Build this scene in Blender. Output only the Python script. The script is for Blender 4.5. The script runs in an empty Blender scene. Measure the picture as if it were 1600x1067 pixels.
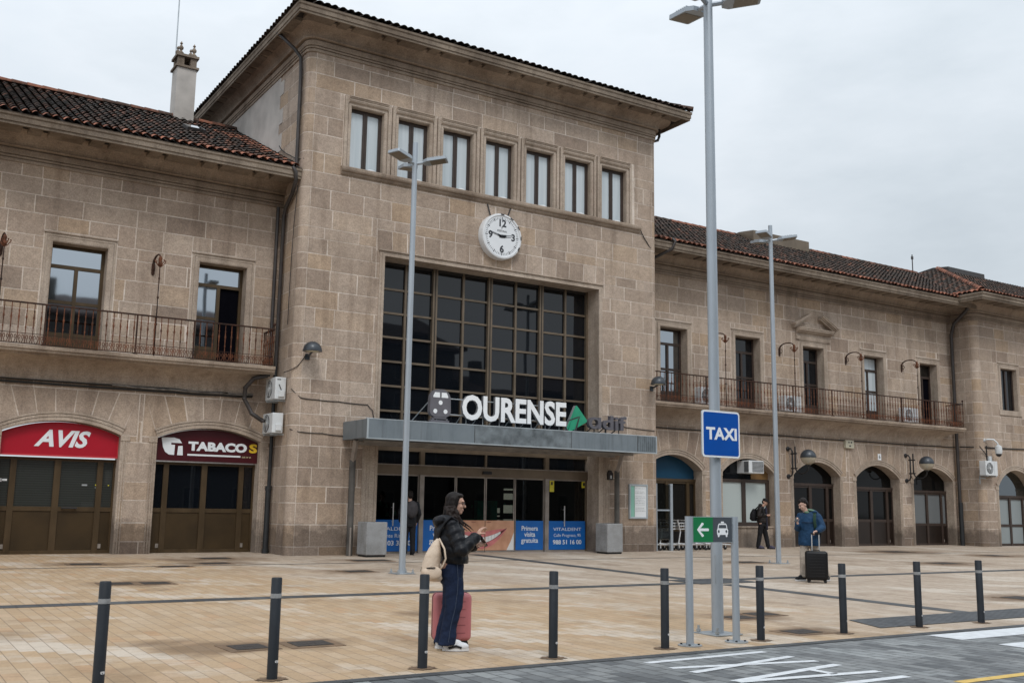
import bpy, bmesh, math, random
from mathutils import Vector, Matrix
R = math.radians
C = bpy.context.scene.collection
SC = bpy.context.scene
rnd = random.Random(7)
S_PLAZA, Y_PLAZA = 0.012, 9.0
def gz(y): return S_PLAZA*max(0.0, y-Y_PLAZA)      # the plaza rises gently towards the station

# ------------------------------------------------------------------ materials
MATS = {}
def new_mat(name):
    m = bpy.data.materials.new(name); m.use_nodes = True
    nt = m.node_tree; b = nt.nodes['Principled BSDF']
    MATS[name] = m
    return m, nt, b
def node(nt, t, **kw):
    n = nt.nodes.new(t)
    for k, v in kw.items():
        if k.startswith('i_'):
            key = k[2:]; key = int(key) if key.isdigit() else key.replace('_', ' ')
            n.inputs[key].default_value = v
        else: setattr(n, k, v)
    return n
def L(nt, a, b): nt.links.new(a, b)
def coords(nt, scale=(1,1,1), rot=(0,0,0), kind='Object'):
    tc = node(nt, 'ShaderNodeTexCoord'); mp = node(nt, 'ShaderNodeMapping')
    mp.inputs['Scale'].default_value = scale; mp.inputs['Rotation'].default_value = rot
    L(nt, tc.outputs[kind], mp.inputs['Vector']); return mp.outputs['Vector']
def worldpos(nt, scale=(1,1,1)):
    g = node(nt, 'ShaderNodeNewGeometry'); mp = node(nt, 'ShaderNodeMapping'); mp.inputs['Scale'].default_value = scale
    L(nt, g.outputs['Position'], mp.inputs['Vector']); return mp.outputs['Vector']
def noise(nt, vec, scale, detail=3, rough=.55):
    n = node(nt, 'ShaderNodeTexNoise'); n.inputs['Scale'].default_value = scale
    n.inputs['Detail'].default_value = detail; n.inputs['Roughness'].default_value = rough
    if vec is not None: L(nt, vec, n.inputs['Vector'])
    return n.outputs['Fac']
def ramp(nt, fac, stops, interp='LINEAR'):
    r = node(nt, 'ShaderNodeValToRGB'); cr = r.color_ramp; cr.interpolation = interp
    while len(cr.elements) < len(stops): cr.elements.new(.5)
    for e, (p, c) in zip(cr.elements, stops):
        e.position = p; e.color = (c, c, c, 1) if isinstance(c, (int, float)) else (*c, 1)
    L(nt, fac, r.inputs['Fac']); return r.outputs['Color']
def mixc(nt, fac, a, b, mode='MIX'):
    n = node(nt, 'ShaderNodeMix', data_type='RGBA', blend_type=mode); n.clamp_factor = True
    for k, v in ((0, fac), (6, a), (7, b)):
        sock = n.inputs[k]
        if isinstance(v, (int, float)): sock.default_value = v if k == 0 else (v, v, v, 1)
        elif isinstance(v, tuple): sock.default_value = (*v, 1)
        else: L(nt, v, sock)
    return n.outputs[2]
def maths(nt, op, a, b=None, c=None):
    n = node(nt, 'ShaderNodeMath', operation=op)
    for s, v in zip(n.inputs, (a, b, c)):
        if v is None: continue
        if isinstance(v, (int, float)): s.default_value = v
        else: L(nt, v, s)
    return n.outputs[0]
def bump(nt, b, h, strength=.3, dist=.01):
    n = node(nt, 'ShaderNodeBump'); n.inputs['Strength'].default_value = strength; n.inputs['Distance'].default_value = dist
    L(nt, h, n.inputs['Height']); L(nt, n.outputs['Normal'], b.inputs['Normal'])
def sep(nt, v):
    s = node(nt, 'ShaderNodeSeparateXYZ'); L(nt, v, s.inputs[0]); return s.outputs
def attr(nt, name='tint'):
    return node(nt, 'ShaderNodeAttribute', attribute_name=name).outputs['Fac']

def simple(name, col, rough=.6, metal=0.0, var=.12, nscale=6.0, spec=.5, bumpy=0.0):
    m, nt, b = new_mat(name)
    v = worldpos(nt) if nscale >= 0 else coords(nt)
    f = noise(nt, v, abs(nscale), 4)
    dark = tuple(c*(1-var) for c in col); light = tuple(min(1, c*(1+var)) for c in col)
    L(nt, ramp(nt, f, [(.3, dark), (.7, light)]), b.inputs['Base Color'])
    b.inputs['Roughness'].default_value = rough; b.inputs['Metallic'].default_value = metal
    b.inputs['Specular IOR Level'].default_value = spec
    if bumpy: bump(nt, b, noise(nt, v, abs(nscale)*8, 3), bumpy, .01)
    return m

def granite(name, stops, use_tint=True, stain=.35, joints=None):
    m, nt, b = new_mat(name); p = worldpos(nt)
    if use_tint: base = ramp(nt, attr(nt), stops)
    else: base = ramp(nt, noise(nt, p, .9, 2), stops)
    sp = noise(nt, p, 34, 3, .7)
    base = mixc(nt, .55, base, ramp(nt, sp, [(.32, .27), (.5, .5), (.7, .74)]), 'OVERLAY')
    sp2 = noise(nt, p, 7, 4, .7)
    base = mixc(nt, .4, base, ramp(nt, sp2, [(.3, .34), (.5, .5), (.7, .64)]), 'OVERLAY')
    sp3 = noise(nt, p, 2.1, 4, .65); base = mixc(nt, .3, base, ramp(nt, sp3, [(.3, (.38, .37, .37)), (.5, (.5, .5, .5)), (.7, (.62, .60, .57))]), 'OVERLAY')
    big = noise(nt, p, .55, 5, .6)
    base = mixc(nt, stain, base, ramp(nt, big, [(.36, (.50, .46, .43)), (.58, (1, 1, 1))]), 'MULTIPLY')
    streak = noise(nt, worldpos(nt, (3.2, 3.2, .22)), 1.0, 5, .65)
    base = mixc(nt, .4, base, ramp(nt, streak, [(.36, (.52, .48, .45)), (.5, (1, 1, 1))]), 'MULTIPLY')
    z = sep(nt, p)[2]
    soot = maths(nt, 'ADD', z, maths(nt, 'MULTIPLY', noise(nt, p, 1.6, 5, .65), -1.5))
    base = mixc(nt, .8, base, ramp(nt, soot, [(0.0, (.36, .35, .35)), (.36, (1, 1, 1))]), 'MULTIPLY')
    L(nt, base, b.inputs['Base Color']); b.inputs['Roughness'].default_value = .88; b.inputs['Specular IOR Level'].default_value = .25
    bump(nt, b, maths(nt, 'ADD', sp, maths(nt, 'MULTIPLY', sp2, 1.5)), .35, .012)
    return m
ST = [(0.0, (.30, .232, .184)), (.08, (.35, .274, .217)), (.22, (.395, .314, .250)), (.38, (.425, .340, .274)), (.52, (.39, .304, .240)), (.66, (.455, .368, .299)), (.80, (.43, .334, .256)), (.92, (.41, .304, .215)), (1.0, (.49, .404, .335))]
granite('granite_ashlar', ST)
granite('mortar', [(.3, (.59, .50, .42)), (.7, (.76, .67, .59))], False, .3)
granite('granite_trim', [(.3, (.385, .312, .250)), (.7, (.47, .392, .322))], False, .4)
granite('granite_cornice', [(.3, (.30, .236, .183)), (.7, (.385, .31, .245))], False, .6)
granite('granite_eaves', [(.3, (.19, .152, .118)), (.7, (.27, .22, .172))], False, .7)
simple('plaster_grey', (.46, .425, .39), .9, var=.18, nscale=1.4)
simple('dark_gap', (.025, .021, .018), .9)

def tile_mat():
    m, nt, b = new_mat('roof_tile'); p = worldpos(nt)
    base = ramp(nt, attr(nt), [(0, (.030, .026, .0235)), (.3, (.055, .040, .033)), (.5, (.085, .050, .038)), (.68, (.16, .072, .048)), (.85, (.29, .115, .072)), (1, (.40, .175, .115))])
    n = noise(nt, p, 5, 5, .7)
    base = mixc(nt, .75, base, ramp(nt, n, [(.35, .22), (.55, .55), (.72, .75)]), 'OVERLAY')
    lich = noise(nt, p, 16, 3, .7)
    base = mixc(nt, ramp(nt, lich, [(.55, 0.0), (.68, .7)]), base, (.135, .125, .105))
    L(nt, base, b.inputs['Base Color']); b.inputs['Roughness'].default_value = .92; b.inputs['Specular IOR Level'].default_value = .2
    bump(nt, b, n, .4, .02)
tile_mat()

def glass_opaque(name, col, rough=.03, spec=.5, metal=0.0, wav=.02):
    m, nt, b = new_mat(name)
    b.inputs['Base Color'].default_value = (*col, 1); b.inputs['Roughness'].default_value = rough
    b.inputs['Specular IOR Level'].default_value = spec; b.inputs['Metallic'].default_value = metal
    if wav: bump(nt, b, noise(nt, worldpos(nt), .8, 2), wav, .05)
    return m
glass_opaque('glass_dark', (.0045, .006, .0085), .02, .5)
glass_opaque('glass_brown', (.012, .011, .010), .04, .5)
glass_opaque('glass_sky', (.36, .39, .42), .03, .5, 1.0, .03)
glass_opaque('glass_frosted', (.135, .145, .15), .25, .3)
glass_opaque('glass_mid', (.15, .165, .175), .05, .5, 1.0)
glass_opaque('glass_shade', (.006, .006, .006), .05, .16)
glass_opaque('glass_frosted_light', (.24, .27, .275), .25, .35)
glass_opaque('glass_frosted_pale', (.42, .47, .46), .3, .5)
glass_opaque('glass_blue_film', (.012, .055, .105), .25, .3)
def curtain():
    m, nt, b = new_mat('curtain_behind_glass'); p = worldpos(nt, (9, 9, .3))
    L(nt, ramp(nt, noise(nt, p, 1.0, 2), [(.3, (.43, .49, .52)), (.7, (.56, .61, .64))]), b.inputs['Base Color'])
    b.inputs['Roughness'].default_value = .45; b.inputs['Coat Weight'].default_value = .6; b.inputs['Coat Roughness'].default_value = .03
curtain()
def clear_glass():
    m, nt, b = new_mat('clear_glass'); nt.nodes.remove(b)
    out = [n for n in nt.nodes if n.type == 'OUTPUT_MATERIAL'][0]
    t = node(nt, 'ShaderNodeBsdfTransparent'); t.inputs[0].default_value = (.55, .58, .57, 1)
    g = node(nt, 'ShaderNodeBsdfGlossy'); g.inputs['Roughness'].default_value = .01
    f = node(nt, 'ShaderNodeFresnel'); f.inputs[0].default_value = 1.45
    x = node(nt, 'ShaderNodeMixShader'); L(nt, f.outputs[0], x.inputs[0]); L(nt, t.outputs[0], x.inputs[1]); L(nt, g.outputs[0], x.inputs[2]); L(nt, x.outputs[0], out.inputs[0])
clear_glass()
def blind_glass():
    m, nt, b = new_mat('glass_with_blind'); z = sep(nt, worldpos(nt))[2]
    s = maths(nt, 'FRACT', maths(nt, 'MULTIPLY', z, 17))
    L(nt, ramp(nt, s, [(.12, (.006, .007, .006)), (.3, (.022, .026, .023)), (.9, (.028, .032, .028))]), b.inputs['Base Color'])
    b.inputs['Roughness'].default_value = .35; b.inputs['Coat Weight'].default_value = .7; b.inputs['Coat Roughness'].default_value = .02
blind_glass()
def brown_alu():
    m, nt, b = new_mat('brown_aluminium'); p = worldpos(nt)
    n = noise(nt, worldpos(nt, (2, 2, .8)), 1.6, 4)
    L(nt, ramp(nt, n, [(.3, (.054, .034, .015)), (.7, (.092, .060, .030))]), b.inputs['Base Color'])
    b.inputs['Roughness'].default_value = .42; b.inputs['Metallic'].default_value = .35
brown_alu()
simple('brown_panel', (.040, .024, .009), .5, 0, .3, 1.2, .3)
simple('brown_panel_dark', (.016, .009, .006), .4, .2, .2, 1.2)
simple('brown_wood_frame', (.036, .022, .016), .55, 0, .2, 4)
simple('bronze_aluminium', (.16, .122, .085), .42, .35, .2, 2)
simple('steel_dull', (.30, .265, .235), .5, .4, .25, 3)
simple('steel_bright', (.62, .62, .62), .35, .6, .1, 8)
simple('post_weathered', (.085, .078, .07), .7, .2, .45, 2.2)
def rust(name, c0, c1):
    m, nt, b = new_mat(name); p = worldpos(nt); n = noise(nt, p, 5, 5, .7)
    L(nt, ramp(nt, n, [(.35, c0), (.65, c1)]), b.inputs['Base Color']); b.inputs['Roughness'].default_value = .85; b.inputs['Specular IOR Level'].default_value = .2
rust('rusty_iron', (.058, .030, .020), (.19, .070, .036))
rust('rusty_iron_dark', (.022, .016, .014), (.07, .034, .024))
simple('black_iron', (.022, .022, .024), .5, .3, .2, 8)
simple('dark_lamp_enamel', (.045, .052, .062), .35, .2, .15, 8)
simple('pipe_dark', (.042, .036, .034), .5, .1, .25, 3)
simple('pipe_black', (.018, .020, .022), .5, .1, .25, 3)
simple('cable_black', (.02, .019, .018), .7)
simple('cable_grey', (.17, .155, .14), .8, 0, .4, 9)
def zinc():
    m, nt, b = new_mat('zinc_panel'); p = worldpos(nt)
    n = noise(nt, p, 1.5, 6, .7); s = noise(nt, worldpos(nt, (5, 5, .35)), 1.0, 5, .7)
    base = ramp(nt, n, [(.3, (.185, .22, .245)), (.7, (.235, .27, .295))])
    base = mixc(nt, .45, base, ramp(nt, s, [(.36, (.5, .51, .52)), (.5, (1, 1, 1))]), 'MULTIPLY')
    L(nt, base, b.inputs['Base Color']); b.inputs['Roughness'].default_value = .48; b.inputs['Metallic'].default_value = .45
zinc()
simple('zinc_patched', (.165, .19, .205), .5, .4, .4, 4.0)
simple('zinc_edge', (.45, .50, .53), .4, .4, .12, 4)
simple('pole_grey', (.36, .40, .44), .42, .35, .06, 1.5)
simple('galvanised', (.40, .43, .45), .45, .6, .15, 9)
simple('anthracite_paint', (.018, .022, .028), .55, 0, .22, 5, .35)
simple('white_band', (.62, .63, .64), .4, 0, .1, 20)
simple('band_grey', (.27, .27, .27), .5, 0, .3, 20)
simple('sign_blue', (.0, .072, .36), .3, 0, .05, 3)
simple('banner_blue', (.008, .125, .44), .35, 0, .06, 3)
simple('sign_white', (.80, .82, .84), .35, 0, .03, 3)
simple('letter_white', (.74, .77, .80), .4, 0, .04, 3)
simple('letter_return', (.21, .215, .225), .5, 0, .1, 3)
simple('train_grey', (.12, .115, .13), .5, 0, .1, 6)
simple('logo_green', (.02, .27, .15), .4, 0, .1, 5)
simple('logo_grey', (.10, .095, .11), .5, 0, .1, 6)
simple('sign_green', (.006, .17, .055), .35, 0, .05, 5)
simple('sign_slate', (.062, .072, .085), .4, 0, .05, 5)
simple('sign_red', (.37, .004, .018), .35, 0, .06, 2)
simple('sign_edge_red', (.52, .05, .06), .4, 0, .06, 2)
simple('sign_maroon', (.055, .004, .008), .3, 0, .08, 2)
simple('letter_yellow', (.72, .48, .03), .4, 0, .06, 6)
simple('letter_yellow_pale', (.72, .65, .40), .4, 0, .06, 6)
simple('sticker_yellow', (.66, .58, .04), .5, 0, .15, 9)
simple('aircon_white', (.62, .64, .65), .45, 0, .08, 3)
simple('aircon_grille', (.10, .105, .11), .6, 0, .2, 9)
simple('aircon_dark', (.035, .033, .034), .5, 0, .2, 9)
simple('cream_plastic', (.55, .52, .40), .5, 0, .1, 9)
simple('rubber', (.012, .012, .013), .75, 0, .2, 20)
simple('paper_white', (.74, .76, .77), .6, 0, .02, 2)
simple('paper_mint', (.26, .52, .42), .6, 0, .05, 2)
simple('print_grey', (.30, .32, .33), .7)
simple('plywood', (.19, .105, .035), .7, 0, .25, 2.5)
def concrete():
    m, nt, b = new_mat('granite_block_grey'); p = worldpos(nt)
    n = noise(nt, p, 60, 2, .8)
    base = ramp(nt, n, [(.3, (.16, .165, .17)), (.5, (.29, .295, .30)), (.7, (.40, .40, .40))])
    base = mixc(nt, .6, base, ramp(nt, noise(nt, p, 3, 4), [(.35, (.62, .6, .57)), (.6, (1, 1, 1))]), 'MULTIPLY')
    L(nt, base, b.inputs['Base Color']); b.inputs['Roughness'].default_value = .8
    bump(nt, b, n, .25, .005)
concrete()
def emit(name, col, s):
    m, nt, b = new_mat(name); b.inputs['Base Color'].default_value = (*col, 1)
    b.inputs['Emission Color'].default_value = (*col, 1); b.inputs['Emission Strength'].default_value = s
emit('lit_window', (.95, .85, .58), .55)
emit('lit_poster', (.75, .72, .60), .35)

# ------------------------------------------------------------------ mesh helper
WORLD_OFF = {}
class MB:
    def __init__(s): s.v = []; s.f = []; s.m = []; s.t = []
    def poly(s, pts, mat=0, tint=.5):
        i = len(s.v); s.v += [tuple(p) for p in pts]; s.f.append(tuple(range(i, i+len(pts)))); s.m.append(mat); s.t.append(tint)
    def mesh(s, vs, fs, mat=0, tint=.5):
        i = len(s.v); s.v += [tuple(p) for p in vs]
        for f in fs: s.f.append(tuple(i+k for k in f)); s.m.append(mat); s.t.append(tint)
    def box(s, x0, x1, y0, y1, z0, z1, mat=0, tint=.5):
        v = [(x0,y0,z0),(x1,y0,z0),(x1,y1,z0),(x0,y1,z0),(x0,y0,z1),(x1,y0,z1),(x1,y1,z1),(x0,y1,z1)]
        s.mesh(v, [(0,3,2,1),(4,5,6,7),(0,1,5,4),(1,2,6,5),(2,3,7,6),(3,0,4,7)], mat, tint)
    def bbox(s, x0, x1, y0, y1, z0, z1, r=.01, mat=0, seg=2):
        bm = bmesh.new(); bmesh.ops.create_cube(bm, size=1)
        for v in bm.verts: v.co = Vector(((x0+x1)/2+v.co.x*(x1-x0), (y0+y1)/2+v.co.y*(y1-y0), (z0+z1)/2+v.co.z*(z1-z0)))
        bmesh.ops.bevel(bm, geom=bm.edges[:], offset=r, segments=seg, affect='EDGES', profile=.5)
        s.add_bm(bm, mat)
    def add_bm(s, bm, mat=0, M=None, tint=.5):
        bm.verts.index_update(); i = len(s.v)
        s.v += [tuple(M @ v.co) if M else tuple(v.co) for v in bm.verts]
        for f in bm.faces: s.f.append(tuple(i+v.index for v in f.verts)); s.m.append(mat); s.t.append(tint)
        bm.free()
    def prism(s, poly, F, w0, w1, mat=0, side=None):
        n = len(poly); a = [F(u, v, w0) for u, v in poly]; b = [F(u, v, w1) for u, v in poly]
        s.poly(b, mat); s.poly(a[::-1], mat)
        for k in range(n):
            j = (k+1) % n; s.poly([a[k], a[j], b[j], b[k]], mat if side is None else side)
    def tube(s, pts, r, n=8, mat=0, caps=True):
        pts = [Vector(p) for p in pts]; rs = r if isinstance(r, (list, tuple)) else [r]*len(pts)
        up = None; rings = []; i0 = len(s.v)
        for k, p in enumerate(pts):
            a = pts[max(0, k-1)]; b = pts[min(len(pts)-1, k+1)]; d = (b-a).normalized()
            if up is None:
                up = Vector((0, 0, 1)) if abs(d.z) < .9 else Vector((1, 0, 0))
            x = up.cross(d)
            if x.length < 1e-4: x = Vector((1, 0, 0)).cross(d)
            x.normalize(); y = d.cross(x).normalized(); up = y
            for q in range(n):
                t = 2*math.pi*q/n; s.v.append(tuple(p+rs[k]*(math.cos(t)*x+math.sin(t)*y)))
        for k in range(len(pts)-1):
            for q in range(n):
                s.f.append((i0+k*n+q, i0+k*n+(q+1) % n, i0+(k+1)*n+(q+1) % n, i0+(k+1)*n+q)); s.m.append(mat); s.t.append(.5)
        if caps:
            s.f.append(tuple(i0+q for q in reversed(range(n)))); s.m.append(mat); s.t.append(.5)
            s.f.append(tuple(i0+(len(pts)-1)*n+q for q in range(n))); s.m.append(mat); s.t.append(.5)
    def lathe(s, prof, c=(0,0,0), n=20, mat=0, M=None):
        i0 = len(s.v); c = Vector(c)
        for r, z in prof:
            for q in range(n):
                t = 2*math.pi*q/n; p = Vector((r*math.cos(t), r*math.sin(t), z))
                s.v.append(tuple(c+(M @ p if M else p)))
        for k in range(len(prof)-1):
            for q in range(n):
                s.f.append((i0+k*n+q, i0+k*n+(q+1) % n, i0+(k+1)*n+(q+1) % n, i0+(k+1)*n+q)); s.m.append(mat); s.t.append(.5)
        if prof[0][0] > 1e-5: s.f.append(tuple(i0+q for q in reversed(range(n)))); s.m.append(mat); s.t.append(.5)
        if prof[-1][0] > 1e-5: s.f.append(tuple(i0+(len(prof)-1)*n+q for q in range(n))); s.m.append(mat); s.t.append(.5)
    def sphere(s, c, r, mat=0, n=16, sc=(1,1,1), z0=-1, z1=1):
        prof = []
        a0, a1 = math.asin(z0), math.asin(z1)
        for k in range(n//2+1):
            a = a0+(a1-a0)*k/(n//2); prof.append((max(1e-6, math.cos(a))*r, math.sin(a)*r))
        s.lathe(prof, c, n, mat, Matrix.Diagonal(sc))
    def sweep(s, path, prof, mat=0, closed=False):
        # path: list of (point, outward vector (mitred)), prof: list of (out, up)
        i0 = len(s.v); n = len(prof)
        for p, o in path:
            p = Vector(p); o = Vector(o)
            for d, h in prof: s.v.append(tuple(p+o*d+Vector((0, 0, h))))
        for k in range(len(path)-1):
            for q in range(n-1):
                s.f.append((i0+k*n+q, i0+(k+1)*n+q, i0+(k+1)*n+q+1, i0+k*n+q+1)); s.m.append(mat); s.t.append(.5)
        s.f.append(tuple(i0+q for q in range(n))); s.m.append(mat); s.t.append(.5)
        e = i0+(len(path)-1)*n
        s.f.append(tuple(e+q for q in reversed(range(n)))); s.m.append(mat); s.t.append(.5)
    def build(s, name, mats, parent=None, smooth=False, fix=True, auto=None):
        me = bpy.data.meshes.new(name); me.from_pydata(s.v, [], s.f); me.update()
        mats = mats if isinstance(mats, (list, tuple)) else [mats]
        for k in mats: me.materials.append(MATS[k] if isinstance(k, str) else k)
        if len(mats) > 1: me.polygons.foreach_set('material_index', s.m)
        a = me.attributes.new('tint', 'FLOAT', 'FACE'); a.data.foreach_set('value', s.t)
        if fix:
            bm = bmesh.new(); bm.from_mesh(me)
            bmesh.ops.recalc_face_normals(bm, faces=bm.faces[:]); bm.to_mesh(me); bm.free()
        if smooth:
            me.polygons.foreach_set('use_smooth', [True]*len(me.polygons))
            if auto: me.set_sharp_from_angle(angle=R(auto))
        return link(name, me, parent)
def link(name, me, parent=None):
    o = bpy.data.objects.new(name, me); C.objects.link(o)
    if parent is not None:
        o.parent = parent
        if parent.name in WORLD_OFF: o.location = tuple(-k for k in WORLD_OFF[parent.name])
    return o
def thing(name, label, cat, loc=(0,0,0), rotz=0, group=None, world=False):
    o = bpy.data.objects.new(name, None); C.objects.link(o); o.empty_display_size = .3
    o.location = loc; o.rotation_euler = (0, 0, rotz)
    o['label'] = label; o['category'] = cat
    if group: o['group'] = group
    if world: WORLD_OFF[o.name] = tuple(loc)
    return o
def tag(o, label, cat, group=None):
    o['label'] = label; o['category'] = cat
    if group: o['group'] = group
    return o
def struct(o, kind='structure'):
    o['kind'] = kind; return o
def copy_tree(o, parent=None):
    c = o.copy(); C.objects.link(c); c.parent = parent
    for ch in list(o.children): copy_tree(ch, c)
    return c
def text_geo(body, size, F, extrude=.004, bold=0.0, shear=0.0, align='CENTER', sx=1.0, spacing=1.0):
    """letters as a bmesh placed by F(u, v, w)"""
    cu = bpy.data.curves.new('lettering', 'FONT'); cu.body = body; cu.size = size; cu.extrude = extrude
    cu.offset = bold; cu.shear = shear; cu.align_x = align; cu.align_y = 'CENTER'; cu.space_character = spacing; cu.resolution_u = 3
    ob = bpy.data.objects.new('lettering', cu); C.objects.link(ob)
    dg = bpy.context.evaluated_depsgraph_get(); me = bpy.data.meshes.new_from_object(ob.evaluated_get(dg))
    bpy.data.objects.remove(ob); bpy.data.curves.remove(cu)
    bm = bmesh.new(); bm.from_mesh(me); bpy.data.meshes.remove(me)
    for v in bm.verts: v.co = Vector(F(v.co.x*sx, v.co.y, v.co.z))
    return bm
def facade(x, y, z):      # local sign frame on the front: u right, v up, w towards the square
    return lambda u, v, w: (x+u, y-w, z+v)
# ------------------------------------------------------------------ the station building
T, W, PV = 26.2, 27.7, 26.55          # front planes: central block, wings, end pavilion
XL, XR, RC = 9.72, 22.47, .22         # central block sides, corner radius
PX0, PRC = 40.9, .28
XE = 54.0
st = thing('station_building', 'long brown granite railway station with tall central block, tiled roofs and balconies', 'building', (16.1, 26.2, .2), world=True)

def course_list(z0, z1, rn):
    zs = [z0]
    while zs[-1] < z1-.25: zs.append(zs[-1]+rn.choice((.38, .44, .50, .54, .57, .32, .47)))
    zs[-1] = z1
    return zs
def sub_rect(r, h):
    u0, u1, z0, z1 = r; a0, a1, b0, b1 = h
    if a1 <= u0 or a0 >= u1 or b1 <= z0 or b0 >= z1: return [r]
    o = []
    if a0 > u0: o.append((u0, a0, z0, z1))
    if a1 < u1: o.append((a1, u1, z0, z1))
    m0, m1 = max(u0, a0), min(u1, a1)
    if b0 > z0: o.append((m0, m1, z0, b0))
    if b1 < z1: o.append((m0, m1, b1, z1))
    return o
J = .0135
def block(mb, pts, pos, rn, tint=None):
    cx = sum(p[0] for p in pts)/len(pts); cz = sum(p[1] for p in pts)/len(pts)
    q = []
    for u, z in pts:
        du = -J if u > cx else J; dz = -J*.9 if z > cz else J*.9
        q.append(pos(u+du+rn.uniform(-.006, .006), .005, z+dz+rn.uniform(-.005, .005)))
    mb.poly(q, 0, rn.random() if tint is None else tint)
def wall(mb, pos, u0, u1, z0, z1, holes, rn, skip=(), wr=(.5, 1.25), crs=None, block_off=None):
    us = sorted({u0, u1} | {x for h in holes for x in h[:2] if u0 < x < u1})
    zs = sorted({z0, z1} | {x for h in holes for x in h[2:] if z0 < x < z1})
    for a, b in zip(us, us[1:]):
        for c, d in zip(zs, zs[1:]):
            m, k = (a+b)/2, (c+d)/2
            if not any(h[0] < m < h[1] and h[2] < k < h[3] for h in holes):
                mb.poly([pos(a, 0, c), pos(b, 0, c), pos(b, 0, d), pos(a, 0, d)], 1)
    crs = crs or course_list(z0, z1, rn)
    for c, d in zip(crs, crs[1:]):
        u = u0
        first = True
        while u < u1-.02:
            w = rn.uniform(*wr)*(.5 if first and rn.random() < .5 else 1)*(1.15 if d-c > .43 else .9); first = False
            e = min(u1, u+w)
            if u1-e < .28: e = u1
            rects = [(u, e, c, d)]
            for h in list(holes)+list(skip): rects = [q for r in rects for q in sub_rect(r, h)]
            tint = rn.random()
            for r in rects:
                if r[1]-r[0] > .06 and r[3]-r[2] > .06:
                    block(mb, [(r[0], r[2]), (r[1], r[2]), (r[1], r[3]), (r[0], r[3])], pos, rn, tint)
            u = e
    return crs
def corner(mb, cx, cy, r, a0, a1, crs, rn, n=6):
    for c, d in zip(crs, crs[1:]):
        t = rn.random()
        for k in range(n):
            p = [R(a0+(a1-a0)*(k+j)/n) for j in (0, 1)]
            for off, mt, zz in ((0, 1, (c, d)), (.005, 0, (c+J, d-J))):
                q = [(cx+(r+off)*math.cos(a), cy+(r+off)*math.sin(a)) for a in p]
                mb.poly([(*q[0], zz[0]), (*q[1], zz[0]), (*q[1], zz[1]), (*q[0], zz[1])], mt, t)
front = lambda Y: (lambda u, off, z: (u, Y-off, z))
sideL = lambda X: (lambda u, off, z: (X-off, u, z))
sideR = lambda X: (lambda u, off, z: (X+off, u, z))
WALLM = ['granite_ashlar', 'mortar', 'granite_trim', 'plaster_grey', 'dark_gap']

# ---- central block
OX0, OX1, OZ = 12.26, 19.95, 8.60
WC = [11.565+1.503*k for k in range(7)]; WHW = .515; WZ0, WZ1 = 11.03, 12.83
mb = MB(); rn = random.Random(3)
holes = [(OX0, OX1, -.1, OZ)]+[(c-WHW, c+WHW, WZ0, WZ1) for c in WC]
lint = (12.0, 20.2, 8.74, 9.36)
crsT = wall(mb, front(T), XL+RC, XR-RC, .0, 14.3, holes, rn, skip=[lint, (10.83, 21.46, 11.0, 13.14)])
wall(mb, front(T-.004), 10.845, 21.445, 11.0, 13.13, [(10.9, 21.4, 11.0, 13.08)], rn)
x = lint[0]
while x < lint[1]-.05:
    e = min(lint[1], x+rn.uniform(.46, .62)); e = lint[1] if lint[1]-e < .2 else e
    sl = .03
    block(mb, [(x+sl*(x-16.1)/4*-1, lint[2]), (e+sl*(e-16.1)/4*-1, lint[2]), (e, lint[3]), (x, lint[3])], front(T), rn); x = e
corner(mb, XL+RC, T+RC, RC, 180, 270, crsT, rn); corner(mb, XR-RC, T+RC, RC, 270, 360, crsT, rn)
wall(mb, sideL(XL), T+RC, 28.46, 0, 14.3, [], rn, crs=crsT, wr=(.6, .9))
for k, (c, d) in enumerate(zip(crsT, crsT[1:])):       # toothed quoins, then render
    if d > 10: mb.box(XL-.016, XL+.1, 28.15+(.3 if k % 2 else 0), 42, c, d, 3)
mb.box(XL+.11, XR-.11, 41.9, 42, 0, 14.9, 3); mb.box(XL+.02, XL+.1, 28.15, 42, 0, 10, 3)
wall(mb, sideR(XR), T+RC, 28.2, 0, 14.3, [], rn, crs=crsT); mb.box(XR-.1, XR, 28.2, 42, 0, 14.3, 3)
# portal reveals
mb.box(OX0-.2, OX0, T+.02, T+.75, 0, OZ+.1, 2); mb.box(OX1, OX1+.2, T+.02, T+.75, 0, OZ+.1, 2); mb.box(OX0, OX1, T+.02, T+.75, OZ, OZ+.2, 2)
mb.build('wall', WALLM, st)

# portal architrave
mb = MB()
for a, b, p in ((.0, .075, .055), (.075, .15, .03)):
    mb.box(OX0-b, OX0-a, T-p, T+.03, .2, OZ+a, 0); mb.box(OX1+a, OX1+b, T-p, T+.03, .2, OZ+a, 0)
    mb.box(OX0-b, OX1+b, T-p, T+.03, OZ+a, OZ+b, 0)
mb.box(OX0-.19, OX1+.19, T-.075, T+.02, OZ+.15, OZ+.185, 0)
mb.box(OX0-.45, OX0-.15, T-.03, T+.02, .2, 3.2, 0); mb.box(OX1+.15, OX1+.45, T-.03, T+.02, .2, 3.2, 0)
for q in (.21, .29, .39):
    mb.box(OX0-q-.03, OX0-q, T-.05, T, .2, 3.2, 0); mb.box(OX1+q, OX1+q+.03, T-.05, T, .2, 3.2, 0)
mb.build('portal_surround', 'granite_trim', st)

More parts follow.
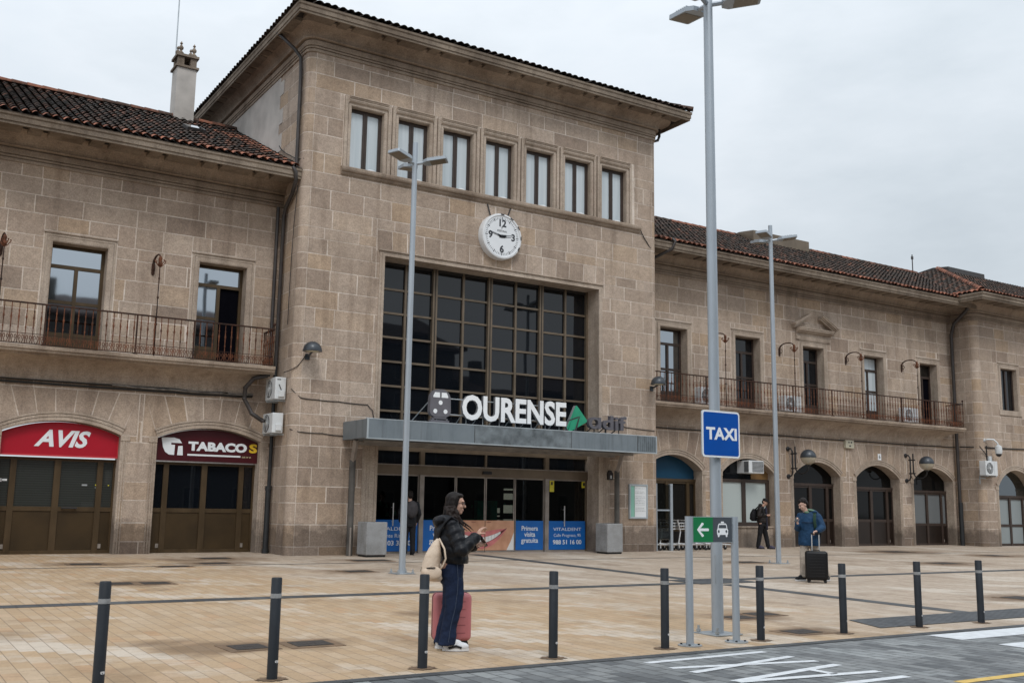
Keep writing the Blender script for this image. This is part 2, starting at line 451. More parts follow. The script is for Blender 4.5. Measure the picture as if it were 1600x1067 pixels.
# ---- cornices and eaves
def mould(z, rise=.28, d=.36):
    p = [(0, z), (.045, z), (.045, z+.075), (.012, z+.076), (.012, z+.102), (.06, z+.103), (.06, z+.155), (.012, z+.156), (.012, z+.175), (.075, z+.176), (.075, z+.325), (.02, z+.326), (.02, z+.362), (.15, z+.363), (.165, z+.385), (.16, z+.41)]
    for k in range(7):
        a = R(90*k/6); p.append((.15+d*(1-math.cos(a)), z+.41+(rise-.01)*math.sin(a)))
    z2 = z+.40+rise
    return p+[(.15+d+.02, z2), (.15+d+.02, z2+.05), (0, z2+.05)]
def eaves(z0, z1, o, i=.45, h=.17):
    return [(i, z0+h), (o-.10, z0+h), (o-.10, z0), (o-.03, z0), (o-.03, z0+.07), (o, z0+.075), (o, z1-.1), (o+.03, z1-.07), (o+.03, z1), (i, z1), (i, z0+h)]
def arc_path(cx, cy, r, a0, a1, n=8):
    return [((cx+r*math.cos(R(a0+(a1-a0)*k/n)), cy+r*math.sin(R(a0+(a1-a0)*k/n)), 0), (math.cos(R(a0+(a1-a0)*k/n)), math.sin(R(a0+(a1-a0)*k/n)), 0)) for k in range(n+1)]
def panels(mb, fx, u0, u1, zt, rn, i=.47, o=.9, n0=0):
    u = u0; k = n0
    while u < u1:
        w = .98 if k % 2 == 0 else .46
        e = min(u+w, u1)
        if e-u > .16: fx(mb, u+.075, e-.075, i, o, zt)
        u += w; k += 1
mb = MB()
path = [((XL, 42, 0), (-1, 0, 0))]+arc_path(XL+RC, T+RC, RC, 180, 270)+arc_path(XR-RC, T+RC, RC, 270, 360)+[((XR, 42, 0), (1, 0, 0))]
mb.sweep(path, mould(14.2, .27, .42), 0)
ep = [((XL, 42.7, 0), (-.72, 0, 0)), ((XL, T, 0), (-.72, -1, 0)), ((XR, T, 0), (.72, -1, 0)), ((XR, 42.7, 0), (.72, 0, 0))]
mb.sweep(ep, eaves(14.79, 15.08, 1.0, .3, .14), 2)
panels(mb, lambda m, a, b, i, o, z: m.box(a, b, T-o+.03, T-i, z-.10, z+.02, 2), XL-.5, XR+.5, 14.93, rn, .50, .9)
panels(mb, lambda m, a, b, i, o, z: m.box(XL-.62, XL-.38, a, b, z-.10, z+.02, 2), T-.4, 41, 14.93, rn)
mb.box(XL-.63, XR+.63, T-.9, 42, 14.925, 14.935, 1)  # near-black sheet paints shade into the gaps between the soffit panels
mb.build('cornice', ['granite_cornice', 'dark_gap', 'granite_eaves'], st)
def wing_cornice(x0, x1, y=W, dz=0, ov=1.36):
    mb = MB()
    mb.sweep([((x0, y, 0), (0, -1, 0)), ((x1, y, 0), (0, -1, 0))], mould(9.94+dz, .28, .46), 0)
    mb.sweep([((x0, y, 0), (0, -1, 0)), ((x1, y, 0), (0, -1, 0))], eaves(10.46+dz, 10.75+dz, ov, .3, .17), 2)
    panels(mb, lambda m, a, b, i, o, z: m.box(a, b, y-ov+.12, y-.55, z-.11, z+.02, 2), x0+.02, x1, 10.63+dz, rn)
    mb.box(x0, x1, y-ov+.1, y-.3, 10.625+dz, 10.635+dz, 1)  # dark ceiling colour gives the wing's soffit gaps their painted shade
    mb.build('cornice', ['granite_cornice', 'dark_gap', 'granite_eaves'], st)
wing_cornice(-4, XL-.005); wing_cornice(XR+.005, PX0-.02)
mb = MB()
path = [((PX0, W-.02, 0), (-1, 0, 0))]+arc_path(PX0+PRC, PV+PRC, PRC, 180, 270)+[((XE, PV, 0), (0, -1, 0))]
mb.sweep(path, mould(9.98, .28, .46), 0)
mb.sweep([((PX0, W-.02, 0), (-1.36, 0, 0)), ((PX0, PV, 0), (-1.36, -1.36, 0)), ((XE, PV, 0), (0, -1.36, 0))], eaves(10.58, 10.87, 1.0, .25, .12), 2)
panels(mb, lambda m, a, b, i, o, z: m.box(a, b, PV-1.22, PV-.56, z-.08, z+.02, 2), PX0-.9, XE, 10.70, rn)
mb.build('cornice', ['granite_cornice', 'dark_gap', 'granite_eaves'], st)

# ---- wings
def arc_geo(hw, rise): Rr = (hw*hw+rise*rise)/(2*rise); return Rr, rise-Rr
def arc_z(dx, hw, rise):
    Rr, c = arc_geo(hw, rise); return c+math.sqrt(max(0, Rr*Rr-dx*dx))
PAD, ZT = .40, 4.32
def arch_region(mb, pos, cx, hw, zs, rise, rn, depth=.5, y=W):
    n = 18
    xs = [cx-hw+2*hw*k/n for k in range(n+1)]; zc = [zs+arc_z(x-cx, hw, rise) for x in xs]
    for k in range(n):
        mb.poly([pos(xs[k], 0, zc[k]), pos(xs[k+1], 0, zc[k+1]), pos(xs[k+1], 0, ZT), pos(xs[k], 0, ZT)], 1)
        mb.poly([(xs[k], y, zc[k]), (xs[k+1], y, zc[k+1]), (xs[k+1], y+depth, zc[k+1]), (xs[k], y+depth, zc[k])], 2)
    for s in (-1, 1):
        mb.poly([pos(cx+s*hw, 0, zs), pos(cx+s*(hw+PAD), 0, zs), pos(cx+s*(hw+PAD), 0, ZT), pos(cx+s*hw, 0, ZT)], 1)
        mb.poly([(cx+s*hw, y, 0), (cx+s*hw, y+depth, 0), (cx+s*hw, y+depth, zs), (cx+s*hw, y, zs)], 2)
        block(mb, [(cx+s*hw, zs), (cx+s*(hw+PAD), zs), (cx+s*(hw+PAD), ZT)], pos, rn)
    m = 7; kk = (hw+PAD)/hw
    for j in range(m):
        a, b = cx-hw+2*hw*j/m, cx-hw+2*hw*(j+1)/m
        pts = [(a+(b-a)*q/4, zs+arc_z(a+(b-a)*q/4-cx, hw, rise)) for q in range(5)]
        pts += [(cx+(b-cx)*kk, ZT), (cx+(a-cx)*kk, ZT)]
        block(mb, pts, pos, rn)
def pier_trim(mb, x0, x1, z0, z1, y):
    for a, b, p in ((.0, .06, .012), (.075, .13, .02)):
        mb.box(x0+a, x0+b, y-p, y+.01, z0, z1, 2); mb.box(x1-b, x1-a, y-p, y+.01, z0, z1, 2)
def wing(x0, x1, y, arches, doors, rn, extra=()):
    mb = MB(); pos = front(y)
    holes = [(cx-hw-PAD, cx+hw+PAD, zs, ZT) for cx, hw, zs, rise in arches]+[(cx-hw, cx+hw, -.1, zs) for cx, hw, zs, rise in arches]
    holes += [(c-w/2, c+w/2, zb, zt) for c, w, zb, zt in doors]
    skip = [(c-w/2-.22, c+w/2+.22, zb-.02, zt+.28) for c, w, zb, zt in doors]
    crs = course_list(0, ZT, rn)
    crs += [ZT+(z-ZT) for z in course_list(ZT, 10.05, rn)][1:]
    wall(mb, pos, x0, x1, 0, 10.05, holes, rn, skip, crs=crs)
    for a in arches: arch_region(mb, pos, *a, rn, y=y)
    return mb, crs
LA = [(.67, 1.385, 3.22, .30), (4.345, 1.385, 3.22, .30), (8.03, 1.385, 3.22, .30)]
RA = [(24.45, 1.33, 2.95, .53), (28.11, 1.33, 2.95, .53), (31.83, 1.33, 2.95, .53), (35.48, 1.35, 2.95, .53), (39.11, 1.35, 2.95, .53)]
LD = [(.7, 1.34, 5.15, 8.04), (4.39, 1.34, 5.15, 8.04), (8.10, 1.32, 5.15, 8.04)]
RD = [(24.5, 1.28, 5.15, 8.04), (28.2, 1.30, 5.15, 8.08), (31.83, 1.2, 5.15, 8.03), (35.5, 1.22, 5.15, 8.0), (39.13, 1.18, 5.15, 8.0)]
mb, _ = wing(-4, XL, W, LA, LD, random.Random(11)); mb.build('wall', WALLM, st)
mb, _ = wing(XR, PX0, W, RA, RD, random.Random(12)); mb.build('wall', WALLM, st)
PA = [(43.35, 1.35, 2.76, .74), (47.8, 1.35, 2.76, .74)]; PD = [(43.25, 1.2, 6.13, 8.0), (47.8, 1.2, 6.13, 8.0)]
rn = random.Random(14)
mb, crsP = wing(PX0+PRC, XE, PV, PA, PD, rn)
corner(mb, PX0+PRC, PV+PRC, PRC, 180, 270, crsP, rn); wall(mb, sideL(PX0), PV+PRC, W, 0, 10.05, [], rn, crs=crsP, wr=(.5, .8))
mb.build('wall', WALLM, st)

# ---- tiled roofs
def roof(mb, o, u, v, nu, nv, width, length, pitch=.235, row=.36, lim=None, tint=None, rn=rnd):
    """rows of barrel tiles; o eave corner, u along the eave, v up the slope; lim(uc) -> (start, end) of the column"""
    o, u, v, nn = Vector(o), Vector(u), Vector(v), Vector(nu)
    prof = [(0, .0), (.12, .03), (.3, .060), (.5, .070), (.7, .060), (.88, .03), (1, 0)]
    cols = int(width/pitch); rows = int(length/row)+1
    for c in range(cols):
        uc = (c+.5)*pitch; a, b = lim(uc) if lim else (0, length)
        off = rn.uniform(-.015, .015)
        for r in range(rows):
            v0 = r*row+off; v1 = min(v0+row+.03, b)
            if v0 < a-.01: v0 = a
            if v1-v0 < .06: continue
            jl = rn.uniform(-.012, .012)
            sh = rn.uniform(-.02, .02)
            A = [o+u*((c+p)*pitch+sh)+v*(v0+jl)+nn*(h+.036+rn.uniform(-.006, .006)) for p, h in prof]
            B = [o+u*((c+.5+(p-.5)*.86)*pitch+sh*.4)+v*v1+nn*h for p, h in prof]
            i = len(mb.v); mb.v += [tuple(p) for p in A+B]; t = tint(c, r, uc, v0)
            for k in range(6): mb.f.append((i+k, i+k+1, i+8+k, i+7+k)); mb.m.append(0); mb.t.append(t)
def ridge_caps(mb, a, b, rn, r=.13, step=.42, tint=lambda: .5):
    a, b = Vector(a), Vector(b); n = max(1, int((b-a).length/step)); d = (b-a)/n
    w = d.cross(Vector((0, 0, 1))).normalized(); up = w.cross(d).normalized()
    for k in range(n):
        p, q = a+d*k, a+d*(k+1.08); ring = []
        for e, rr in ((p, r), (q, r*.86)):
            for j in range(7):
                t = math.pi*j/6; ring.append(tuple(e+w*math.cos(t)*rr+up*(math.sin(t)*rr-.02)))
        i = len(mb.v); mb.v += ring; t = tint()
        for j in range(6): mb.f.append((i+j, i+j+1, i+8+j, i+7+j)); mb.m.append(0); mb.t.append(t)
def dark(rn): return max(0, rn.choice((.0, .1, .2, .3, .34, .4, .45, .5, .55, .62, .25, .15)) + rn.uniform(-.06, .06))
EY, EZ = W-1.42, 10.76; RY, RZ = 32.7, 13.81
sl = Vector((0, RY-EY, RZ-EZ)); SLN = sl.length; v_ = tuple(sl.normalized()); n_ = (0, -v_[2], v_[1])
rn = random.Random(21)
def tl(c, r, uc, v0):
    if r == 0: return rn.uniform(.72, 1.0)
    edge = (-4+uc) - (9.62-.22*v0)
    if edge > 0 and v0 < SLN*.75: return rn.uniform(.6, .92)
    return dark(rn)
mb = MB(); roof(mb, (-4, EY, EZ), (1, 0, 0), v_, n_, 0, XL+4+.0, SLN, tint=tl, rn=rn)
ridge_caps(mb, (-4, RY, RZ+.06), (XL, RY, RZ+.06), rn, tint=lambda: rn.choice((.3, .45, .66, .74, .8)))
mb.poly([(-4, RY, RZ), (XL, RY, RZ), (XL, 39.1, EZ), (-4, 39.1, EZ)], 0, .2)
mb.poly([(-4, EY+.02, EZ-.02), (XL, EY+.02, EZ-.02), (XL, RY, RZ-.03), (-4, RY, RZ-.03)], 0, .05)
rl = mb.build('roof', 'roof_tile', st, fix=False)
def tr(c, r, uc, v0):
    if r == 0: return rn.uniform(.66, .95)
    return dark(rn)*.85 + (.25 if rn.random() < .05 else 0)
WX1 = 41.6
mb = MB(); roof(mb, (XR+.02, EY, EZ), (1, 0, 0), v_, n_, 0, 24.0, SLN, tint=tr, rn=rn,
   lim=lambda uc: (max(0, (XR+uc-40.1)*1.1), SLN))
ridge_caps(mb, (XR, RY, RZ+.06), (45.6, RY, RZ+.06), rn, tint=lambda: rn.choice((.3, .5, .66, .74, .8)))
mb.poly([(XR, RY, RZ), (46, RY, RZ), (46, 39.1, EZ), (XR, 39.1, EZ)], 0, .2)
mb.poly([(XR, EY+.02, EZ-.02), (39.4, EY+.02, EZ-.02), (46, RY, RZ-.03), (XR, RY, RZ-.03)], 0, .05)
rr_ = mb.build('roof', 'roof_tile', st, fix=False)
# pavilion hip roof
HX, HY, HZ = PX0-1.40, PV-1.40, 10.88; PKX, PKY, PKZ = 46.15, 31.8, 13.95
fs = Vector((0, PKY-HY, PKZ-HZ)); fl = fs.length; fv = tuple(fs.normalized()); fn = (0, -fv[2], fv[1]); hk = fl/(PKX-HX)
ls = Vector((PKX-HX, 0, PKZ-HZ)); ll = ls.length; lv = tuple(ls.normalized()); ln = (-lv[2], 0, lv[0]); lk = ll/(PKY-HY)
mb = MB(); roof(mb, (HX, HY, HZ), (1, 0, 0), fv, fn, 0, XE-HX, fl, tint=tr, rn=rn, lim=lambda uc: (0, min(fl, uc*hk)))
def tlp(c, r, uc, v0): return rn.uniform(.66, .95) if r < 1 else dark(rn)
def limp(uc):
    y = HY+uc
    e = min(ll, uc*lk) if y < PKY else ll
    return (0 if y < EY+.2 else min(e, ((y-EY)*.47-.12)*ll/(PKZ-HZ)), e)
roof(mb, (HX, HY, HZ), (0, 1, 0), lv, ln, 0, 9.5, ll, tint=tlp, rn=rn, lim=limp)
ridge_caps(mb, (HX+.1, HY+.1, HZ+.1), (PKX, PKY, PKZ+.1), rn, tint=lambda: rn.choice((.66, .74, .85, .9)))
mb.poly([(HX, HY, HZ-.03), (XE, HY, HZ-.03), (XE, PKY, PKZ-.03), (PKX, PKY, PKZ-.03)], 0, .05)
mb.poly([(HX, HY, HZ-.03), (PKX, PKY, PKZ-.03), (PKX, 36, PKZ-.03), (HX, 36, HZ-.03)], 0, .05)
mb.build('roof', 'roof_tile', st, fix=False)
# central hip roof
a = 1.05; HX, HY, HZ, HX1 = XL-.76, T-1.04, 15.10, XR+.76
mid = (HX+HX1)/2; rise = .40*(mid-HX); fs = Vector((0, mid-HX, rise)); fl = fs.length; fv = tuple(fs.normalized()); fn = (0, -fv[2], fv[1])
def tt(c, r, uc, v0): return dark(rn)*.9 if r else rn.uniform(.1, .45)
mb = MB(); roof(mb, (HX, HY, HZ), (1, 0, 0), fv, fn, 0, HX1-HX, fl, tint=tt, rn=rn, lim=lambda uc: (0, min(fl, 2.2, uc*1.07, (HX1-HX-uc)*1.07)))
lv = (fv[1], 0, fv[2]); ln = (-fv[2], 0, fv[1])
roof(mb, (HX, HY, HZ), (0, 1, 0), lv, ln, 0, 17.4, fl, tint=tt, rn=rn, lim=lambda uc: (0, min(2.2, uc*1.07)))
lv = (-fv[1], 0, fv[2]); ln = (fv[2], 0, fv[1])
roof(mb, (HX1, HY, HZ), (0, 1, 0), lv, ln, 0, 17.4, fl, tint=tt, rn=rn, lim=lambda uc: (0, min(2.2, uc*1.07)))
for s, e in (((HX, HY), (mid, HY+mid-HX)), ((HX1, HY), (mid, HY+mid-HX))):
    ridge_caps(mb, (*s, HZ+.08), (*e, HZ+rise+.08), rn, tint=lambda: rn.choice((.1, .3, .5)))
pk = (mid, HY+mid-HX, HZ+rise-.02); pb = (mid, 43-(mid-HX), HZ+rise-.02)
for q in ([(HX, HY, HZ-.02), (HX1, HY, HZ-.02), pk], [(HX, HY, HZ-.02), pk, pb, (HX, 43, HZ-.02)], [(HX1, HY, HZ-.02), pk, pb, (HX1, 43, HZ-.02)], [(HX, 43, HZ-.02), (HX1, 43, HZ-.02), pb]):
    mb.poly(q, 0, .2)
mb.build('roof', 'roof_tile', st, fix=False)
# skylights and ridge vents
def on_slope(x0, x1, t0, t1, h, name, mats, par):
    mb = MB(); A = Vector((0, EY, EZ)); v = Vector(v_); n = Vector(n_)
    P = lambda x, t, w: tuple(A+Vector((x, 0, 0))+v*t+n*w)
    mb.prism([(x0, t0), (x1, t0), (x1, t1), (x0, t1)], P, 0, h, 0); g = .06
    mb.poly([P(x0+g, t0+g, h+.004), P(x1-g, t0+g, h+.004), P(x1-g, t1-g, h+.004), P(x0+g, t1-g, h+.004)], 1)
    mb.build(name, mats, par)
on_slope(7.30, 7.85, 3.55, 4.25, .16, 'skylight', ['pipe_dark', 'glass_sky'], st)
mb = MB(); mb.prism([(32.55-.9, RZ-.45), (32.55+.9, RZ-.45), (32.55+.9, RZ+.14), (32.55, RZ+.24), (32.55-.9, RZ+.14)], lambda u, v, w: (w, RY+(u-32.55), v), 32.9, 36.5); mb.build('ridge_skylight', 'bronze_aluminium', st)
mb = MB(); mb.prism([(-.9, -.5), (.9, -.5), (.9, .16), (0, .26), (-.9, .16)], lambda u, v, w: (w, PKY+u+.5, PKZ+v), PKX+.3, PKX+3.4); mb.build('ridge_skylight', 'pipe_dark', st)
# chimney
mb = MB(); cx, cy, hw = 7.90, 32.75, .31
mb.box(cx-hw, cx+hw, cy-hw, cy+hw, 13.0, 15.5, 0); ch = mb.build('chimney', 'plaster_grey', st)
mb = MB(); mb.box(cx-hw-.06, cx+hw+.06, cy-hw-.06, cy+hw+.06, 15.5, 15.57)
for sx in (-1, 1):
    for sy in (-1, 1): mb.box(cx+sx*.2-.1, cx+sx*.2+.1, cy+sy*.2-.1, cy+sy*.2+.1, 15.57, 15.87)
mb.box(cx-hw-.05, cx+hw+.05, cy-hw-.05, cy+hw+.05, 15.87, 15.95); mb.build('chimney_cap', 'granite_eaves', ch)
for sx in (-1, 1):
    for sy in (-1, 1):
        mb = MB(); mb.lathe([(.09, 0), (.10, .06), (.05, .11), (.035, .15), (.075, .2), (.08, .25), (.045, .3), (.02, .35), (.05, .38), (.0001, .47)], (cx+sx*.21, cy+sy*.21, 15.95), 10)
        mb.build('pinnacle', 'granite_eaves', ch, True, auto=40)
mb = MB(); mb.tube([(7.72, 33.3, 13.6), (7.70, 33.3, 18.2)], .022, 6); mb.build('antenna_rod', 'galvanised', st)
mb = MB(); mb.tube([(45.75, 33, 13.7), (45.75, 33, 14.95)], .03, 6); mb.box(45.70, 45.80, 32.96, 33.04, 14.7, 14.85); mb.build('antenna_rod', 'pipe_dark', st)
# ---- windows of the central block
for c in WC:
    mb = MB(); y = T+.16
    fr = [(c-WHW, c-WHW+.055), (c-.075, c+.06), (c+WHW-.10, c+WHW)]
    for a, b in fr: mb.box(a, b, y-.03, y+.05, WZ0, WZ1, 0)
    for a, b in ((c-WHW+.055, c-.075), (c+.06, c+WHW-.10)):
        mb.box(a, b, y-.02, y+.05, WZ0, WZ0+.05, 0); mb.box(a, b, y-.02, y+.05, WZ1-.10, WZ1, 0)
    mb.box(c-.012, c+.0, y-.04, y-.03, WZ0, WZ1, 0)
    w = mb.build('window', 'brown_wood_frame', st)
    mb = MB(); mb.box(c-WHW+.02, c+WHW-.02, y+.012, y+.03, WZ0+.01, WZ1-.02); mb.build('pane', 'curtain_behind_glass', w)
    mb = MB(); h = WHW
    mb.box(c-h-.02, c-h, T-.03, T+.25, 11.0, WZ1+.02); mb.box(c+h, c+h+.02, T-.03, T+.25, 11.0, WZ1+.02); mb.box(c-h, c+h, T-.03, T+.25, WZ1, WZ1+.02); mb.box(c-h, c+h, T-.02, T+.25, 10.98, WZ0)
    for s in (-1, 1):
        for a, b, p in ((.02, .095, .05), (.095, .12, .028), (.12, .21, .075)):
            x0, x1 = sorted((c+s*(h+a), c+s*(h+b))); mb.box(x0, x1, T-p, T+.01, 11.0, 12.92)
    mb.box(c-h-.02, c+h+.02, T-.05, T+.01, WZ1+.02, 12.92)
    mb.sweep([((c-h-.10, T, 12.92), (0, -1, 0)), ((c+h+.10, T, 12.92), (0, -1, 0))], [(0, 0), (.055, 0), (.10, .03), (.125, .075), (.115, .115), (.14, .12), (.14, .15), (.17, .16), (.17, .185), (0, .20)])
    for s in (-1, 1):
        x0, x1 = sorted((c+s*(h+.10), c+s*(h+.21))); mb.box(x0, x1, T-.075, T+.01, 12.92, 13.12)
    mb.build('surround', 'granite_trim', w)
    mb = MB(); mb.sphere((c+.2, y-.1, 11.03), .15, 0, 12, (1, .5, .45), 0, 1); mb.build('uplight', 'aircon_white', w, True)
mb = MB(); mb.sweep([((10.80, T, 0), (0, -1, 0)), ((21.66, T, 0), (0, -1, 0))], [(0, 10.76), (.03, 10.76), (.07, 10.80), (.08, 10.845), (.13, 10.86), (.15, 10.90), (.15, 10.965), (.12, 11.0), (0, 11.0)])
mb.build('window_sill', 'granite_cornice', st)

# ---- great window and entrance
GY = 26.83
cols = [12.27, 13.27, 14.235, 15.235, 16.175, 17.14, 18.09, 19.06, 19.95]
rows = [8.60, 7.80, 7.09, 6.38, 5.67, 4.96, 4.24, 3.52]
mb = MB()
for k, x in enumerate(cols):
    thick = k % 2 == 0
    w = .075 if thick else .035
    mb.box(max(12.262, x-w), min(19.948, x+w), GY-(.09 if thick else .05), GY+.05, 3.3, 8.598, 0)
    if thick and 0 < k < 8: mb.box(x-.012, x+.012, GY-.1, GY-.09, 3.3, 8.59, 1)
for z in rows[1:]:
    for a, b in zip(cols, cols[1:]): mb.box(a+.02, b-.02, GY-.035, GY+.05, z-.03, z+.03, 0)
mb.box(12.27, 19.945, GY-.035, GY+.05, 8.52, 8.597, 1)
gw = mb.build('great_window', ['bronze_aluminium', 'dark_gap'], st)
mb = MB()
zz = [8.6, 7.8, 7.09, 6.38, 5.67, 4.96, 4.24, 3.52, 3.3]
for a, b in zip(cols, cols[1:]):
    for d, c in zip(zz, zz[1:]):
        tx, tz = rnd.uniform(-.004, .004), rnd.uniform(-.004, .004)   # panes are never set dead true
        mb.poly([(a, GY+.02-tx-tz, c), (b, GY+.02+tx-tz, c), (b, GY+.02+tx+tz, d), (a, GY+.02-tx+tz, d)])
mb.build('pane', 'glass_dark', gw)
DM = [12.30, 13.96, 15.12, 16.15, 17.20, 18.36, 19.93]
mb = MB()
mb.box(12.262, 19.948, GY-.06, GY+.1, 3.10, 3.29, 0)
mb.box(12.262, 19.948, GY-.10, GY+.1, 2.44, 2.72, 0); mb.box(12.262, 19.948, GY-.11, GY-.10, 2.70, 2.725, 1)
for x in (13.96, 18.36): mb.box(x-.07, x+.07, GY-.12, GY+.08, .2, 2.44, 1); mb.box(x-.07, x+.07, GY-.11, GY+.08, 2.725, 3.10, 0)
for x in (16.15,): mb.box(x-.03, x+.03, GY-.06, GY+.04, 2.725, 3.10, 0)
for x in (12.30, 19.91): mb.box(x-.035, x+.035, GY-.06, GY+.04, .2, 2.44, 0)
en = mb.build('entrance_door', ['bronze_aluminium', 'steel_dull'], st)
for a, b in zip(DM, DM[1:]):
    mb = MB(); g = .075 if a in (13.96, 18.36) else .012; h = .075 if b in (13.96, 18.36) else .012
    for x0, x1 in ((a+g, a+g+.03), (b-h-.03, b-h)): mb.box(x0, x1, GY-.05, GY-.01, .21, 2.44, 0)
    mb.box(a+g+.03, b-h-.03, GY-.05, GY-.01, .21, .26, 0); mb.box(a+g+.03, b-h-.03, GY-.05, GY-.01, 2.40, 2.44, 0)
    mb.build('door_leaf', 'steel_dull', en)
    mb = MB(); mb.box(a+g+.01, b-h-.01, GY-.034, GY-.026, .24, 2.42); mb.build('pane', 'clear_glass', en)
mb = MB(); mb.box(12.3, 19.9, GY-.0, GY+.01, 2.73, 3.1); mb.build('pane', 'glass_dark', en)
for x in (13.05, 19.02):
    mb = MB(); mb.tube([(x, GY-.13, .98), (x, GY-.13, 1.62)], .018, 8); mb.tube([(x, GY-.13, 1.1), (x, GY-.05, 1.1)], .012, 6); mb.tube([(x, GY-.13, 1.5), (x, GY-.05, 1.5)], .012, 6); mb.build('handle', 'steel_bright', en)
mb = MB(); mb.box(16.0, 16.3, GY-.16, GY-.10, 2.52, 2.6); mb.build('sensor', 'black_iron', en)
for x0, z0, z1 in ((18.5, 2.05, 2.42), (19.75, 2.2, 2.42)):
    mb = MB(); mb.box(x0, x0+.17, GY-.042, GY-.036, z0, z1); mb.box(x0+.05, x0+.12, GY-.044, GY-.042, z1-.16, z1-.06, 1); mb.build('sticker', ['sticker_yellow', 'black_iron'], en)
# banners along the foot of the doors
def banner(x0, x1, name='banner'):
    mb = MB(); mb.box(x0, x1, GY-.060, GY-.052, .27, 1.15); return mb.build(name, 'banner_blue', en)
def lines(par, cx, rows_):
    bmx = MB()
    for body, size, z, b, sx in rows_: bmx.add_bm(text_geo(body, size, facade(cx, GY-.0605, z), .001, b, sx=sx))
    bmx.build('lettering', 'letter_white', par, fix=False)
def fit(body, x0, x1, z0, z1, y, par, mat, name='lettering', bold=.02, shear=0.0, ext=.004):
    b = text_geo(body, 1.0, lambda u, v, w: (u, v, w), ext, bold, shear)
    xs, ys = [v.co.x for v in b.verts], [v.co.y for v in b.verts]; ax, bx, ay, by = min(xs), max(xs), min(ys), max(ys)
    for v in b.verts: v.co = Vector((x0+(v.co.x-ax)/(bx-ax)*(x1-x0), y-v.co.z, z0+(v.co.y-ay)/(by-ay)*(z1-z0)))
    mb = MB(); mb.add_bm(b); return mb.build(name, mat, par, fix=False)
yb = GY-.0605
for x0, x1, cx, l2, l3 in ((12.34, 13.88, 13.12, 'Vicente Risco, 1', '988 03 35 50'), (18.46, 19.90, 19.18, 'Calle Progreso, 95', '988 51 16 00')):
    o = banner(x0, x1); fit('VITALDENT', cx-.54, cx+.54, .85, .945, yb, o, 'letter_white', bold=.0); fit(l2, cx-.52, cx+.52, .635, .76, yb, o, 'letter_white', bold=-.004); fit(l3, cx-.55, cx+.55, .43, .57, yb, o, 'letter_white', bold=.018)
for x0, x1, cx in ((14.06, 15.09, 14.58), (17.25, 18.26, 17.76)):
    o = banner(x0, x1)
    for w_, h0, h1, hw in (('Primera', .85, .995, .30), ('visita', .665, .81, .20), ('gratuita', .44, .625, .31)): fit(w_, cx-hw, cx+hw, h0, h1, yb, o, 'letter_white', bold=.014)
def smile():
    m, nt, b = new_mat('smile_print'); p = sep(nt, coords(nt))
    n = noise(nt, worldpos(nt), 3, 3)
    L(nt, ramp(nt, n, [(.3, (.50, .25, .15)), (.7, (.66, .37, .24))]), b.inputs['Base Color']); b.inputs['Roughness'].default_value = .35
simple('lip_print', (.58, .19, .19), .35, 0, .18, 5); simple('teeth_print', (.75, .75, .74), .35, 0, .03, 5); simple('mouth_print', (.10, .02, .02), .35); smile()
mb = MB(); mb.box(15.15, 16.14, GY-.060, GY-.052, .27, 1.15, 0); mb.box(16.16, 17.18, GY-.060, GY-.052, .27, 1.15, 0)
def mouth_poly(f0, f1, mat, y, xa=15.20, xb=16.92):
    n = 32; xs = [xa+(xb-xa)*k/n for k in range(n+1)]
    for a, b in zip(xs, xs[1:]):
        if a < 16.165 and b > 16.135: a, b = (a, min(b, 16.135)) if a < 16.135 else (max(a, 16.165), b)
        if b-a < .004: continue
        q = lambda x: 2*(x-15.20)/1.72-1
        mb.poly([(a, y, f0(q(a))), (b, y, f0(q(b))), (b, y, max(f0(q(b)), f1(q(b)))), (a, y, max(f0(q(a)), f1(q(a))))], mat)
tl_ = lambda t: .06*t       # the smile climbs to the right
UT = lambda t: .83+tl_(t)-.02*math.cos(4*t)*(1-t*t)+.02*abs(t)
UB = lambda t: .655+.215*abs(t)**1.7+tl_(t)
LT = lambda t: .475+.385*abs(t)**1.9+tl_(t)
LB = lambda t: .315+.53*abs(t)**2.1+tl_(t)
mouth_poly(LB, UT, 1, GY-.0612); mouth_poly(LT, UB, 3, GY-.0618)
mouth_poly(lambda t: LT(t)+.012+.03*t*t, lambda t: UB(t)-.004, 2, GY-.0624, 15.40, 16.70)
for k in range(11):
    x = 15.46+.115*k; t_ = 2*(x-15.20)/1.72-1
    if abs(x-16.15) > .03: mb.box(x-.004, x+.004, GY-.0630, GY-.0626, LT(t_)+.02, UB(t_)-.01, 4)
mb.poly([(17.18, GY-.0612, .27), (17.18, GY-.0612, .80), (17.06, GY-.0612, .52), (16.92, GY-.0612, .27)], 2)
for x in (15.75, 16.28): mb.prism([(x+.09*math.cos(k*math.pi/6), 1.12+.045*math.sin(k*math.pi/6)) for k in range(6, 13)], lambda u, v, w: (u, GY-.0612-w, v), 0, .0003, 5)
simple('print_shade', (.36, .155, .10), .35)
mb.build('banner', ['smile_print', 'lip_print', 'teeth_print', 'mouth_print', 'print_grey', 'print_shade'], en)
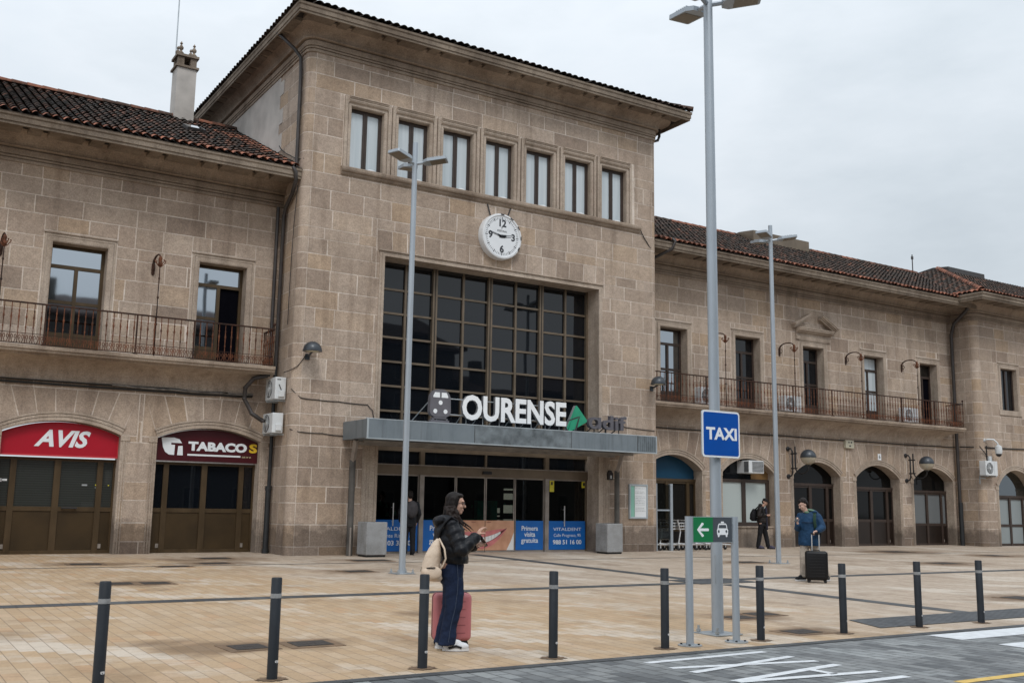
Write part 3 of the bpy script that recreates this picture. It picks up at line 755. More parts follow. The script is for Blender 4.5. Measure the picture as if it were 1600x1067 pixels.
# what shows of the hall behind the glass
mb = MB(); mb.box(12.0, 20.2, 27.6, 36, .15, .20, 0); mb.box(12.0, 20.2, 36, 36.1, .2, 3.3, 1); mb.box(12.0, 12.1, 27.6, 36, .2, 3.3, 1); mb.box(20.1, 20.2, 27.6, 36, .2, 3.3, 1); mb.box(12.0, 20.2, 27.0, 36, 3.32, 3.4, 1)
mb.box(12.27, 19.94, 26.87, 27.6, .15, .198, 0)
simple('hall_dark', (.03, .03, .032), .6); simple('hall_floor', (.09, .085, .08), .3); simple('hall_green', (.03, .40, .26), .4)
hall = mb.build('entrance_hall', ['hall_floor', 'hall_dark'], st)
mb = MB(); mb.box(16.95, 17.25, 28.6, 28.8, .2, 1.75); mb.box(17.45, 17.70, 28.6, 28.8, .2, 1.75); mb.build('hall_pillar', 'hall_green', hall)
mb = MB()
for x, z in ((21.15, 1.55), (21.15, 2.05), (21.95, 1.15), (21.95, 1.75), (21.95, 2.25), (21.2, 1.1)): pass
for x0, x1, z0, z1 in ((18.22, 18.66, 2.10, 2.16), (18.22, 18.66, 1.80, 2.0), (18.22, 18.66, 1.36, 1.62), (17.86, 18.05, 1.36, 1.52), (17.86, 18.05, 1.24, 1.28), (18.22, 18.66, 1.02, 1.16), (17.88, 18.05, 1.05, 1.14)):
    mb.box(x0, x1, 29.0, 29.05, z0, z1)
mb.build('lit_display', 'lit_poster', hall)
mb = MB()
rr2 = random.Random(5)
for k in range(26):
    x = 12.4+rr2.random()*7.3; z = .9+rr2.random()*.8; s = .05+.05*rr2.random()
    mb.prism([(-s, -s), (s, -s), (0, s)], lambda u, v, w, x=x, z=z: (x+u, 30.5+w, z+v), 0, .02)
mb.box(15.8, 19.8, 30.55, 30.6, .9, 1.15)
mb.build('shop_stock', 'hall_green', hall)

# ---- canopy over the entrance
CX0, CX1, CY, CZ0, CZ1 = 11.2, 21.05, 24.62, 3.27, 3.79
mb = MB(); mb.box(CX0, CX1, CY, T-.02, CZ0+.02, CZ1-.01, 0)
mb.box(CX0-.003, CX0+.05, CY-.004, CY, CZ0, CZ1+.004, 2); mb.box(CX1-.03, CX1+.003, CY-.004, CY, CZ0, CZ1+.004, 2)
mb.box(CX0, CX1, CY-.006, CY+.05, CZ0-.01, CZ0+.02, 2); mb.box(CX0, CX1, CY-.006, CY+.1, CZ1-.01, CZ1+.012, 2)
mb.box(14.46, 17.77, CY-.003, CY+.01, CZ0+.021, CZ1-.011, 1)
for x in (14.46, 17.77, 20.27): mb.box(x-.006, x+.006, CY-.005, CY, CZ0+.02, CZ1-.01, 3)
for k in range(9): mb.box(20.30+.08*k, 20.34+.08*k, CY-.012, CY, CZ0+.05, CZ1-.02, 1)
mb.box(CX0+.3, CX1-.3, 25.4, 25.5, CZ0-.06, CZ0+.0, 4); mb.box(CX0+.4, CX1-.6, 25.95, 26.1, CZ0-.10, CZ0+.0, 4)
cp = mb.build('canopy', ['zinc_panel', 'zinc_patched', 'zinc_edge', 'dark_gap', 'steel_dull'], st)
for x in (11.42, 20.52):
    mb = MB()
    mb.tube([(x, 25.95, .2), (x, 25.95, 2.75)], .085, 10, 0); mb.tube([(x, 25.95, 2.7), (x-.12, 25.5, 3.27)], .075, 4, 1); mb.tube([(x-.02, 25.86, .2), (x-.02, 25.86, .95)], .03, 6, 1)
    mb.build('support_post', ['post_weathered', 'steel_dull'], cp)
simple('void_dark', (.004, .004, .006), 1.0, spec=0.0)
# ---- upper balcony doors and windows of the wings
def upper_door(c, w, zb, zt, y, pane, frame='brown_aluminium', trans=.54, panel=True, open_right=False, low=None, depth=.36, sill=False):
    h = w/2; yf = y+depth; mb = MB(); f = .055
    mb.box(c-h, c-h+f, yf-.03, yf+.05, zb, zt); mb.box(c+h-f-.03, c+h, yf-.03, yf+.05, zb, zt)
    mb.box(c-h+f, c+h-f-.03, yf-.03, yf+.05, zt-.06, zt); zl = zt
    if trans: zl = zt-trans; mb.box(c-h+f, c+h-f-.03, yf-.035, yf+.05, zl-.06, zl+.03)
    mb.box(c-.05, c+.04, yf-.04, yf+.05, zb, zl-.06)
    zp = zb+.62
    if panel:
        for a, b in ((c-h+f, c-.05), (c+.04, c+h-f-.03)):
            if open_right and a > c: continue
            mb.box(a, b, yf-.02, yf+.03, zb, zp); mb.box(a, b, yf-.03, yf+.04, zp+.75, zp+.83)
    d = mb.build('balcony_door' if panel else 'window', frame, st)
    mb = MB()
    x0, x1 = c-h+f-.01, c+h-f-.02
    if open_right:
        mb.box(x0, c, yf+.005, yf+.015, zp, zl-.02, 0); mb.box(c-.02, x1, yf+.03, yf+.04, zb, zl-.02, 1); mb.box(x0, x1, yf+.005, yf+.015, zl-.01, zt-.02, 0)
    else:
        t = rnd.uniform(-.006, .006)
        mb.box(x0, x1, yf+.005, yf+.015, zp if panel else zb, zt-.02, 0)
        if low: mb.box(x0, x1, yf+.0, yf+.004, zp, zb+low, 1)
    mb.build('pane', [pane, 'void_dark' if open_right else 'glass_dark'], d)
    mb = MB()
    mb.box(c-h-.02, c-h, y-.02, yf+.1, zb, zt); mb.box(c+h, c+h+.02, y-.02, yf+.1, zb, zt); mb.box(c-h-.02, c+h+.02, y-.02, yf+.1, zt, zt+.02)
    for s in (-1, 1):
        for a, b, p in ((.02, .13, .03), (.145, .20, .02)):
            q0, q1 = sorted((c+s*(h+a), c+s*(h+b))); mb.box(q0, q1, y-p, y+.01, zb, zt+.02 if a < .1 else zt+.145)
    mb.box(c-h-.13, c+h+.13, y-.03, y+.01, zt+.02, zt+.13); mb.box(c-h-.20, c+h+.20, y-.02, y+.01, zt+.145, zt+.22); mb.box(c-h-.22, c+h+.22, y-.05, y+.01, zt+.22, zt+.255)
    if sill: mb.box(c-h-.25, c+h+.25, y-.05, y+.3, zb-.22, zb, 0)
    mb.build('surround', 'granite_trim', d)
    return d
upper_door(LD[0][0], *LD[0][1:], W, 'glass_sky'); upper_door(LD[1][0], *LD[1][1:], W, 'glass_sky')
upper_door(LD[2][0], *LD[2][1:], W, 'glass_sky', open_right=True)
upper_door(*RD[0], W, 'glass_sky', 'brown_wood_frame'); upper_door(*RD[1], W, 'glass_dark', 'brown_wood_frame')
upper_door(*RD[2], W, 'glass_dark', 'brown_wood_frame'); upper_door(*RD[3], W, 'curtain_behind_glass', 'brown_wood_frame'); upper_door(*RD[4], W, 'glass_brown', 'brown_wood_frame', open_right=True)
for p in PD: upper_door(*p, PV, 'glass_dark', 'brown_wood_frame', trans=0, panel=False, sill=True, depth=.2)
# broken pediment over the middle door of the right wing
mb = MB(); c = RD[2][0]
mb.sweep([((c-1.0, W, 0), (0, -1, 0)), ((c+1.0, W, 0), (0, -1, 0))], [(0, 8.28), (.06, 8.28), (.08, 8.42), (.05, 8.43), (.05, 8.52), (.12, 8.55), (.24, 8.64), (.24, 8.69), (.27, 8.70), (.27, 8.735), (0, 8.75)])
for s in (-1, 1):
    a = Vector((c+s*1.17, 0, 8.70)); b = Vector((c+s*.30, 0, 9.17)); d = (b-a).normalized(); up = Vector((-d.z*s, 0, d.x*s)) if s > 0 else Vector((-d.z, 0, d.x))
    if up.z < 0: up = -up
    for h0, h1, p in ((0, .055, .16), (.055, .10, .21), (.10, .15, .27), (.15, .175, .30)):
        q = [a+up*h0, b+up*h0, b+up*h1, a+up*h1]
        mb.prism([(v.x, v.z) for v in q], lambda u, v, w: (u, W-w, v), -.01, p)
mb.prism([(c-.75, 8.75), (c+.75, 8.75), (c+.2, 9.0), (c-.2, 9.0)], lambda u, v, w: (u, W-w, v), -.01, .035)
mb.build('pediment', 'granite_trim', st)

# ---- arched ground-floor doors
def archivolt(mb, cx, hw, zs, rise, y, mat=0):
    n = 20; Rr, cc = arc_geo(hw, rise); a0 = math.asin(hw/Rr)
    for r0, r1, p in ((.0, .085, .022), (.095, .165, .036), (.175, .225, .052)):
        pr = []
        for k in range(n+1):
            a = -a0*1.0+2*a0*k/n
            pr.append((math.sin(a), math.cos(a)))
        for k in range(n):
            A, B = pr[k], pr[k+1]
            P = lambda e, r, off: (cx+e[0]*(Rr+r), y-off, zs+cc+e[1]*(Rr+r))
            mb.poly([P(A, r0, p), P(B, r0, p), P(B, r1, p), P(A, r1, p)], mat); mb.poly([P(A, r1, p), P(B, r1, p), P(B, r1, 0), P(A, r1, 0)], mat); mb.poly([P(A, r0, 0), P(B, r0, 0), P(B, r0, p), P(A, r0, p)], mat)
        for e in (pr[0], pr[-1]):
            mb.poly([P(e, r0, 0), P(e, r1, 0), P(e, r1, p), P(e, r0, p)], mat)
def arch_fill(mb, cx, hw, zs, rise, z0, y, mat=0, x0=None, x1=None):
    n = 22; a = cx-hw if x0 is None else x0; b = cx+hw if x1 is None else x1
    xs = [a+(b-a)*k/n for k in range(n+1)]
    mb.poly([(a, y, z0), (b, y, z0)]+[(x, y, zs+arc_z(x-cx, hw, rise)) for x in reversed(xs)], mat)
def arch_slab(mb, cx, hw, zs, rise, z0, y0, y1, mat=0, side=None):
    n = 22; xs = [cx-hw+2*hw*k/n for k in range(n+1)]
    pts = [(cx-hw, z0), (cx+hw, z0)]+[(x, zs+arc_z(x-cx, hw, rise)) for x in reversed(xs)]
    mb.prism(pts, lambda u, v, w: (u, w, v), y1, y0, mat, side)
def arch_door(a, y, frame, glass, panel, zt, zp, lun=None, handle=True, xs=(.36, .0), parts=True, fw=.07, boxz=.22):
    cx, hw, zs, rise = a; yf = y+.40; z0 = boxz; mb = MB()
    s = hw-.36*2*hw/2.7
    V = [(-hw, .05), (-s-.0, fw), (0, fw*1.1), (s, fw), (hw, .05)]
    for dx, w in V:
        a0 = max(cx-hw, cx+dx-w); a1 = min(cx+hw, cx+dx+w); mb.box(a0, a1, yf-.05, yf+.06, z0, zt)
    for (d0, w0), (d1, w1) in zip(V, V[1:]):
        A, B = cx+d0+w0, cx+d1-w1
        mb.box(A, B, yf-.035, yf+.05, zp-.06, zp+.05); mb.box(A, B, yf-.035, yf+.05, z0, z0+.10); mb.box(A, B, yf-.035, yf+.05, zt-.07, zt)
    if lun: mb.box(cx-hw, cx+hw, yf-.07, yf+.06, zt, zt+.10)
    d = mb.build('shop_door', frame, st)
    mb = MB()
    mb.poly([(cx-hw, yf+.01, zp), (cx+hw, yf+.01, zp), (cx+hw, yf+.01, zt), (cx-hw, yf+.01, zt)], 0)
    if lun: arch_fill(mb, cx, hw, zs, rise, zt+.05, yf+.03, 1)
    mb.build('pane', [glass, lun or glass], d)
    mb = MB(); mb.box(cx-hw+.02, cx+hw-.02, yf-.012, yf+.03, z0, zp); mb.build('panel', panel, d)
    if handle: mb = MB(); mb.tube([(cx+.15, yf-.10, zp+.02), (cx+.52, yf-.10, zp+.02)], .02, 8); mb.box(cx+.16, cx+.2, yf-.10, yf-.03, zp, zp+.03); mb.box(cx+.46, cx+.5, yf-.10, yf-.03, zp, zp+.03); mb.build('handle', 'black_iron', d)
    for dx in (-hw+.28, hw-.28):
        mb = MB(); mb.box(cx+dx-.06, cx+dx+.06, yf-.02, yf-.011, z0+.14, z0+.25, 0); mb.build('vent', 'steel_dull', d)
    surround(a, y, d)
    return d
def surround(a, y, d):
    cx, hw, zs, rise = a; mb = MB(); archivolt(mb, cx, hw, zs, rise, y)
    for s in (-1, 1):
        for q0, q1, p in ((.0, .05, .012), (.065, .105, .022), (.13, .165, .016)):
            x0, x1 = sorted((cx+s*(hw+q0), cx+s*(hw+q1))); mb.box(x0, x1, y-p, y+.005, .2, zs-.14)
        x0, x1 = sorted((cx+s*hw, cx+s*(hw+.22))); mb.box(x0, x1, y-.03, y+.005, zs-.14, zs)
    mb.build('surround', 'granite_trim', d)
arch_door(LA[0], W, 'brown_aluminium', 'glass_with_blind', 'brown_panel', 2.60, 1.34, 'glass_dark')
d = arch_door(LA[1], W, 'brown_aluminium', 'glass_with_blind', 'brown_panel', 2.60, 1.34)
mb = MB(); mb.box(5.27, 5.43, W+.395, W+.402, 1.93, 1.965, 0); mb.box(5.27, 5.40, W+.395, W+.402, 1.87, 1.895, 1); mb.box(5.58, 5.61, W+.395, W+.402, 1.93, 1.96, 0); mb.box(4.95, 5.08, W+.395, W+.402, 1.92, 1.96, 1); mb.build('sticker', ['sticker_yellow', 'print_grey'], d)
mb = MB(); mb.box(3.02, 3.10, W+.395, W+.402, 1.98, 2.06, 0); mb.box(3.08, 3.22, W+.395, W+.402, 2.0, 2.05, 0); mb.build('sticker', ['paper_white'], d)
arch_door(LA[2], W, 'brown_aluminium', 'glass_dark', 'brown_panel', 2.60, 1.34, handle=False)
arch_door(RA[0], W, 'brown_aluminium', 'glass_brown', 'brown_panel', 2.55, .9, 'glass_blue_film', False)
arch_door(RA[2], W, 'brown_wood_frame', 'glass_shade', 'brown_panel_dark', 2.56, 1.24, 'glass_shade', False)
arch_door(RA[3], W, 'brown_wood_frame', 'glass_shade', 'brown_panel_dark', 2.50, 1.24, 'glass_shade', False)
arch_door(RA[4], W, 'brown_wood_frame', 'glass_frosted', 'brown_panel_dark', 2.44, 1.10, 'glass_shade', False, fw=.06)
d = arch_door(PA[0], PV, 'brown_wood_frame', 'glass_frosted_light', 'glass_frosted_light', 2.30, 1.10, 'glass_mid', False, fw=.06)
arch_door(PA[1], PV, 'brown_wood_frame', 'glass_frosted_light', 'glass_frosted_light', 2.30, 1.10, 'glass_mid', False, fw=.06)
# arch turned into a window with a stone parapet
a = RA[1]; cx, hw, zs, rise = a; yf = W+.30
mb = MB()
for x0, x1 in ((cx-hw, cx-hw+.12), (cx-.09, cx+.09), (cx+hw-.16, cx+hw)): mb.box(x0, x1, yf-.05, yf+.05, 1.0, 2.72)
for A, B in ((cx-hw+.12, cx-.09), (cx+.09, cx+hw-.16)): mb.box(A, B, yf-.05, yf+.05, 2.60, 2.72); mb.box(A, B, yf-.05, yf+.05, 1.0, 1.14)
d = mb.build('shop_window', 'brown_wood_frame', st)
mb = MB(); mb.box(cx-hw, cx+hw, yf, yf+.02, 1.0, 2.7, 0); arch_fill(mb, cx, hw, zs, rise, 2.72, yf+.02, 1); mb.build('pane', ['glass_frosted_pale', 'glass_dark'], d)
mb = MB(); arch_fill(mb, cx, hw, zs, rise, 2.73, yf+.0, 0, cx+.42, cx+hw); mb.build('board', 'plywood', d)
mb = MB(); mb.box(cx-hw, cx+hw, W+.10, W+.4, .15, .94); mb.box(cx-hw, cx+hw, W+.06, W+.4, .94, .995); mb.build('parapet', 'granite_trim', d); surround(a, W, d)
mb = MB(); mb.bbox(27.85, 28.62, W-.30, W+.5, 2.93, 3.40, .02, 0); mb.box(28.02, 28.58, W-.312, W-.299, 2.98, 3.36, 1)
for k in range(8): mb.box(28.02, 28.58, W-.318, W-.312, 2.99+.047*k, 3.0+.047*k, 0)
mb.box(27.842, 27.851, W-.27, W-.05, 2.97, 3.36, 1)
tag(mb.build('window_air_conditioner', ['aircon_white', 'aircon_grille']), 'white boxy window air conditioner jutting out of the arch above frosted panes', 'air conditioner')

# ---- balconies
def balcony(x0, x1, ends, posts, name='balcony'):
    YF = 26.80; zb, zt = 5.06, 5.225
    mb = MB(); prof = [(0, 4.50), (.03, 4.50), (.03, 4.58)]
    for k in range(9):
        t = R(90*k/8); prof.append((.04+.66*(1-math.cos(t)), 4.60+.42*math.sin(t)))
    prof += [(.74, 5.02), (.74, 5.06), (0, 5.06)]
    c0, c1 = x0+(.35 if ends[0] else 0), x1-(.28 if ends[1] else 0)
    mb.sweep([((c0+.35*ends[0], W, 0), (-.9*ends[0], -1, 0)), ((c1-.35*ends[1], W, 0), (.9*ends[1], -1, 0))], prof, 0)
    mb.sweep([((x0, W, 0), (0, -1, 0)), ((x1, W, 0), (0, -1, 0))], [(0, 5.055), (.84, 5.055), (.86, 5.075), (.87, 5.13), (.90, 5.14), (.90, 5.225), (0, 5.225)], 1)
    b = mb.build(name, ['granite_trim', 'granite_cornice'], st)
    mb = MB(); yr = YF+.09; ZR = 6.27
    def run(p0, p1, sp=.167):
        p0, p1 = Vector(p0), Vector(p1); n = max(1, round((p1-p0).length/sp)); d = (p1-p0)/n
        for k in range(n+1):
            q = p0+d*k
            if k == n and (p1-p0).length > 1.5: pass
            mb.tube([q+Vector((0, 0, z)) for z in (5.27, 5.62, 5.66, 5.70, 5.85, 5.90, 5.95, 6.02, 6.05, 6.08, ZR-.02)], [.011, .011, .020, .011, .016, .026, .016, .011, .020, .011, .011], 6, 0, False)
            if k < n:      # the little scroll between balusters
                m = q+d*.5; u = d.normalized()
                for s in (-1, 1):
                    pts = []
                    for j in range(9):
                        t = j/8*4.6; r = .050*(1-.13*t)
                        pts.append(m+u*(s*(.035+r*math.cos(t)*.55))+Vector((0, 0, 5.40+r*math.sin(t)*1.6)))
                    mb.tube(pts, .0085, 4, 0, False)
                    mb.tube([m+u*(s*.062)+Vector((0, 0, 5.40)), m+u*(s*.02)+Vector((0, 0, 5.275))], .0085, 4, 0, False)
        w = Vector((-d.y, d.x, 0)).normalized()*.022
        for z0, z1, hw2 in ((ZR-.035, ZR, 1.3), (5.255, 5.272, .8), (5.50, 5.512, .5)):
            A, B = p0, p1
            v = [A-w*hw2, B-w*hw2, B+w*hw2, A+w*hw2]
            mb.prism([(0, 0), (1, 0), (1, 1), (0, 1)], lambda a_, b_, c_, v=v: tuple(v[0]+(v[1]-v[0])*a_+(v[3]-v[0])*b_+Vector((0, 0, c_))), z0, z1, 1)
    run((x0+.06, yr, 0), (x1-.06, yr, 0))
    if ends[0]: run((x0+.06, yr, 0), (x0+.06, W-.02, 0))
    if ends[1]: run((x1-.06, yr, 0), (x1-.06, W-.02, 0))
    for px in posts: mb.box(px-.018, px+.018, yr-.02, yr+.02, 5.225, ZR-.02, 1); mb.box(px-.05, px+.05, yr-.05, yr+.05, 5.222, 5.25, 1)
    for e, xx in ((ends[0], x0+.06), (ends[1], x1-.06)):
        if e: mb.sphere((xx, yr, ZR+.12), .045, 1, 10); mb.tube([(xx, yr, ZR-.05), (xx, yr, ZR+.09)], .016, 6, 1)
    mb.build('railing', ['rusty_iron', 'rusty_iron_dark'], b)
balcony(-3.9, 9.42, (0, 1), [1.4, 3.6, 5.75, 7.2])
balcony(22.78, 40.32, (1, 1), [25.29, 27.5, 29.72, 31.9, 33.98, 36.13, 38.3])
# wrought-iron lamp standards on the balconies
def standard(x, off, label):
    t = thing('iron_lamp_standard', label, 'lamp standard', (x, 26.93, 5.225), 0, 'rusty wrought-iron lamp standards on the balconies')
    mb = MB(); mb.tube([(0, 0, z) for z in (0, .8, .84, .88, 1.5, 1.54, 1.58, 2.0, 2.04, 2.08, 2.45)], [.017, .017, .034, .017, .015, .032, .015, .014, .028, .014, .013], 8)
    mb.build('post', 'rusty_iron_dark', t, True)
    mb = MB()
    for k in range(6):
        a = k*math.pi/3; pts = []
        for j in range(8):
            s = j/7; r = .03+.13*math.sin(s*2.4)*.9; pts.append((r*math.cos(a), r*math.sin(a), 2.36+.28*s-.10*max(0, s-.6)*3))
        mb.tube(pts, .011, 5)
    mb.lathe([(.02, 2.34), (.06, 2.42), (.035, 2.5), (.05, 2.58), (.02, 2.64)], (0, 0, 0), 8); mb.build('crown', 'rusty_iron', t)
    mb = MB(); pts = []
    for j in range(16):
        q = j/15; a = math.pi*q; pts.append((0, .37-.37*math.cos(a), 2.52+.22*math.sin(a)**.8 if q < 1 else 2.50))
    mb.tube(pts, [.020]*8+[.022, .024, .026, .028, .03, .032, .034, .03], 6); e = pts[-1]
    mb.tube([e, (0, .76, 2.40), (0, .765, 2.26)], [.045, .05, .02], 7); mb.box(-.04, .04, .74, .775, 2.30, 2.58)
    for q in (0, 1): mb.tube([(0, .68+.075*math.cos(k*.8+q*3), 2.46+.075*math.sin(k*.8+q*3)) for k in range(7)], .013, 4)
    mb.build('arm', 'rusty_iron_dark', t)
    return t
for x, l in ((2.55, 'rusty scrolled iron lamp standard cut by the left edge of the photo'), (6.22, 'rusty scrolled iron lamp standard between the two visible left balcony doors'),
             (26.3, 'rusty iron lamp standard behind the tall grey taxi-sign pole'), (29.9, 'rusty curved iron lamp standard beside the pedimented balcony door'),
             (33.75, 'rusty curved iron lamp standard before the pale-curtained balcony door'), (37.3, 'rusty curved iron lamp standard at the last balcony door towards the corner pavilion')):
    standard(x, 0, l)

# ---- rainwater pipes, cables
def pipe(pts, r, mat, name='downpipe', n=10): mb = MB(); mb.tube(pts, r, n); return mb.build(name, mat, st, True, auto=50)
pipe([(9.05, 27.5, 15.2), (9.04, 27.35, 15.05), (9.06, 27.0, 14.85), (9.45, 26.68, 14.35), (9.62, 26.6, 14.1), (9.64, 26.6, 13.6), (9.64, 26.58, 10.8)], .052, 'pipe_dark')
pipe([(9.45, 26.33, 10.75), (9.52, 26.28, 10.62), (9.56, 26.34, 10.4), (9.6, 26.7, 10.1), (9.62, 27.2, 9.85), (9.62, 27.34, 9.6), (9.62, 27.36, 5.3)], .055, 'pipe_dark')
pipe([(9.52, 27.56, 9.9), (9.52, 27.58, 5.3)], .05, 'pipe_dark')
mb = MB(); mb.tube([(9.62, 27.36, 5.3), (9.62, 27.4, 2.0)], .052, 10); mb.tube([(9.6, 27.38, 2.02), (9.6, 27.38, .22)], .075, 10); mb.tube([(9.6, 27.38, 2.02), (9.6, 27.38, 1.9)], .09, 10); mb.tube([(9.6, 27.38, .34), (9.6, 27.38, .22)], .095, 10); mb.build('downpipe', 'pipe_black', st, True, auto=50)
mb = MB(); pts = [(9.3, 27.05, 5.0), (8.95, 27.15, 4.9), (8.78, 27.3, 4.65), (8.80, 27.4, 4.35), (9.0, 27.3, 3.95), (9.25, 27.1, 3.75)]; mb.tube(pts, .06, 8)
for k in range(len(pts)): mb.tube([Vector(pts[k])-Vector((0, 0, .03)), Vector(pts[k])+Vector((0, 0, .03))], .068, 8)
mb.build('flexible_duct', 'pipe_dark', st, True)
pipe([(40.6, 26.5, 10.7), (40.62, 26.7, 10.4), (40.64, 27.35, 9.9), (40.62, 27.5, 9.4), (40.62, 27.5, 2.0)], .075, 'pipe_dark')
pipe([(40.62, 27.48, 2.05), (40.62, 27.48, .2)], .095, 'pipe_black')
pipe([(23.25, 26.3, 10.85), (23.3, 26.2, 10.75), (23.25, 26.3, 10.5), (22.7, 27.0, 10.1), (22.62, 27.6, 9.8), (22.62, 27.62, 5.3)], .055, 'pipe_dark')
pipe([(22.95, 26.6, 14.88), (22.95, 26.6, 14.6), (22.9, 26.62, 14.45), (22.55, 26.65, 14.3), (22.53, 26.7, 13.8), (22.53, 26.7, 11.2)], .05, 'pipe_dark')
def cable(pts, r=.012, sag=0.0, mat='cable_black', n=5, name='cable', par=st):
    mb = MB(); out = []
    for a, b in zip(pts, pts[1:]):
        a, b = Vector(a), Vector(b)
        for k in range(6): s = k/6; out.append(a.lerp(b, s)-Vector((0, 0, sag*4*s*(1-s))))
    out.append(Vector(pts[-1])); mb.tube(out, r, n); return mb.build(name, mat, par, True)
rk = random.Random(4)
for k, (r, mt) in enumerate(((.028, 'cable_black'), (.02, 'cable_black'), (.018, 'cable_black'), (.03, 'cable_grey'))):
    x0 = -3.9 if k < 3 else 5.4
    cable([(x, W-.05-.012*k, 4.47+.035*math.sin(k*2+x*.7)+.02*(k-1)) for x in (x0, x0+1.6, x0+3.0, 7.0 if x0 < 0 else 6.6+1.4*.5, 8.2, 9.1)], r, .02, mt)
cable([(22.6, W-.05, 4.42), (26, W-.05, 4.40), (30, W-.05, 4.42), (35, W-.05, 4.42), (39.7, W-.05, 4.44), (40.85, W-.08, 4.46)], .022, .015, 'cable_black')
cable([(41.3, PV-.03, 4.42), (44, PV-.03, 4.46), (50, PV-.03, 4.46)], .03, .01, 'cable_black'); cable([(40.8, W-.2, 4.46), (40.86, PV+.4, 4.44), (41.2, PV-.03, 4.42)], .028, .0, 'cable_black')
cable([(9.7, T+.1, 4.0+.6), (9.95, T-.02, 4.36), (10.4, T-.02, 4.34), (11.0, T-.02, 4.33), (11.9, T-.02, 4.30), (12.05, T-.04, 4.15), (12.12, T-.04, 3.8)], .012, .01)
cable([(9.72, T+.1, 3.52), (9.95, T-.02, 3.45), (10.6, T-.02, 3.44), (11.2, T-.02, 3.4)], .012, .01)
cable([(20.2, T-.02, 4.18), (20.3, T-.02, 4.22), (21, T-.02, 4.18), (22.3, T-.02, 4.12)], .012, .01); cable([(20.22, T-.02, 4.2), (20.22, T-.02, 3.8)], .012)
cable([(21.66, T-.05, 10.95), (22.0, T-.03, 10.5), (22.4, T+.05, 10.2)], .016, .04)
cable([(9.55, T+.3, 5.05), (9.8, T+.0, 5.2), (10.02, T-.03, 5.52)], .012, .02)
cable([(9.70, 28.3, 12.0), (9.69, 27.9, 11.72), (9.69, 27.3, 11.42), (9.69, 26.7, 11.15), (9.75, 26.3, 11.05)], .014, .02)
cable([(9.68, 26.5, 10.3), (9.66, 26.6, 9.2), (9.67, 26.7, 8.0), (9.66, 26.7, 6.4)], .011)

# ------------------------------------------------------------------ things fixed to the building
# clock
t = thing('wall_clock', 'big round white station clock with black numerals on the wall above the great window', 'clock', (16.08, T, 9.74))
MX = Matrix.Rotation(R(90), 3, 'X')        # lathe axis towards the square (-Y)
mb = MB(); mb.lathe([(.72, .0), (.72, .20), (.70, .235), (.655, .245), (.63, .21)], (0, 0, 0), 56, 0, MX); mb.tube([(-.35, -.1, .6), (-.42, -.02, 1.0)], .02, 6, 1); mb.tube([(.25, -.1, .65), (.42, -.02, 1.0)], .02, 6, 1)
simple('clock_rim', (.66, .67, .68), .4, 0, .05, 3); simple('clock_face', (.70, .72, .74), .5, 0, .02, 3); simple('clock_black', (.02, .022, .028), .4)
mb.build('case', ['clock_rim', 'black_iron'], t, True, auto=35)
mb = MB(); mb.poly([(.645*math.cos(k*math.pi/32), -.216, .645*math.sin(k*math.pi/32)) for k in range(64)]); mb.build('face', 'clock_face', t)
FC = lambda u, v, w: (u, -.218-w, v)
mb = MB()
for k in range(60):
    a = 2*math.pi*k/60; r0, r1, hw = (.525, .59, .0065) if k % 5 else (.51, .60, .014)
    e = (math.sin(a), math.cos(a)); f = (math.cos(a), -math.sin(a))
    mb.poly([FC(e[0]*r+f[0]*s, e[1]*r+f[1]*s, .001) for r, s in ((r0, -hw), (r1, -hw), (r1, hw), (r0, hw))])
for n_, u, v in (('12', 0, .40), ('3', .41, 0), ('6', 0, -.41), ('9', -.41, 0)):
    mb.add_bm(text_geo(n_, .30, lambda a_, b_, w, u=u, v=v: FC(a_+u, b_+v, w), .001, .011))
mb.add_bm(text_geo('FESTINA', .085, lambda a_, b_, w: FC(a_, b_+.16, w), .001, .001, sx=1.1)); mb.add_bm(text_geo('F', .11, lambda a_, b_, w: FC(a_, b_+.26, w), .001, .001))
mb.build('numerals', 'clock_black', t, fix=False)
mb = MB()
for deg in (0, 30, 60, 88, 118):
    a = R(deg)
    for s in (-1, 1): pass
    A = [(math.sin(a+d), math.cos(a+d)) for d in (-.085, .085)]
    mb.poly([(A[0][0]*.662, -.250, A[0][1]*.662), (A[1][0]*.662, -.250, A[1][1]*.662), (A[1][0]*.705, -.242, A[1][1]*.705), (A[0][0]*.705, -.242, A[0][1]*.705)])
    mb.poly([(A[0][0]*.705, -.242, A[0][1]*.705), (A[1][0]*.705, -.242, A[1][1]*.705), (A[1][0]*.724, -.2, A[1][1]*.724), (A[0][0]*.724, -.2, A[0][1]*.724)])
    mb.poly([(A[0][0]*.724, -.2, A[0][1]*.724), (A[1][0]*.724, -.2, A[1][1]*.724), (A[1][0]*.724, -.1, A[1][1]*.724), (A[0][0]*.724, -.1, A[0][1]*.724)])
mb.build('rim_marks', 'clock_black', t)
def hand(deg, ln, w, name):
    a = R(deg); e = Vector((math.sin(a), 0, math.cos(a))); f = Vector((math.cos(a), 0, -math.sin(a))); mb = MB(); o = Vector((0, -.226, 0))
    for r0, r1, h0, h1 in ((-.10, .16, w, w*1.0), (.16, ln-.06, w*.75, w*.75), (ln-.06, ln, w*.7, .002)):
        for s in (-1, 1):
            if r0 < .15: mb.poly([tuple(o+e*r+f*q) for r, q in ((r0, 0), (r1, 0), (r1, s*h1), (r0, s*h0))])
            else: mb.poly([tuple(o+e*r+f*q) for r, q in ((r0, s*h0), (r1, s*h1), (r1, s*max(0, h1-.014)), (r0, s*(h0-.014)))])
    mb.lathe([(.0001, .235), (.05, .232), (.05, .215)], (0, 0, 0), 16, 0, MX); mb.build(name, 'clock_black', t)
hand(83.5, .38, .045, 'hour_hand'); hand(283, .47, .030, 'minute_hand')

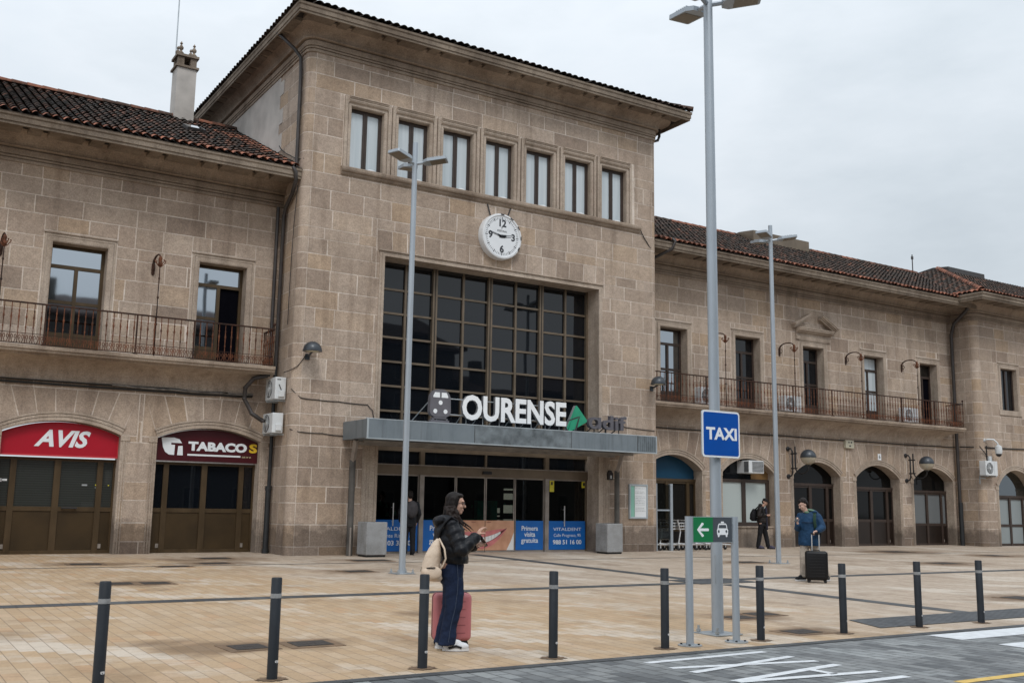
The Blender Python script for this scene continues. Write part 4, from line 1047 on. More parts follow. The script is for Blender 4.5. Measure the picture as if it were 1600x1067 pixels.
# lettering on the canopy roof
t = thing('station_name_sign', 'raised white OURENSE letters standing on the canopy edge above the entrance', 'sign', (16.0, 24.95, CZ1))
def fnt(x, z): return lambda u, v, w: (x+u-16.0, .0-w, z+v-CZ1)
bmw = text_geo('OURENSE', 1.0, lambda u, v, w: (u, v, w), .05, .032, spacing=1.0)
xs_ = [v.co.x for v in bmw.verts]; ys_ = [v.co.y for v in bmw.verts]; ax, bx, ay, by = min(xs_), max(xs_), min(ys_), max(ys_)
for v in bmw.verts:
    u = 14.20+(v.co.x-ax)/(bx-ax)*3.58; z = 3.94+(v.co.y-ay)/(by-ay)*.72; v.co = Vector((u-16.0, -v.co.z, z-CZ1))
bmw.faces.ensure_lookup_table(); bmw.normal_update()
mb = MB(); i = 0; fm = [1 if abs(f.normal.y) < .8 else 0 for f in bmw.faces]; mb.add_bm(bmw); mb.m = fm
mb.build('letters', ['sign_white', 'letter_return'], t, fix=False)
mb = MB(); mb.tube([(-2.5, .07, .72), (1.8, .07, .72)], .015, 6); mb.tube([(-2.5, .07, .28), (1.8, .07, .28)], .015, 6)
for x in (-1.6, -1.05, -.5, .05, .6, 1.1, 1.6): mb.tube([(x, .06, .5), (x-.02, .75, 0)], .013, 5); mb.tube([(x, .07, .3), (x, .07, 0)], .012, 5)
mb.build('frame', 'galvanised', t)
t = thing('train_emblem_sign', 'dark grey train-front emblem with white windows and lamps standing on the canopy', 'sign', (13.5, 24.95, CZ1))
def rrect(w0, w1, h, r0, r1, n=6):
    pts = []
    for cx_, cz_, r, a0 in ((w1-r1, h-r1, r1, 0), (-w1+r1, h-r1, r1, 90), (-w0+r0, r0, r0, 180), (w0-r0, r0, r0, 270)):
        for k in range(n+1): a = R(a0+90*k/n); pts.append((cx_+r*math.cos(a), cz_+r*math.sin(a)))
    return pts
mb = MB(); mb.prism([(u, v+.19) for u, v in rrect(.33, .32, .76, .16, .28)], lambda u, v, w: (u, -w, v), -.07, .07); mb.box(-.20, .20, -.06, .06, .13, .19); mb.box(-.29, .29, -.06, .06, .02, .10); mb.box(-.24, -.19, -.06, .06, .10, .15); mb.box(.19, .24, -.06, .06, .10, .15)
mb.build('body', 'train_grey', t)
mb = MB()
for s in (-1, 1):
    mb.prism([(s*.025, .72), (s*.23, .72), (s*.235, .755), (s*.18, .86), (s*.03, .86)], lambda u, v, w: (u, -w, v), .07, .074)
for u, v in ((0, .58), (-.16, .34), (.16, .34)): mb.prism([(u+.062*math.cos(k*math.pi/9), v+.062*math.sin(k*math.pi/9)) for k in range(18)], lambda u, v, w: (u, -w, v), .07, .074)
mb.build('windows_and_lamps', 'sign_white', t)
mb = MB(); mb.tube([(-.3, .06, .6), (-.55, .75, 0)], .015, 6); mb.tube([(.3, .06, .6), (.2, .75, 0)], .015, 6); mb.build('frame', 'galvanised', t)
t = thing('green_emblem_sign', 'green rounded triangular emblem between the white letters and grey lettering on the canopy', 'sign', (18.15, 24.95, CZ1))
def rpoly(pts, r, n=5):
    out = []; N_ = len(pts)
    for k in range(N_):
        a, b, c = Vector(pts[k-1]), Vector(pts[k]), Vector(pts[(k+1) % N_]); d0, d1 = (a-b).normalized(), (c-b).normalized()
        for j in range(n+1):
            s = j/n; out.append(tuple(b+d0*r*(1-s)**2+d1*r*s**2))
    return out
mb = MB(); FE = lambda u, v, w: (u, -w, v)
mb.prism(rpoly([(-.02, .84), (.42, .35), (-.25, .0), (-.38, .10)], .09), FE, -.06, .06, 0, 1)
for q in ([(-.36, .30), (-.33, .345), (.12, .50), (.04, .43)], [(-.08, .03), (.0, .06), (.13, .50), (.06, .42)]): mb.prism(q, FE, .06, .064, 2)
mb.build('emblem', ['logo_green', 'letter_return', 'hall_dark'], t); mb = MB(); mb.tube([(0, .05, .3), (0, .05, 0)], .015, 6); mb.tube([(0, .05, .4), (0, .7, 0)], .015, 6); mb.build('frame', 'galvanised', t)
t = thing('grey_operator_lettering', 'dark grey raised adif lettering standing at the far end of the canopy', 'sign', (19.35, 24.95, CZ1))
bmw = text_geo('\u0251dif', 1.0, lambda u, v, w: (u, v, w), .07, .022)
xs_ = [v.co.x for v in bmw.verts]; ys_ = [v.co.y for v in bmw.verts]; ax, bx, ay, by = min(xs_), max(xs_), min(ys_), max(ys_)
for v in bmw.verts: v.co = Vector((-.75+(v.co.x-ax)/(bx-ax)*1.46, -v.co.z, .14+(v.co.y-ay)/(by-ay)*.44))
mb = MB(); mb.add_bm(bmw); mb.build('letters', 'logo_grey', t, fix=False)
mb = MB()
for x in (-.5, -.05, .45): mb.tube([(x, .0, .2), (x, .0, 0)], .017, 6); mb.tube([(x, .05, .22), (x-.05, .45, 0)], .017, 6)
mb.tube([(-.75, .05, .3), (.7, .05, .3)], .015, 6); mb.build('frame', 'black_iron', t)

# shop signs in the arches
def arch_sign(a, name, label, mat, edge, edgew=.035):
    cx, hw, zs, rise = a; t = thing(name, label, 'sign', (cx, W+.17, 2.62), world=True)
    mb = MB(); arch_slab(mb, cx, hw-.012, zs-.03, rise, 2.63, W+.17, W+.26, 0, 1)
    if edge: mb.box(cx-hw+.012, cx+hw-.012, W+.158, W+.17, 2.63, 2.63+edgew, 1); mb.box(cx-hw+.012, cx-hw+.03, W+.158, W+.17, 2.665, zs-.04, 1); mb.box(cx+hw-.03, cx+hw-.012, W+.158, W+.17, 2.665, zs-.04, 1)
    mb.build('board', [mat, edge or mat], t); return t
t = arch_sign(LA[1], 'red_shop_sign', 'red arched shop sign with white slanted AVIS letters over the blind-covered doors', 'sign_red', 'sign_edge_red')
fit('AVIS', 3.72, 5.03, 2.86, 3.29, W+.163, t, 'letter_white', bold=.035, shear=.32)
cx, hw, zs, rise = LA[0]
t = arch_sign(LA[2], 'maroon_shop_sign', 'dark maroon arched shop sign reading TABACOS with a white leaf-shaped emblem', 'sign_maroon', None)
fit('TABACO', 7.50, 9.10, 2.91, 3.16, W+.163, t, 'letter_white', bold=.055)
fit('S', 9.165, 9.39, 2.91, 3.16, W+.163, t, 'letter_yellow', 'yellow_letter', bold=.045)
mb = MB(); FS = lambda u, v, w: (u, W+.165-w, v)
mb.prism([(6.79, 3.23), (7.12, 3.24), (7.26, 3.20), (7.33, 3.10), (7.05, 3.10), (7.05, 3.05), (7.15, 3.05), (7.14, 2.78), (7.00, 2.79), (6.90, 2.86), (6.84, 2.98)], FS, 0, .004)
mb.prism([(7.22, 2.78), (7.37, 2.78), (7.35, 3.03), (7.235, 3.02)], FS, 0, .004); mb.box(7.49, 8.93, W+.161, W+.165, 2.78, 2.825); mb.build('emblem', 'letter_white', t)
fit('EXP. Nº 33', 8.98, 9.22, 2.77, 2.81, W+.163, t, 'letter_yellow_pale', 'small_lettering', bold=.0)
# ---- air conditioners
def ac_unit(label, loc, rotz=0, w=.84, h=.58, d=.30, dark=False, bracket=True, name='air_conditioner', group=None):
    t = thing(name, label, 'air conditioner', loc, rotz, group)     # local: front towards -y
    mb = MB(); mb.bbox(-w/2, w/2, -d/2, d/2, 0, h, .018, 0); mb.box(w/2-.25, w/2-.245, -d/2-.003, -d/2+.02, .03, h-.03, 1)
    mb.build('casing', ['aircon_white', 'aircon_grille'], t)
    mb = MB(); cx, cz, r = -w/2+.30, h/2, .24
    mb.lathe([(.0001, 0), (r, 0), (r+.02, .012), (r+.02, .02)], (cx, -d/2-.002, cz), 24, 1 if not dark else 2, Matrix.Rotation(R(-90), 3, 'X'))
    for k in range(1, 6): mb.tube([(cx+r*k/6*math.cos(j*math.pi/10), -d/2-.012, cz+r*k/6*math.sin(j*math.pi/10)) for j in range(21)], .004, 4, 0)
    for k in range(6): a = k*math.pi/3; mb.tube([(cx, -d/2-.012, cz), (cx+r*math.cos(a), -d/2-.012, cz+r*math.sin(a))], .004, 4, 0)
    mb.lathe([(.0001, .014), (.05, .014), (.05, .0)], (cx, -d/2-.004, cz), 12, 0, Matrix.Rotation(R(90), 3, 'X'))
    mb.build('fan_grille', ['aircon_white', 'aircon_grille', 'aircon_dark'], t)
    mb = MB(); mb.bbox(w/2, w/2+.05, -.06, .10, .06, .24, .012); mb.build('valve_cover', 'aircon_white', t)
    if bracket:
        mb = MB(); mb.box(-w/2+.10, w/2-.10, d/2+.075, d/2+.095, -.12, -.08)
        for x in (-w/2+.12, w/2-.12): mb.box(x-.02, x+.02, -d/2, d/2+.10, -.05, 0); mb.box(x-.02, x+.02, d/2+.07, d/2+.10, -.35, -.05)
        mb.build('bracket', 'galvanised', t)
    return t
# the two beside the left downpipe hang on the side wall of the central block
a1 = ac_unit('upper of two white air conditioners in the corner by the left downpipe', (9.53, 27.02, 4.33), R(-90), .78, .60, .30)
mb = MB(); mb.tube([(.40, -.05, .40), (.41, .04, .2), (.42, .10, .10)], .012, 5); mb.tube([(.42, .0, .08), (.42, .10, .13)], .02, 5); mb.box(.391, .394, -.10, -.0, .52, .545); mb.build('hose', 'cable_black', a1)
a2 = ac_unit('lower of two white air conditioners in the corner, its dark fan grille showing', (9.50, 27.02, 3.42), R(-90), .78, .54, .30, True)
ac_unit('white air conditioner with round grey fan mounted on the pavilion beside the right downpipe', (41.02, PV-.22, 3.2), 0, .86, .62)
gq = 'air conditioners standing on the balcony'
for x, l in ((25.75, 'white air conditioner standing on the balcony, mostly hidden by the tall taxi-sign pole'), (30.05, 'white air conditioner behind the railing just before the pedimented door'),
             (37.15, 'wide white air conditioner behind the railing between the last two balcony doors')):
    ac_unit(l, (x, 27.35, 5.30), 0, .9, .62, .32, False, False, group=gq)
# ---- lamps on the walls
def dome_lamp(label, x, z):
    t = thing('dome_wall_lamp', label, 'wall lamp', (x, T, z), 0, 'dark dome lamps on the central block')
    mb = MB(); mb.sphere((0, -.38, .0), .25, 0, 20, (1, 1, .95), 0, 1); mb.lathe([(.25, 0), (.262, 0), (.262, -.035), (.25, -.035)], (0, -.38, 0), 20)
    mb.tube([(0, -.38, -.03), (0, -.2, -.1), (0, -.02, -.12)], .03, 8); mb.box(-.06, .06, -.05, 0, -.22, -.06); mb.build('shade', 'dark_lamp_enamel', t, True, auto=40)
    mb = MB(); mb.lathe([(.0001, -.05), (.15, -.045), (.235, -.02)], (0, -.38, 0), 18); mb.build('lens', 'cream_plastic', t, True)
dome_lamp('dark dome wall lamp beside the left balcony on the rounded corner', 10.07, 5.62); dome_lamp('dark dome wall lamp at the right edge of the central block', 22.16, 5.66)
def globe_lamp(label, x, z):
    t = thing('globe_bracket_lamp', label, 'wall lamp', (x, W, z), 0, 'globe lamps on black brackets between the right arches')
    mb = MB()
    def path(*p): mb.tube(p, .032, 8)
    path((0, -.02, 1.05), (.02, -.14, 1.06), (.04, -.2, .95), (.04, -.2, .15), (.02, -.16, .03), (0, -.02, .0))
    for zz_ in (1.05, 0): mb.lathe([(.09, 0), (.09, .04), (.05, .07)], (0, 0, zz_), 12, 0, Matrix.Rotation(R(90), 3, 'X'))
    mb.tube([(.02, -.36, 1.12), (.02, -.36, .35)], .03, 8)
    mb.tube([(.02, -.36-.32*(1-math.cos(R(q))), .35-.26*math.sin(R(q))) for q in range(0, 190, 18)], .026, 8)
    for zz_ in (.3, .86): mb.tube([(.03, -.14, zz_), (.02, -.44, zz_)], .03, 6)
    mb.build('bracket', 'black_iron', t, True, auto=50)
    c = (.02, -1.0, .70); mb = MB(); mb.lathe([(.05, -.33), (.09, -.30), (.07, -.24)], c, 14); mb.build('holder', 'black_iron', t)
    mb = MB(); mb.sphere(c, .29, 0, 24, (1, 1, 1), -1, .0); mb.build('globe', 'globe_glass', t, True)
    mb = MB(); mb.sphere(c, .296, 0, 24, (1, 1, 1), .0, 1); mb.lathe([(.285, -.012), (.302, -.012), (.302, .012)], c, 24); mb.build('shade', 'dark_lamp_enamel', t, True)
    mb = MB(); mb.lathe([(.03, -.22), (.06, -.1), (.05, .02), (.0001, .03)], c, 10); mb.build('bulb', 'paper_white', t, True)
def globe_mat():
    m, nt, b = new_mat('globe_glass'); b.inputs['Base Color'].default_value = (.50, .44, .33, 1); b.inputs['Roughness'].default_value = .15
    b.inputs['Alpha'].default_value = .62; b.inputs['Specular IOR Level'].default_value = .5
globe_mat()
globe_lamp('globe lamp on a black iron bracket beside the grey lamp post', 30.22, 2.88); globe_lamp('globe lamp on a black iron bracket between the last two arches of the wing', 37.30, 2.90)
# ---- camera, alarm box, number plate, notice board
t = thing('security_camera', 'white dome security camera hanging from a curved arm on the corner pavilion', 'camera', (41.15, PV, 4.72))
mb = MB(); mb.box(-.05, .05, -.03, 0, -.06, .06); mb.tube([(0, -.02, 0), (.08, -.12, .05), (.24, -.30, .03), (.34, -.40, -.12), (.36, -.42, -.24)], .035, 8); mb.build('arm', 'aircon_white', t, True)
mb = MB(); mb.lathe([(.05, 0), (.13, -.05), (.15, -.2), (.14, -.36), (.13, -.38)], (.36, -.42, -.2), 16); mb.build('housing', 'aircon_white', t, True, auto=40)
mb = MB(); mb.sphere((.36, -.42, -.58), .125, 0, 16, (1, 1, 1), -1, 0); mb.build('dome', 'glass_dark', t, True)
t = thing('conduit_bracket', 'thin black bracket with a small grey box under the dome camera', 'bracket', (41.2, PV, 3.3))
mb = MB(); mb.tube([(.05, -.03, 1.2), (.05, -.03, .1), (.14, -.05, -.05), (.22, -.03, .1), (.22, -.03, .35)], .025, 6); mb.tube([(-.45, -.03, 1.15), (.05, -.05, .75)], .02, 6); mb.build('conduit', 'black_iron', t)
mb = MB(); mb.bbox(.13, .31, -.1, 0, .35, .75, .01); mb.build('box', 'aircon_white', t)
mb = MB(); mb.bbox(33.45, 33.95, W-.12, W, 4.10, 4.42, .015, 0); mb.box(33.6, 33.67, W-.124, W-.119, 4.3, 4.37, 1); mb.box(33.74, 33.82, W-.124, W-.119, 4.3, 4.37, 1); mb.box(33.65, 33.75, W-.124, W-.119, 4.16, 4.22, 1)
tag(mb.build('alarm_box', ['cream_plastic', 'aircon_dark']), 'small cream alarm box under the right balcony between two arches', 'alarm box')
t = thing('number_plate', 'small white house-number plate above the fourth right arch', 'plate', (35.62, W, 3.83)); mb = MB(); mb.box(-.10, .10, -.02, 0, -.13, .13); mb.build('plate', 'sign_white', t)
mb = MB(); mb.add_bm(text_geo('6', .2, lambda u, v, w: (u, -.0215-w, v), .001, .004)); mb.build('number', 'clock_black', t, fix=False)
t = thing('notice_board', 'framed white notice with a mint stripe on the wall beside the entrance', 'notice board', (21.56, T, 1.25))
mb = MB()
for a, b, c, d in ((-.38, .38, 0, .05), (-.38, .38, 1.05, 1.10), (-.38, -.33, .05, 1.05), (.33, .38, .05, 1.05)): mb.box(a, b, -.07, 0, c, d)
mb.build('frame', 'zinc_edge', t)
mb = MB(); mb.box(-.33, .33, -.045, 0, .05, 1.05, 0); mb.box(-.32, -.17, -.048, -.044, .06, 1.04, 1); mb.box(-.17, -.155, -.049, -.045, .06, 1.04, 2); mb.build('sheet', ['paper_white', 'paper_mint', 'sign_green'], t)
mb = MB(); rr2 = random.Random(9)
for k in range(15):
    z = .96-.052*k
    if k in (1, 4, 11): continue
    x = -.12
    while x < .27:
        w = rr2.uniform(.015, .05)
        if x+w > .29: break
        mb.box(x, x+w, -.0475, -.046, z, z+.014); x += w+rr2.uniform(.008, .03)
mb.build('print', 'print_grey', t)
mb = MB(); mb.box(-.09, .09, -.10, 0, 0, .2, 0); mb.prism([(-.1, .2), (.1, .2), (.03, .3), (-.03, .3)], lambda u, v, w: (u, -w, v), 0, .09, 0); mb.box(-.02, .03, -.105, -.1, .04, .14, 1)
o = mb.build('wall_box', ['pipe_dark', 'paper_white']); o.location = (20.37, T-.03, 2.46); tag(o, 'small dark metal box on the pier right of the entrance doors', 'box')
# ---- granite litter blocks by the door
def blk(label, x, y):
    t = thing('granite_block', label, 'planter', (x, y, gz(y)-.01), 0, 'grey granite blocks beside the entrance')
    mb = MB(); mb.bbox(-.30, .30, -.30, .30, .06, .92, .02, 0); mb.box(-.27, .27, -.27, .27, 0, .06, 1); mb.box(-.2, .2, -.2, .2, .921, .924, 1); mb.build('body', ['granite_block_grey', 'rubber'], t)
blk('grey speckled granite block half covering the blue banner left of the entrance', 11.87, 25.5); blk('grey speckled granite block right of the entrance doors', 19.82, 25.45)
# ---- luggage trolleys and their glass screen
t = thing('glass_screen', 'clear glass screen with a grey post beside the luggage trolleys', 'screen', (22.95, 26.45, gz(26.45)))
mb = MB(); mb.box(.20, .30, -.05, .05, 0, 2.2, 0); mb.box(-.40, -.36, -.03, .03, 0, 2.2, 0); mb.box(-.36, .2, -.02, .02, 1.30, 1.35, 0); mb.build('post', 'pole_grey', t)
mb = MB(); mb.box(-.36, .2, -.006, .006, .35, 2.17); mb.build('pane', 'clear_glass', t)
def trolley(first=False):
    t = thing('luggage_trolley', 'x', 'luggage trolley', (0, 0, 0), 0, 'nested luggage trolleys parked in front of the first right arch')
    mb = MB()
    for s in (-1, 1): mb.tube([(-.42, s*.20, .17), (.45, s*.27, .22), (.45, s*.27, .25)], .026, 6); mb.tube([(.40, s*.25, .22), (.30, s*.24, .62), (.42, s*.24, .98)], .024, 6)
    mb.tube([(.42, -.26, .99), (.42, .26, .99)], .022, 6); mb.tube([(-.42, -.2, .17), (-.42, .2, .17)], .02, 6)
    for k in range(4): mb.tube([(-.3+.2*k, -.21, .18+.01*k), (-.3+.2*k, .21, .18+.01*k)], .012, 5)
    mb.build('frame', 'steel_bright', t)
    mb = MB()
    for z in (.70, .80, .90): mb.tube([(.38, -.24, z), (.12, -.22, z), (.12, .22, z), (.38, .24, z)], .013, 5)
    for k in range(5): mb.tube([(.12, -.2+.1*k, .68), (.12, -.2+.1*k, .92)], .007, 4)
    mb.build('basket', 'steel_bright', t)
    mb = MB(); mb.bbox(.29, .33, -.2, .2, .25, .62, .01); mb.build('backboard', 'aircon_dark', t)
    for x, y in ((.40, -.26), (.40, .26), (-.38, 0)):
        mb = MB(); mb.lathe([(.03, -.022), (.075, -.018), (.075, .018), (.03, .022)], (x, y, .075), 14, 0, Matrix.Rotation(R(90), 3, 'X')); mb.box(x-.02, x+.02, y-.03, y+.03, .08, .2, 1); mb.build('wheel', ['rubber', 'steel_bright'], t)
    return t
tr0 = trolley()
TL = ['steel luggage trolley at the glass end of the nested row', 'second steel luggage trolley from the glass screen', 'third steel luggage trolley from the glass screen', 'steel luggage trolley in the middle of the row, behind the left sign post',
      'steel luggage trolley behind the green arrow panel', 'steel luggage trolley behind the taxi pictogram panel', 'second-last steel luggage trolley, right of the tall taxi-sign pole', 'last steel luggage trolley at the open end of the row']
for k, l in enumerate(TL):
    o = tr0 if k == 0 else copy_tree(tr0); x = 22.78+.40*k
    o.location = (x, 26.75, gz(26.75)); o.rotation_euler = (0, 0, math.pi+R(rnd.uniform(-3, 3))); o['label'] = l

# ------------------------------------------------------------------ square furniture
def led_head(mb, ang, z, tilt=8, r0=.07):
    M = Matrix.Rotation(R(ang), 3, 'Z') @ Matrix.Rotation(R(-tilt), 3, 'Y')
    P = lambda x, y, zz_: tuple(M @ Vector((x, y, zz_))+Vector((0, 0, z)))
    mb.tube([P(r0-.04, 0, 0), P(.22, 0, 0)], .035, 8, 0)
    pts = [(.2, .10), (.30, .17), (.72, .17), (.74, .15), (.74, -.15), (.72, -.17), (.30, -.17), (.2, -.10)]
    mb.prism(pts, lambda u, v, w: P(u, v, w), -.03, .035, 0)
    mb.prism([(.36, .14), (.70, .14), (.70, -.14), (.36, -.14)], lambda u, v, w: P(u, v, w), -.036, -.030, 1)
    for k in range(6): mb.prism([(.32+.05*k, .15), (.335+.05*k, .15), (.335+.05*k, -.15), (.32+.05*k, -.15)], lambda u, v, w: P(u, v, w), .03, .06, 0)
simple('led_lens', (.17, .145, .11), .35, 0, .1, 9)
def lamp_post(label, x, y, h, heads, r0=.072, r1=.058):
    t = thing('lamp_post', label, 'lamp post', (x, y, gz(y)), 0, 'tall grey lamp posts on the square')
    mb = MB(); mb.tube([(0, 0, 0), (0, 0, h*.5), (0, 0, h)], [r0, (r0+r1)/2, r1], 20); mb.build('pole', 'pole_grey', t, True, auto=40)
    mb = MB(); mb.prism([(-.04, .62), (.04, .62), (.04, .98), (-.04, .98)], lambda u, v, w: ((r0+w)*math.sin(u/r0-.5), -(r0+w)*math.cos(u/r0-.5), v), -.02, .003); mb.build('access_door', 'galvanised', t)
    mb = MB(); mb.bbox(-.22, .22, -.22, .22, .0, .016, .004)
    mb.build('base_plate', 'galvanised', t)
    for sx in (-1, 1):
        for sy in (-1, 1):
            mb = MB(); mb.tube([(sx*.17, sy*.17, .02), (sx*.17, sy*.17, .10)], .016, 8); mb.tube([(sx*.17, sy*.17, .025), (sx*.17, sy*.17, .055)], .03, 6); mb.build('anchor_bolt', 'galvanised', t)
    for ang, z in heads:
        mb = MB(); led_head(mb, ang, z, r0=r1); mb.build('lamp_head', ['pole_grey', 'led_lens'], t)
lamp_post('slim lamp post with three flat heads rising before the great window', 9.99, 19.92, 9.50, [(-38, 9.0), (82, 9.0), (202, 9.0)])
lamp_post('tall slim lamp post with three flat heads beside the man with the suitcase', 21.77, 20.38, 9.60, [(-38, 9.15), (82, 9.15), (202, 9.15)])
lamp_post('thick grey lamp pole carrying the blue TAXI sign, heads cut by the top edge', 9.43, 9.88, 9.3, [(-38, 8.50), (82, 8.50), (202, 8.50)], .076, .062)
def rr_sheet(w, h, r, n=6):
    return [(cx+r*math.cos(R(a0+90*k/n)), cy+r*math.sin(R(a0+90*k/n))) for cx, cy, a0 in ((w/2-r, h/2-r, 0), (-w/2+r, h/2-r, 90), (-w/2+r, -h/2+r, 180), (w/2-r, -h/2+r, 270)) for k in range(n+1)]
t = thing('taxi_sign', 'blue square sign with white border and the word TAXI on the thick grey pole', 'sign', (9.43, 9.78, 2.525))
FT = lambda u, v, w: (u, -w, v)
mb = MB(); mb.prism(rr_sheet(.66, .60, .045), FT, 0, .02, 0, 2); mb.prism(rr_sheet(.615, .555, .03), FT, .02, .022, 1); mb.build('panel', ['sign_white', 'sign_blue', 'zinc_edge'], t)
fit('TAXI', -.265, .275, -.075, .085, -.023, t, 'sign_white', bold=.034, ext=.001)
mb = MB(); mb.box(-.015, .015, .0, .012, -.2, .2)
for z in (-.18, .18): mb.box(-.1, .1, .0, .06, z-.02, z+.02); mb.tube([(.085*math.cos(R(q)), .10+.085*math.sin(R(q)), z) for q in range(0, 375, 15)], .012, 5)
mb.build('bracket', 'galvanised', t)
# direction sign between two posts
t = thing('direction_sign', 'low panel between two grey posts, green with white arrow and slate with white taxi', 'sign', (8.74, 9.23, .003))
for x in (-.37, .37):
    mb = MB(); mb.tube([(x, 0, 0), (x, 0, 1.475)], .045, 20); mb.build('post', 'pole_grey', t, True, auto=40)
    mb = MB(); mb.lathe([(.14, 0), (.14, .012), (.05, .014)], (x, 0, 0), 24); mb.build('base_plate', 'galvanised', t)
    for q in (45, 135, 225, 315):
        mb = MB(); mb.lathe([(.014, 0), (.014, .016), (.0001, .018)], (x+.1*math.cos(R(q)), .1*math.sin(R(q)), .012), 6); mb.build('bolt', 'anthracite_paint', t)
mb = MB(); FD = lambda u, v, w: (u, -w, v)
mb.box(-.318, .318, -.015, .015, 1.17, 1.473, 3); mb.box(-.312, -.0, -.0175, -.015, 1.176, 1.467, 0); mb.box(.0, .312, -.0175, -.015, 1.176, 1.467, 1)
mb.build('panel', ['sign_green', 'sign_slate', 'sign_white', 'zinc_edge'], t)
mb = MB(); w = .021; cz = 1.32
mb.prism(rr2_ := [(-.255, cz-.0), (-.175, cz+.085), (-.150, cz+.075), (-.152, cz+.06), (-.205, cz+w*.75), (-.075, cz+w*.75), (-.068, cz+.008), (-.068, cz-.008), (-.075, cz-w*.75), (-.205, cz-w*.75), (-.152, cz-.06), (-.150, cz-.075), (-.175, cz-.085)], FD, .0175, .0195)
mb.build('arrow', 'sign_white', t)
mb = MB(); c0 = .155
body = [(-.092, -.005), (-.08, .012), (-.068, .062), (-.05, .075), (.05, .075), (.068, .062), (.08, .012), (.092, -.005), (.088, -.055), (.08, -.06), (.075, -.085), (.055, -.085), (.048, -.06), (-.048, -.06), (-.055, -.085), (-.075, -.085), (-.08, -.06), (-.088, -.055)]
mb.prism([(u+c0, v+cz) for u, v in body], FD, .0175, .0195, 0); mb.prism([(u+c0, v+cz) for u, v in [(-.028, .078), (.028, .078), (.022, .098), (-.022, .098)]], FD, .0175, .0195, 0)
mb.prism([(u+c0, v+cz) for u, v in [(-.066, .018), (.066, .018), (.054, .058), (-.054, .058)]], FD, .0195, .020, 1)
for s in (-1, 1): mb.prism([(c0+s*.062+.015*math.cos(k*math.pi/6), cz-.02+.018*math.sin(k*math.pi/6)) for k in range(12)], FD, .0195, .020, 1)
mb.build('taxi_pictogram', ['sign_white', 'sign_slate'], t)
for x in (-.33, .33):
    for z in (1.21, 1.40):
        mb = MB(); mb.tube([(x-.03, 0, z), (x+.03, 0, z)], .014, 8); mb.build('clamp', 'galvanised', t)
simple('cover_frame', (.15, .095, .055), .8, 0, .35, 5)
# bollards
def bollard():
    t = thing('bollard', 'x', 'bollard', (0, 0, 0), 0, 'dark grey bollards along the kerb')
    mb = MB(); mb.poly([((.115+.018*math.sin(k*2.3)+.012*math.sin(k*5.1))*math.cos(k*math.pi/14)*1.2, (.115+.018*math.sin(k*2.3))*math.sin(k*math.pi/14), .002) for k in range(28)]); mb.build('base_collar', 'cover_frame', t)  # irregular brown dirt ring, its dark tone also standing in for contact shadow
    mb = MB(); r = .048; mb.tube([(0, 0, 0), (0, 0, .875), (0, 0, .885)], [r, r, r-.006], 24); mb.build('post', 'anthracite_paint', t, True, auto=40)
    mb = MB(); mb.lathe([(r+.0015, .705), (r+.0015, .745)], (0, 0, 0), 24); mb.build('reflective_band', 'band_grey', t)
    mb = MB(); mb.prism([(a, b) for a, b in rr_sheet(.042, .022, .01)], lambda u, v, w: (w*math.sin(u/r+.5), -w*math.cos(u/r+.5), .155+v), r-.01, r+.0025); mb.build('sticker', 'white_band', t)
    return t
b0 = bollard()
BL = [(1.87, 9.20, 'leftmost dark grey bollard, cut by the lower edge on the far left'), (3.34, 9.17, 'dark grey bollard in front of the two square drain covers, left of the woman'), (4.83, 9.13, 'dark grey bollard just left of the woman with the pink suitcase'),
      (6.37, 9.13, 'dark grey bollard standing alone between the woman and the direction sign'), (7.94, 9.17, 'dark grey bollard immediately left of the green direction sign'), (9.51, 9.22, 'dark grey bollard immediately right of the direction sign posts'),
      (11.06, 9.26, 'dark grey bollard right of the black suitcase, next to a single drain cover'), (12.65, 9.29, 'dark grey bollard at the near end of the dark paved patch, second from right'), (14.02, 9.25, 'rightmost dark grey bollard beside the zebra crossing')]
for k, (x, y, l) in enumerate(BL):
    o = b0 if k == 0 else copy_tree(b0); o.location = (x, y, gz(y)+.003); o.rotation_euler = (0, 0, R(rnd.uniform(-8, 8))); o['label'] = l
    mbp = None
# drain / inspection covers let into the paving
def cover_mat():
    m, nt, b = new_mat('cover_iron'); p = coords(nt, (14, 14, 14))
    ck = node(nt, 'ShaderNodeTexVoronoi'); ck.inputs['Scale'].default_value = 2.2; L(nt, p, ck.inputs['Vector'])
    L(nt, ramp(nt, ck.outputs['Distance'], [(.25, (.055, .042, .034)), (.5, (.028, .022, .019))]), b.inputs['Base Color']); b.inputs['Roughness'].default_value = .75
    bump(nt, b, ck.outputs['Distance'], .6, .01)
cover_mat()
def cover(x, y, w=.55, d=.50, label=''):
    t = thing('drain_cover', label, 'drain cover', (x, y, gz(y)), 0, 'dark inspection covers in the paving'); t.rotation_euler = (math.atan(S_PLAZA), 0, R(rnd.uniform(-3, 3)))
    mb = MB(); mb.box(-w/2-.10, w/2+.10, -d/2-.10, d/2+.10, -.05, .0055, 0); mb.build('frame', 'cover_frame', t)
    mb = MB(); mb.box(-w/2, w/2, -d/2, d/2, .0, .011, 0); mb.box(-.05, .05, -.02, .02, .0, .013, 0); mb.build('plate', 'cover_iron', t)
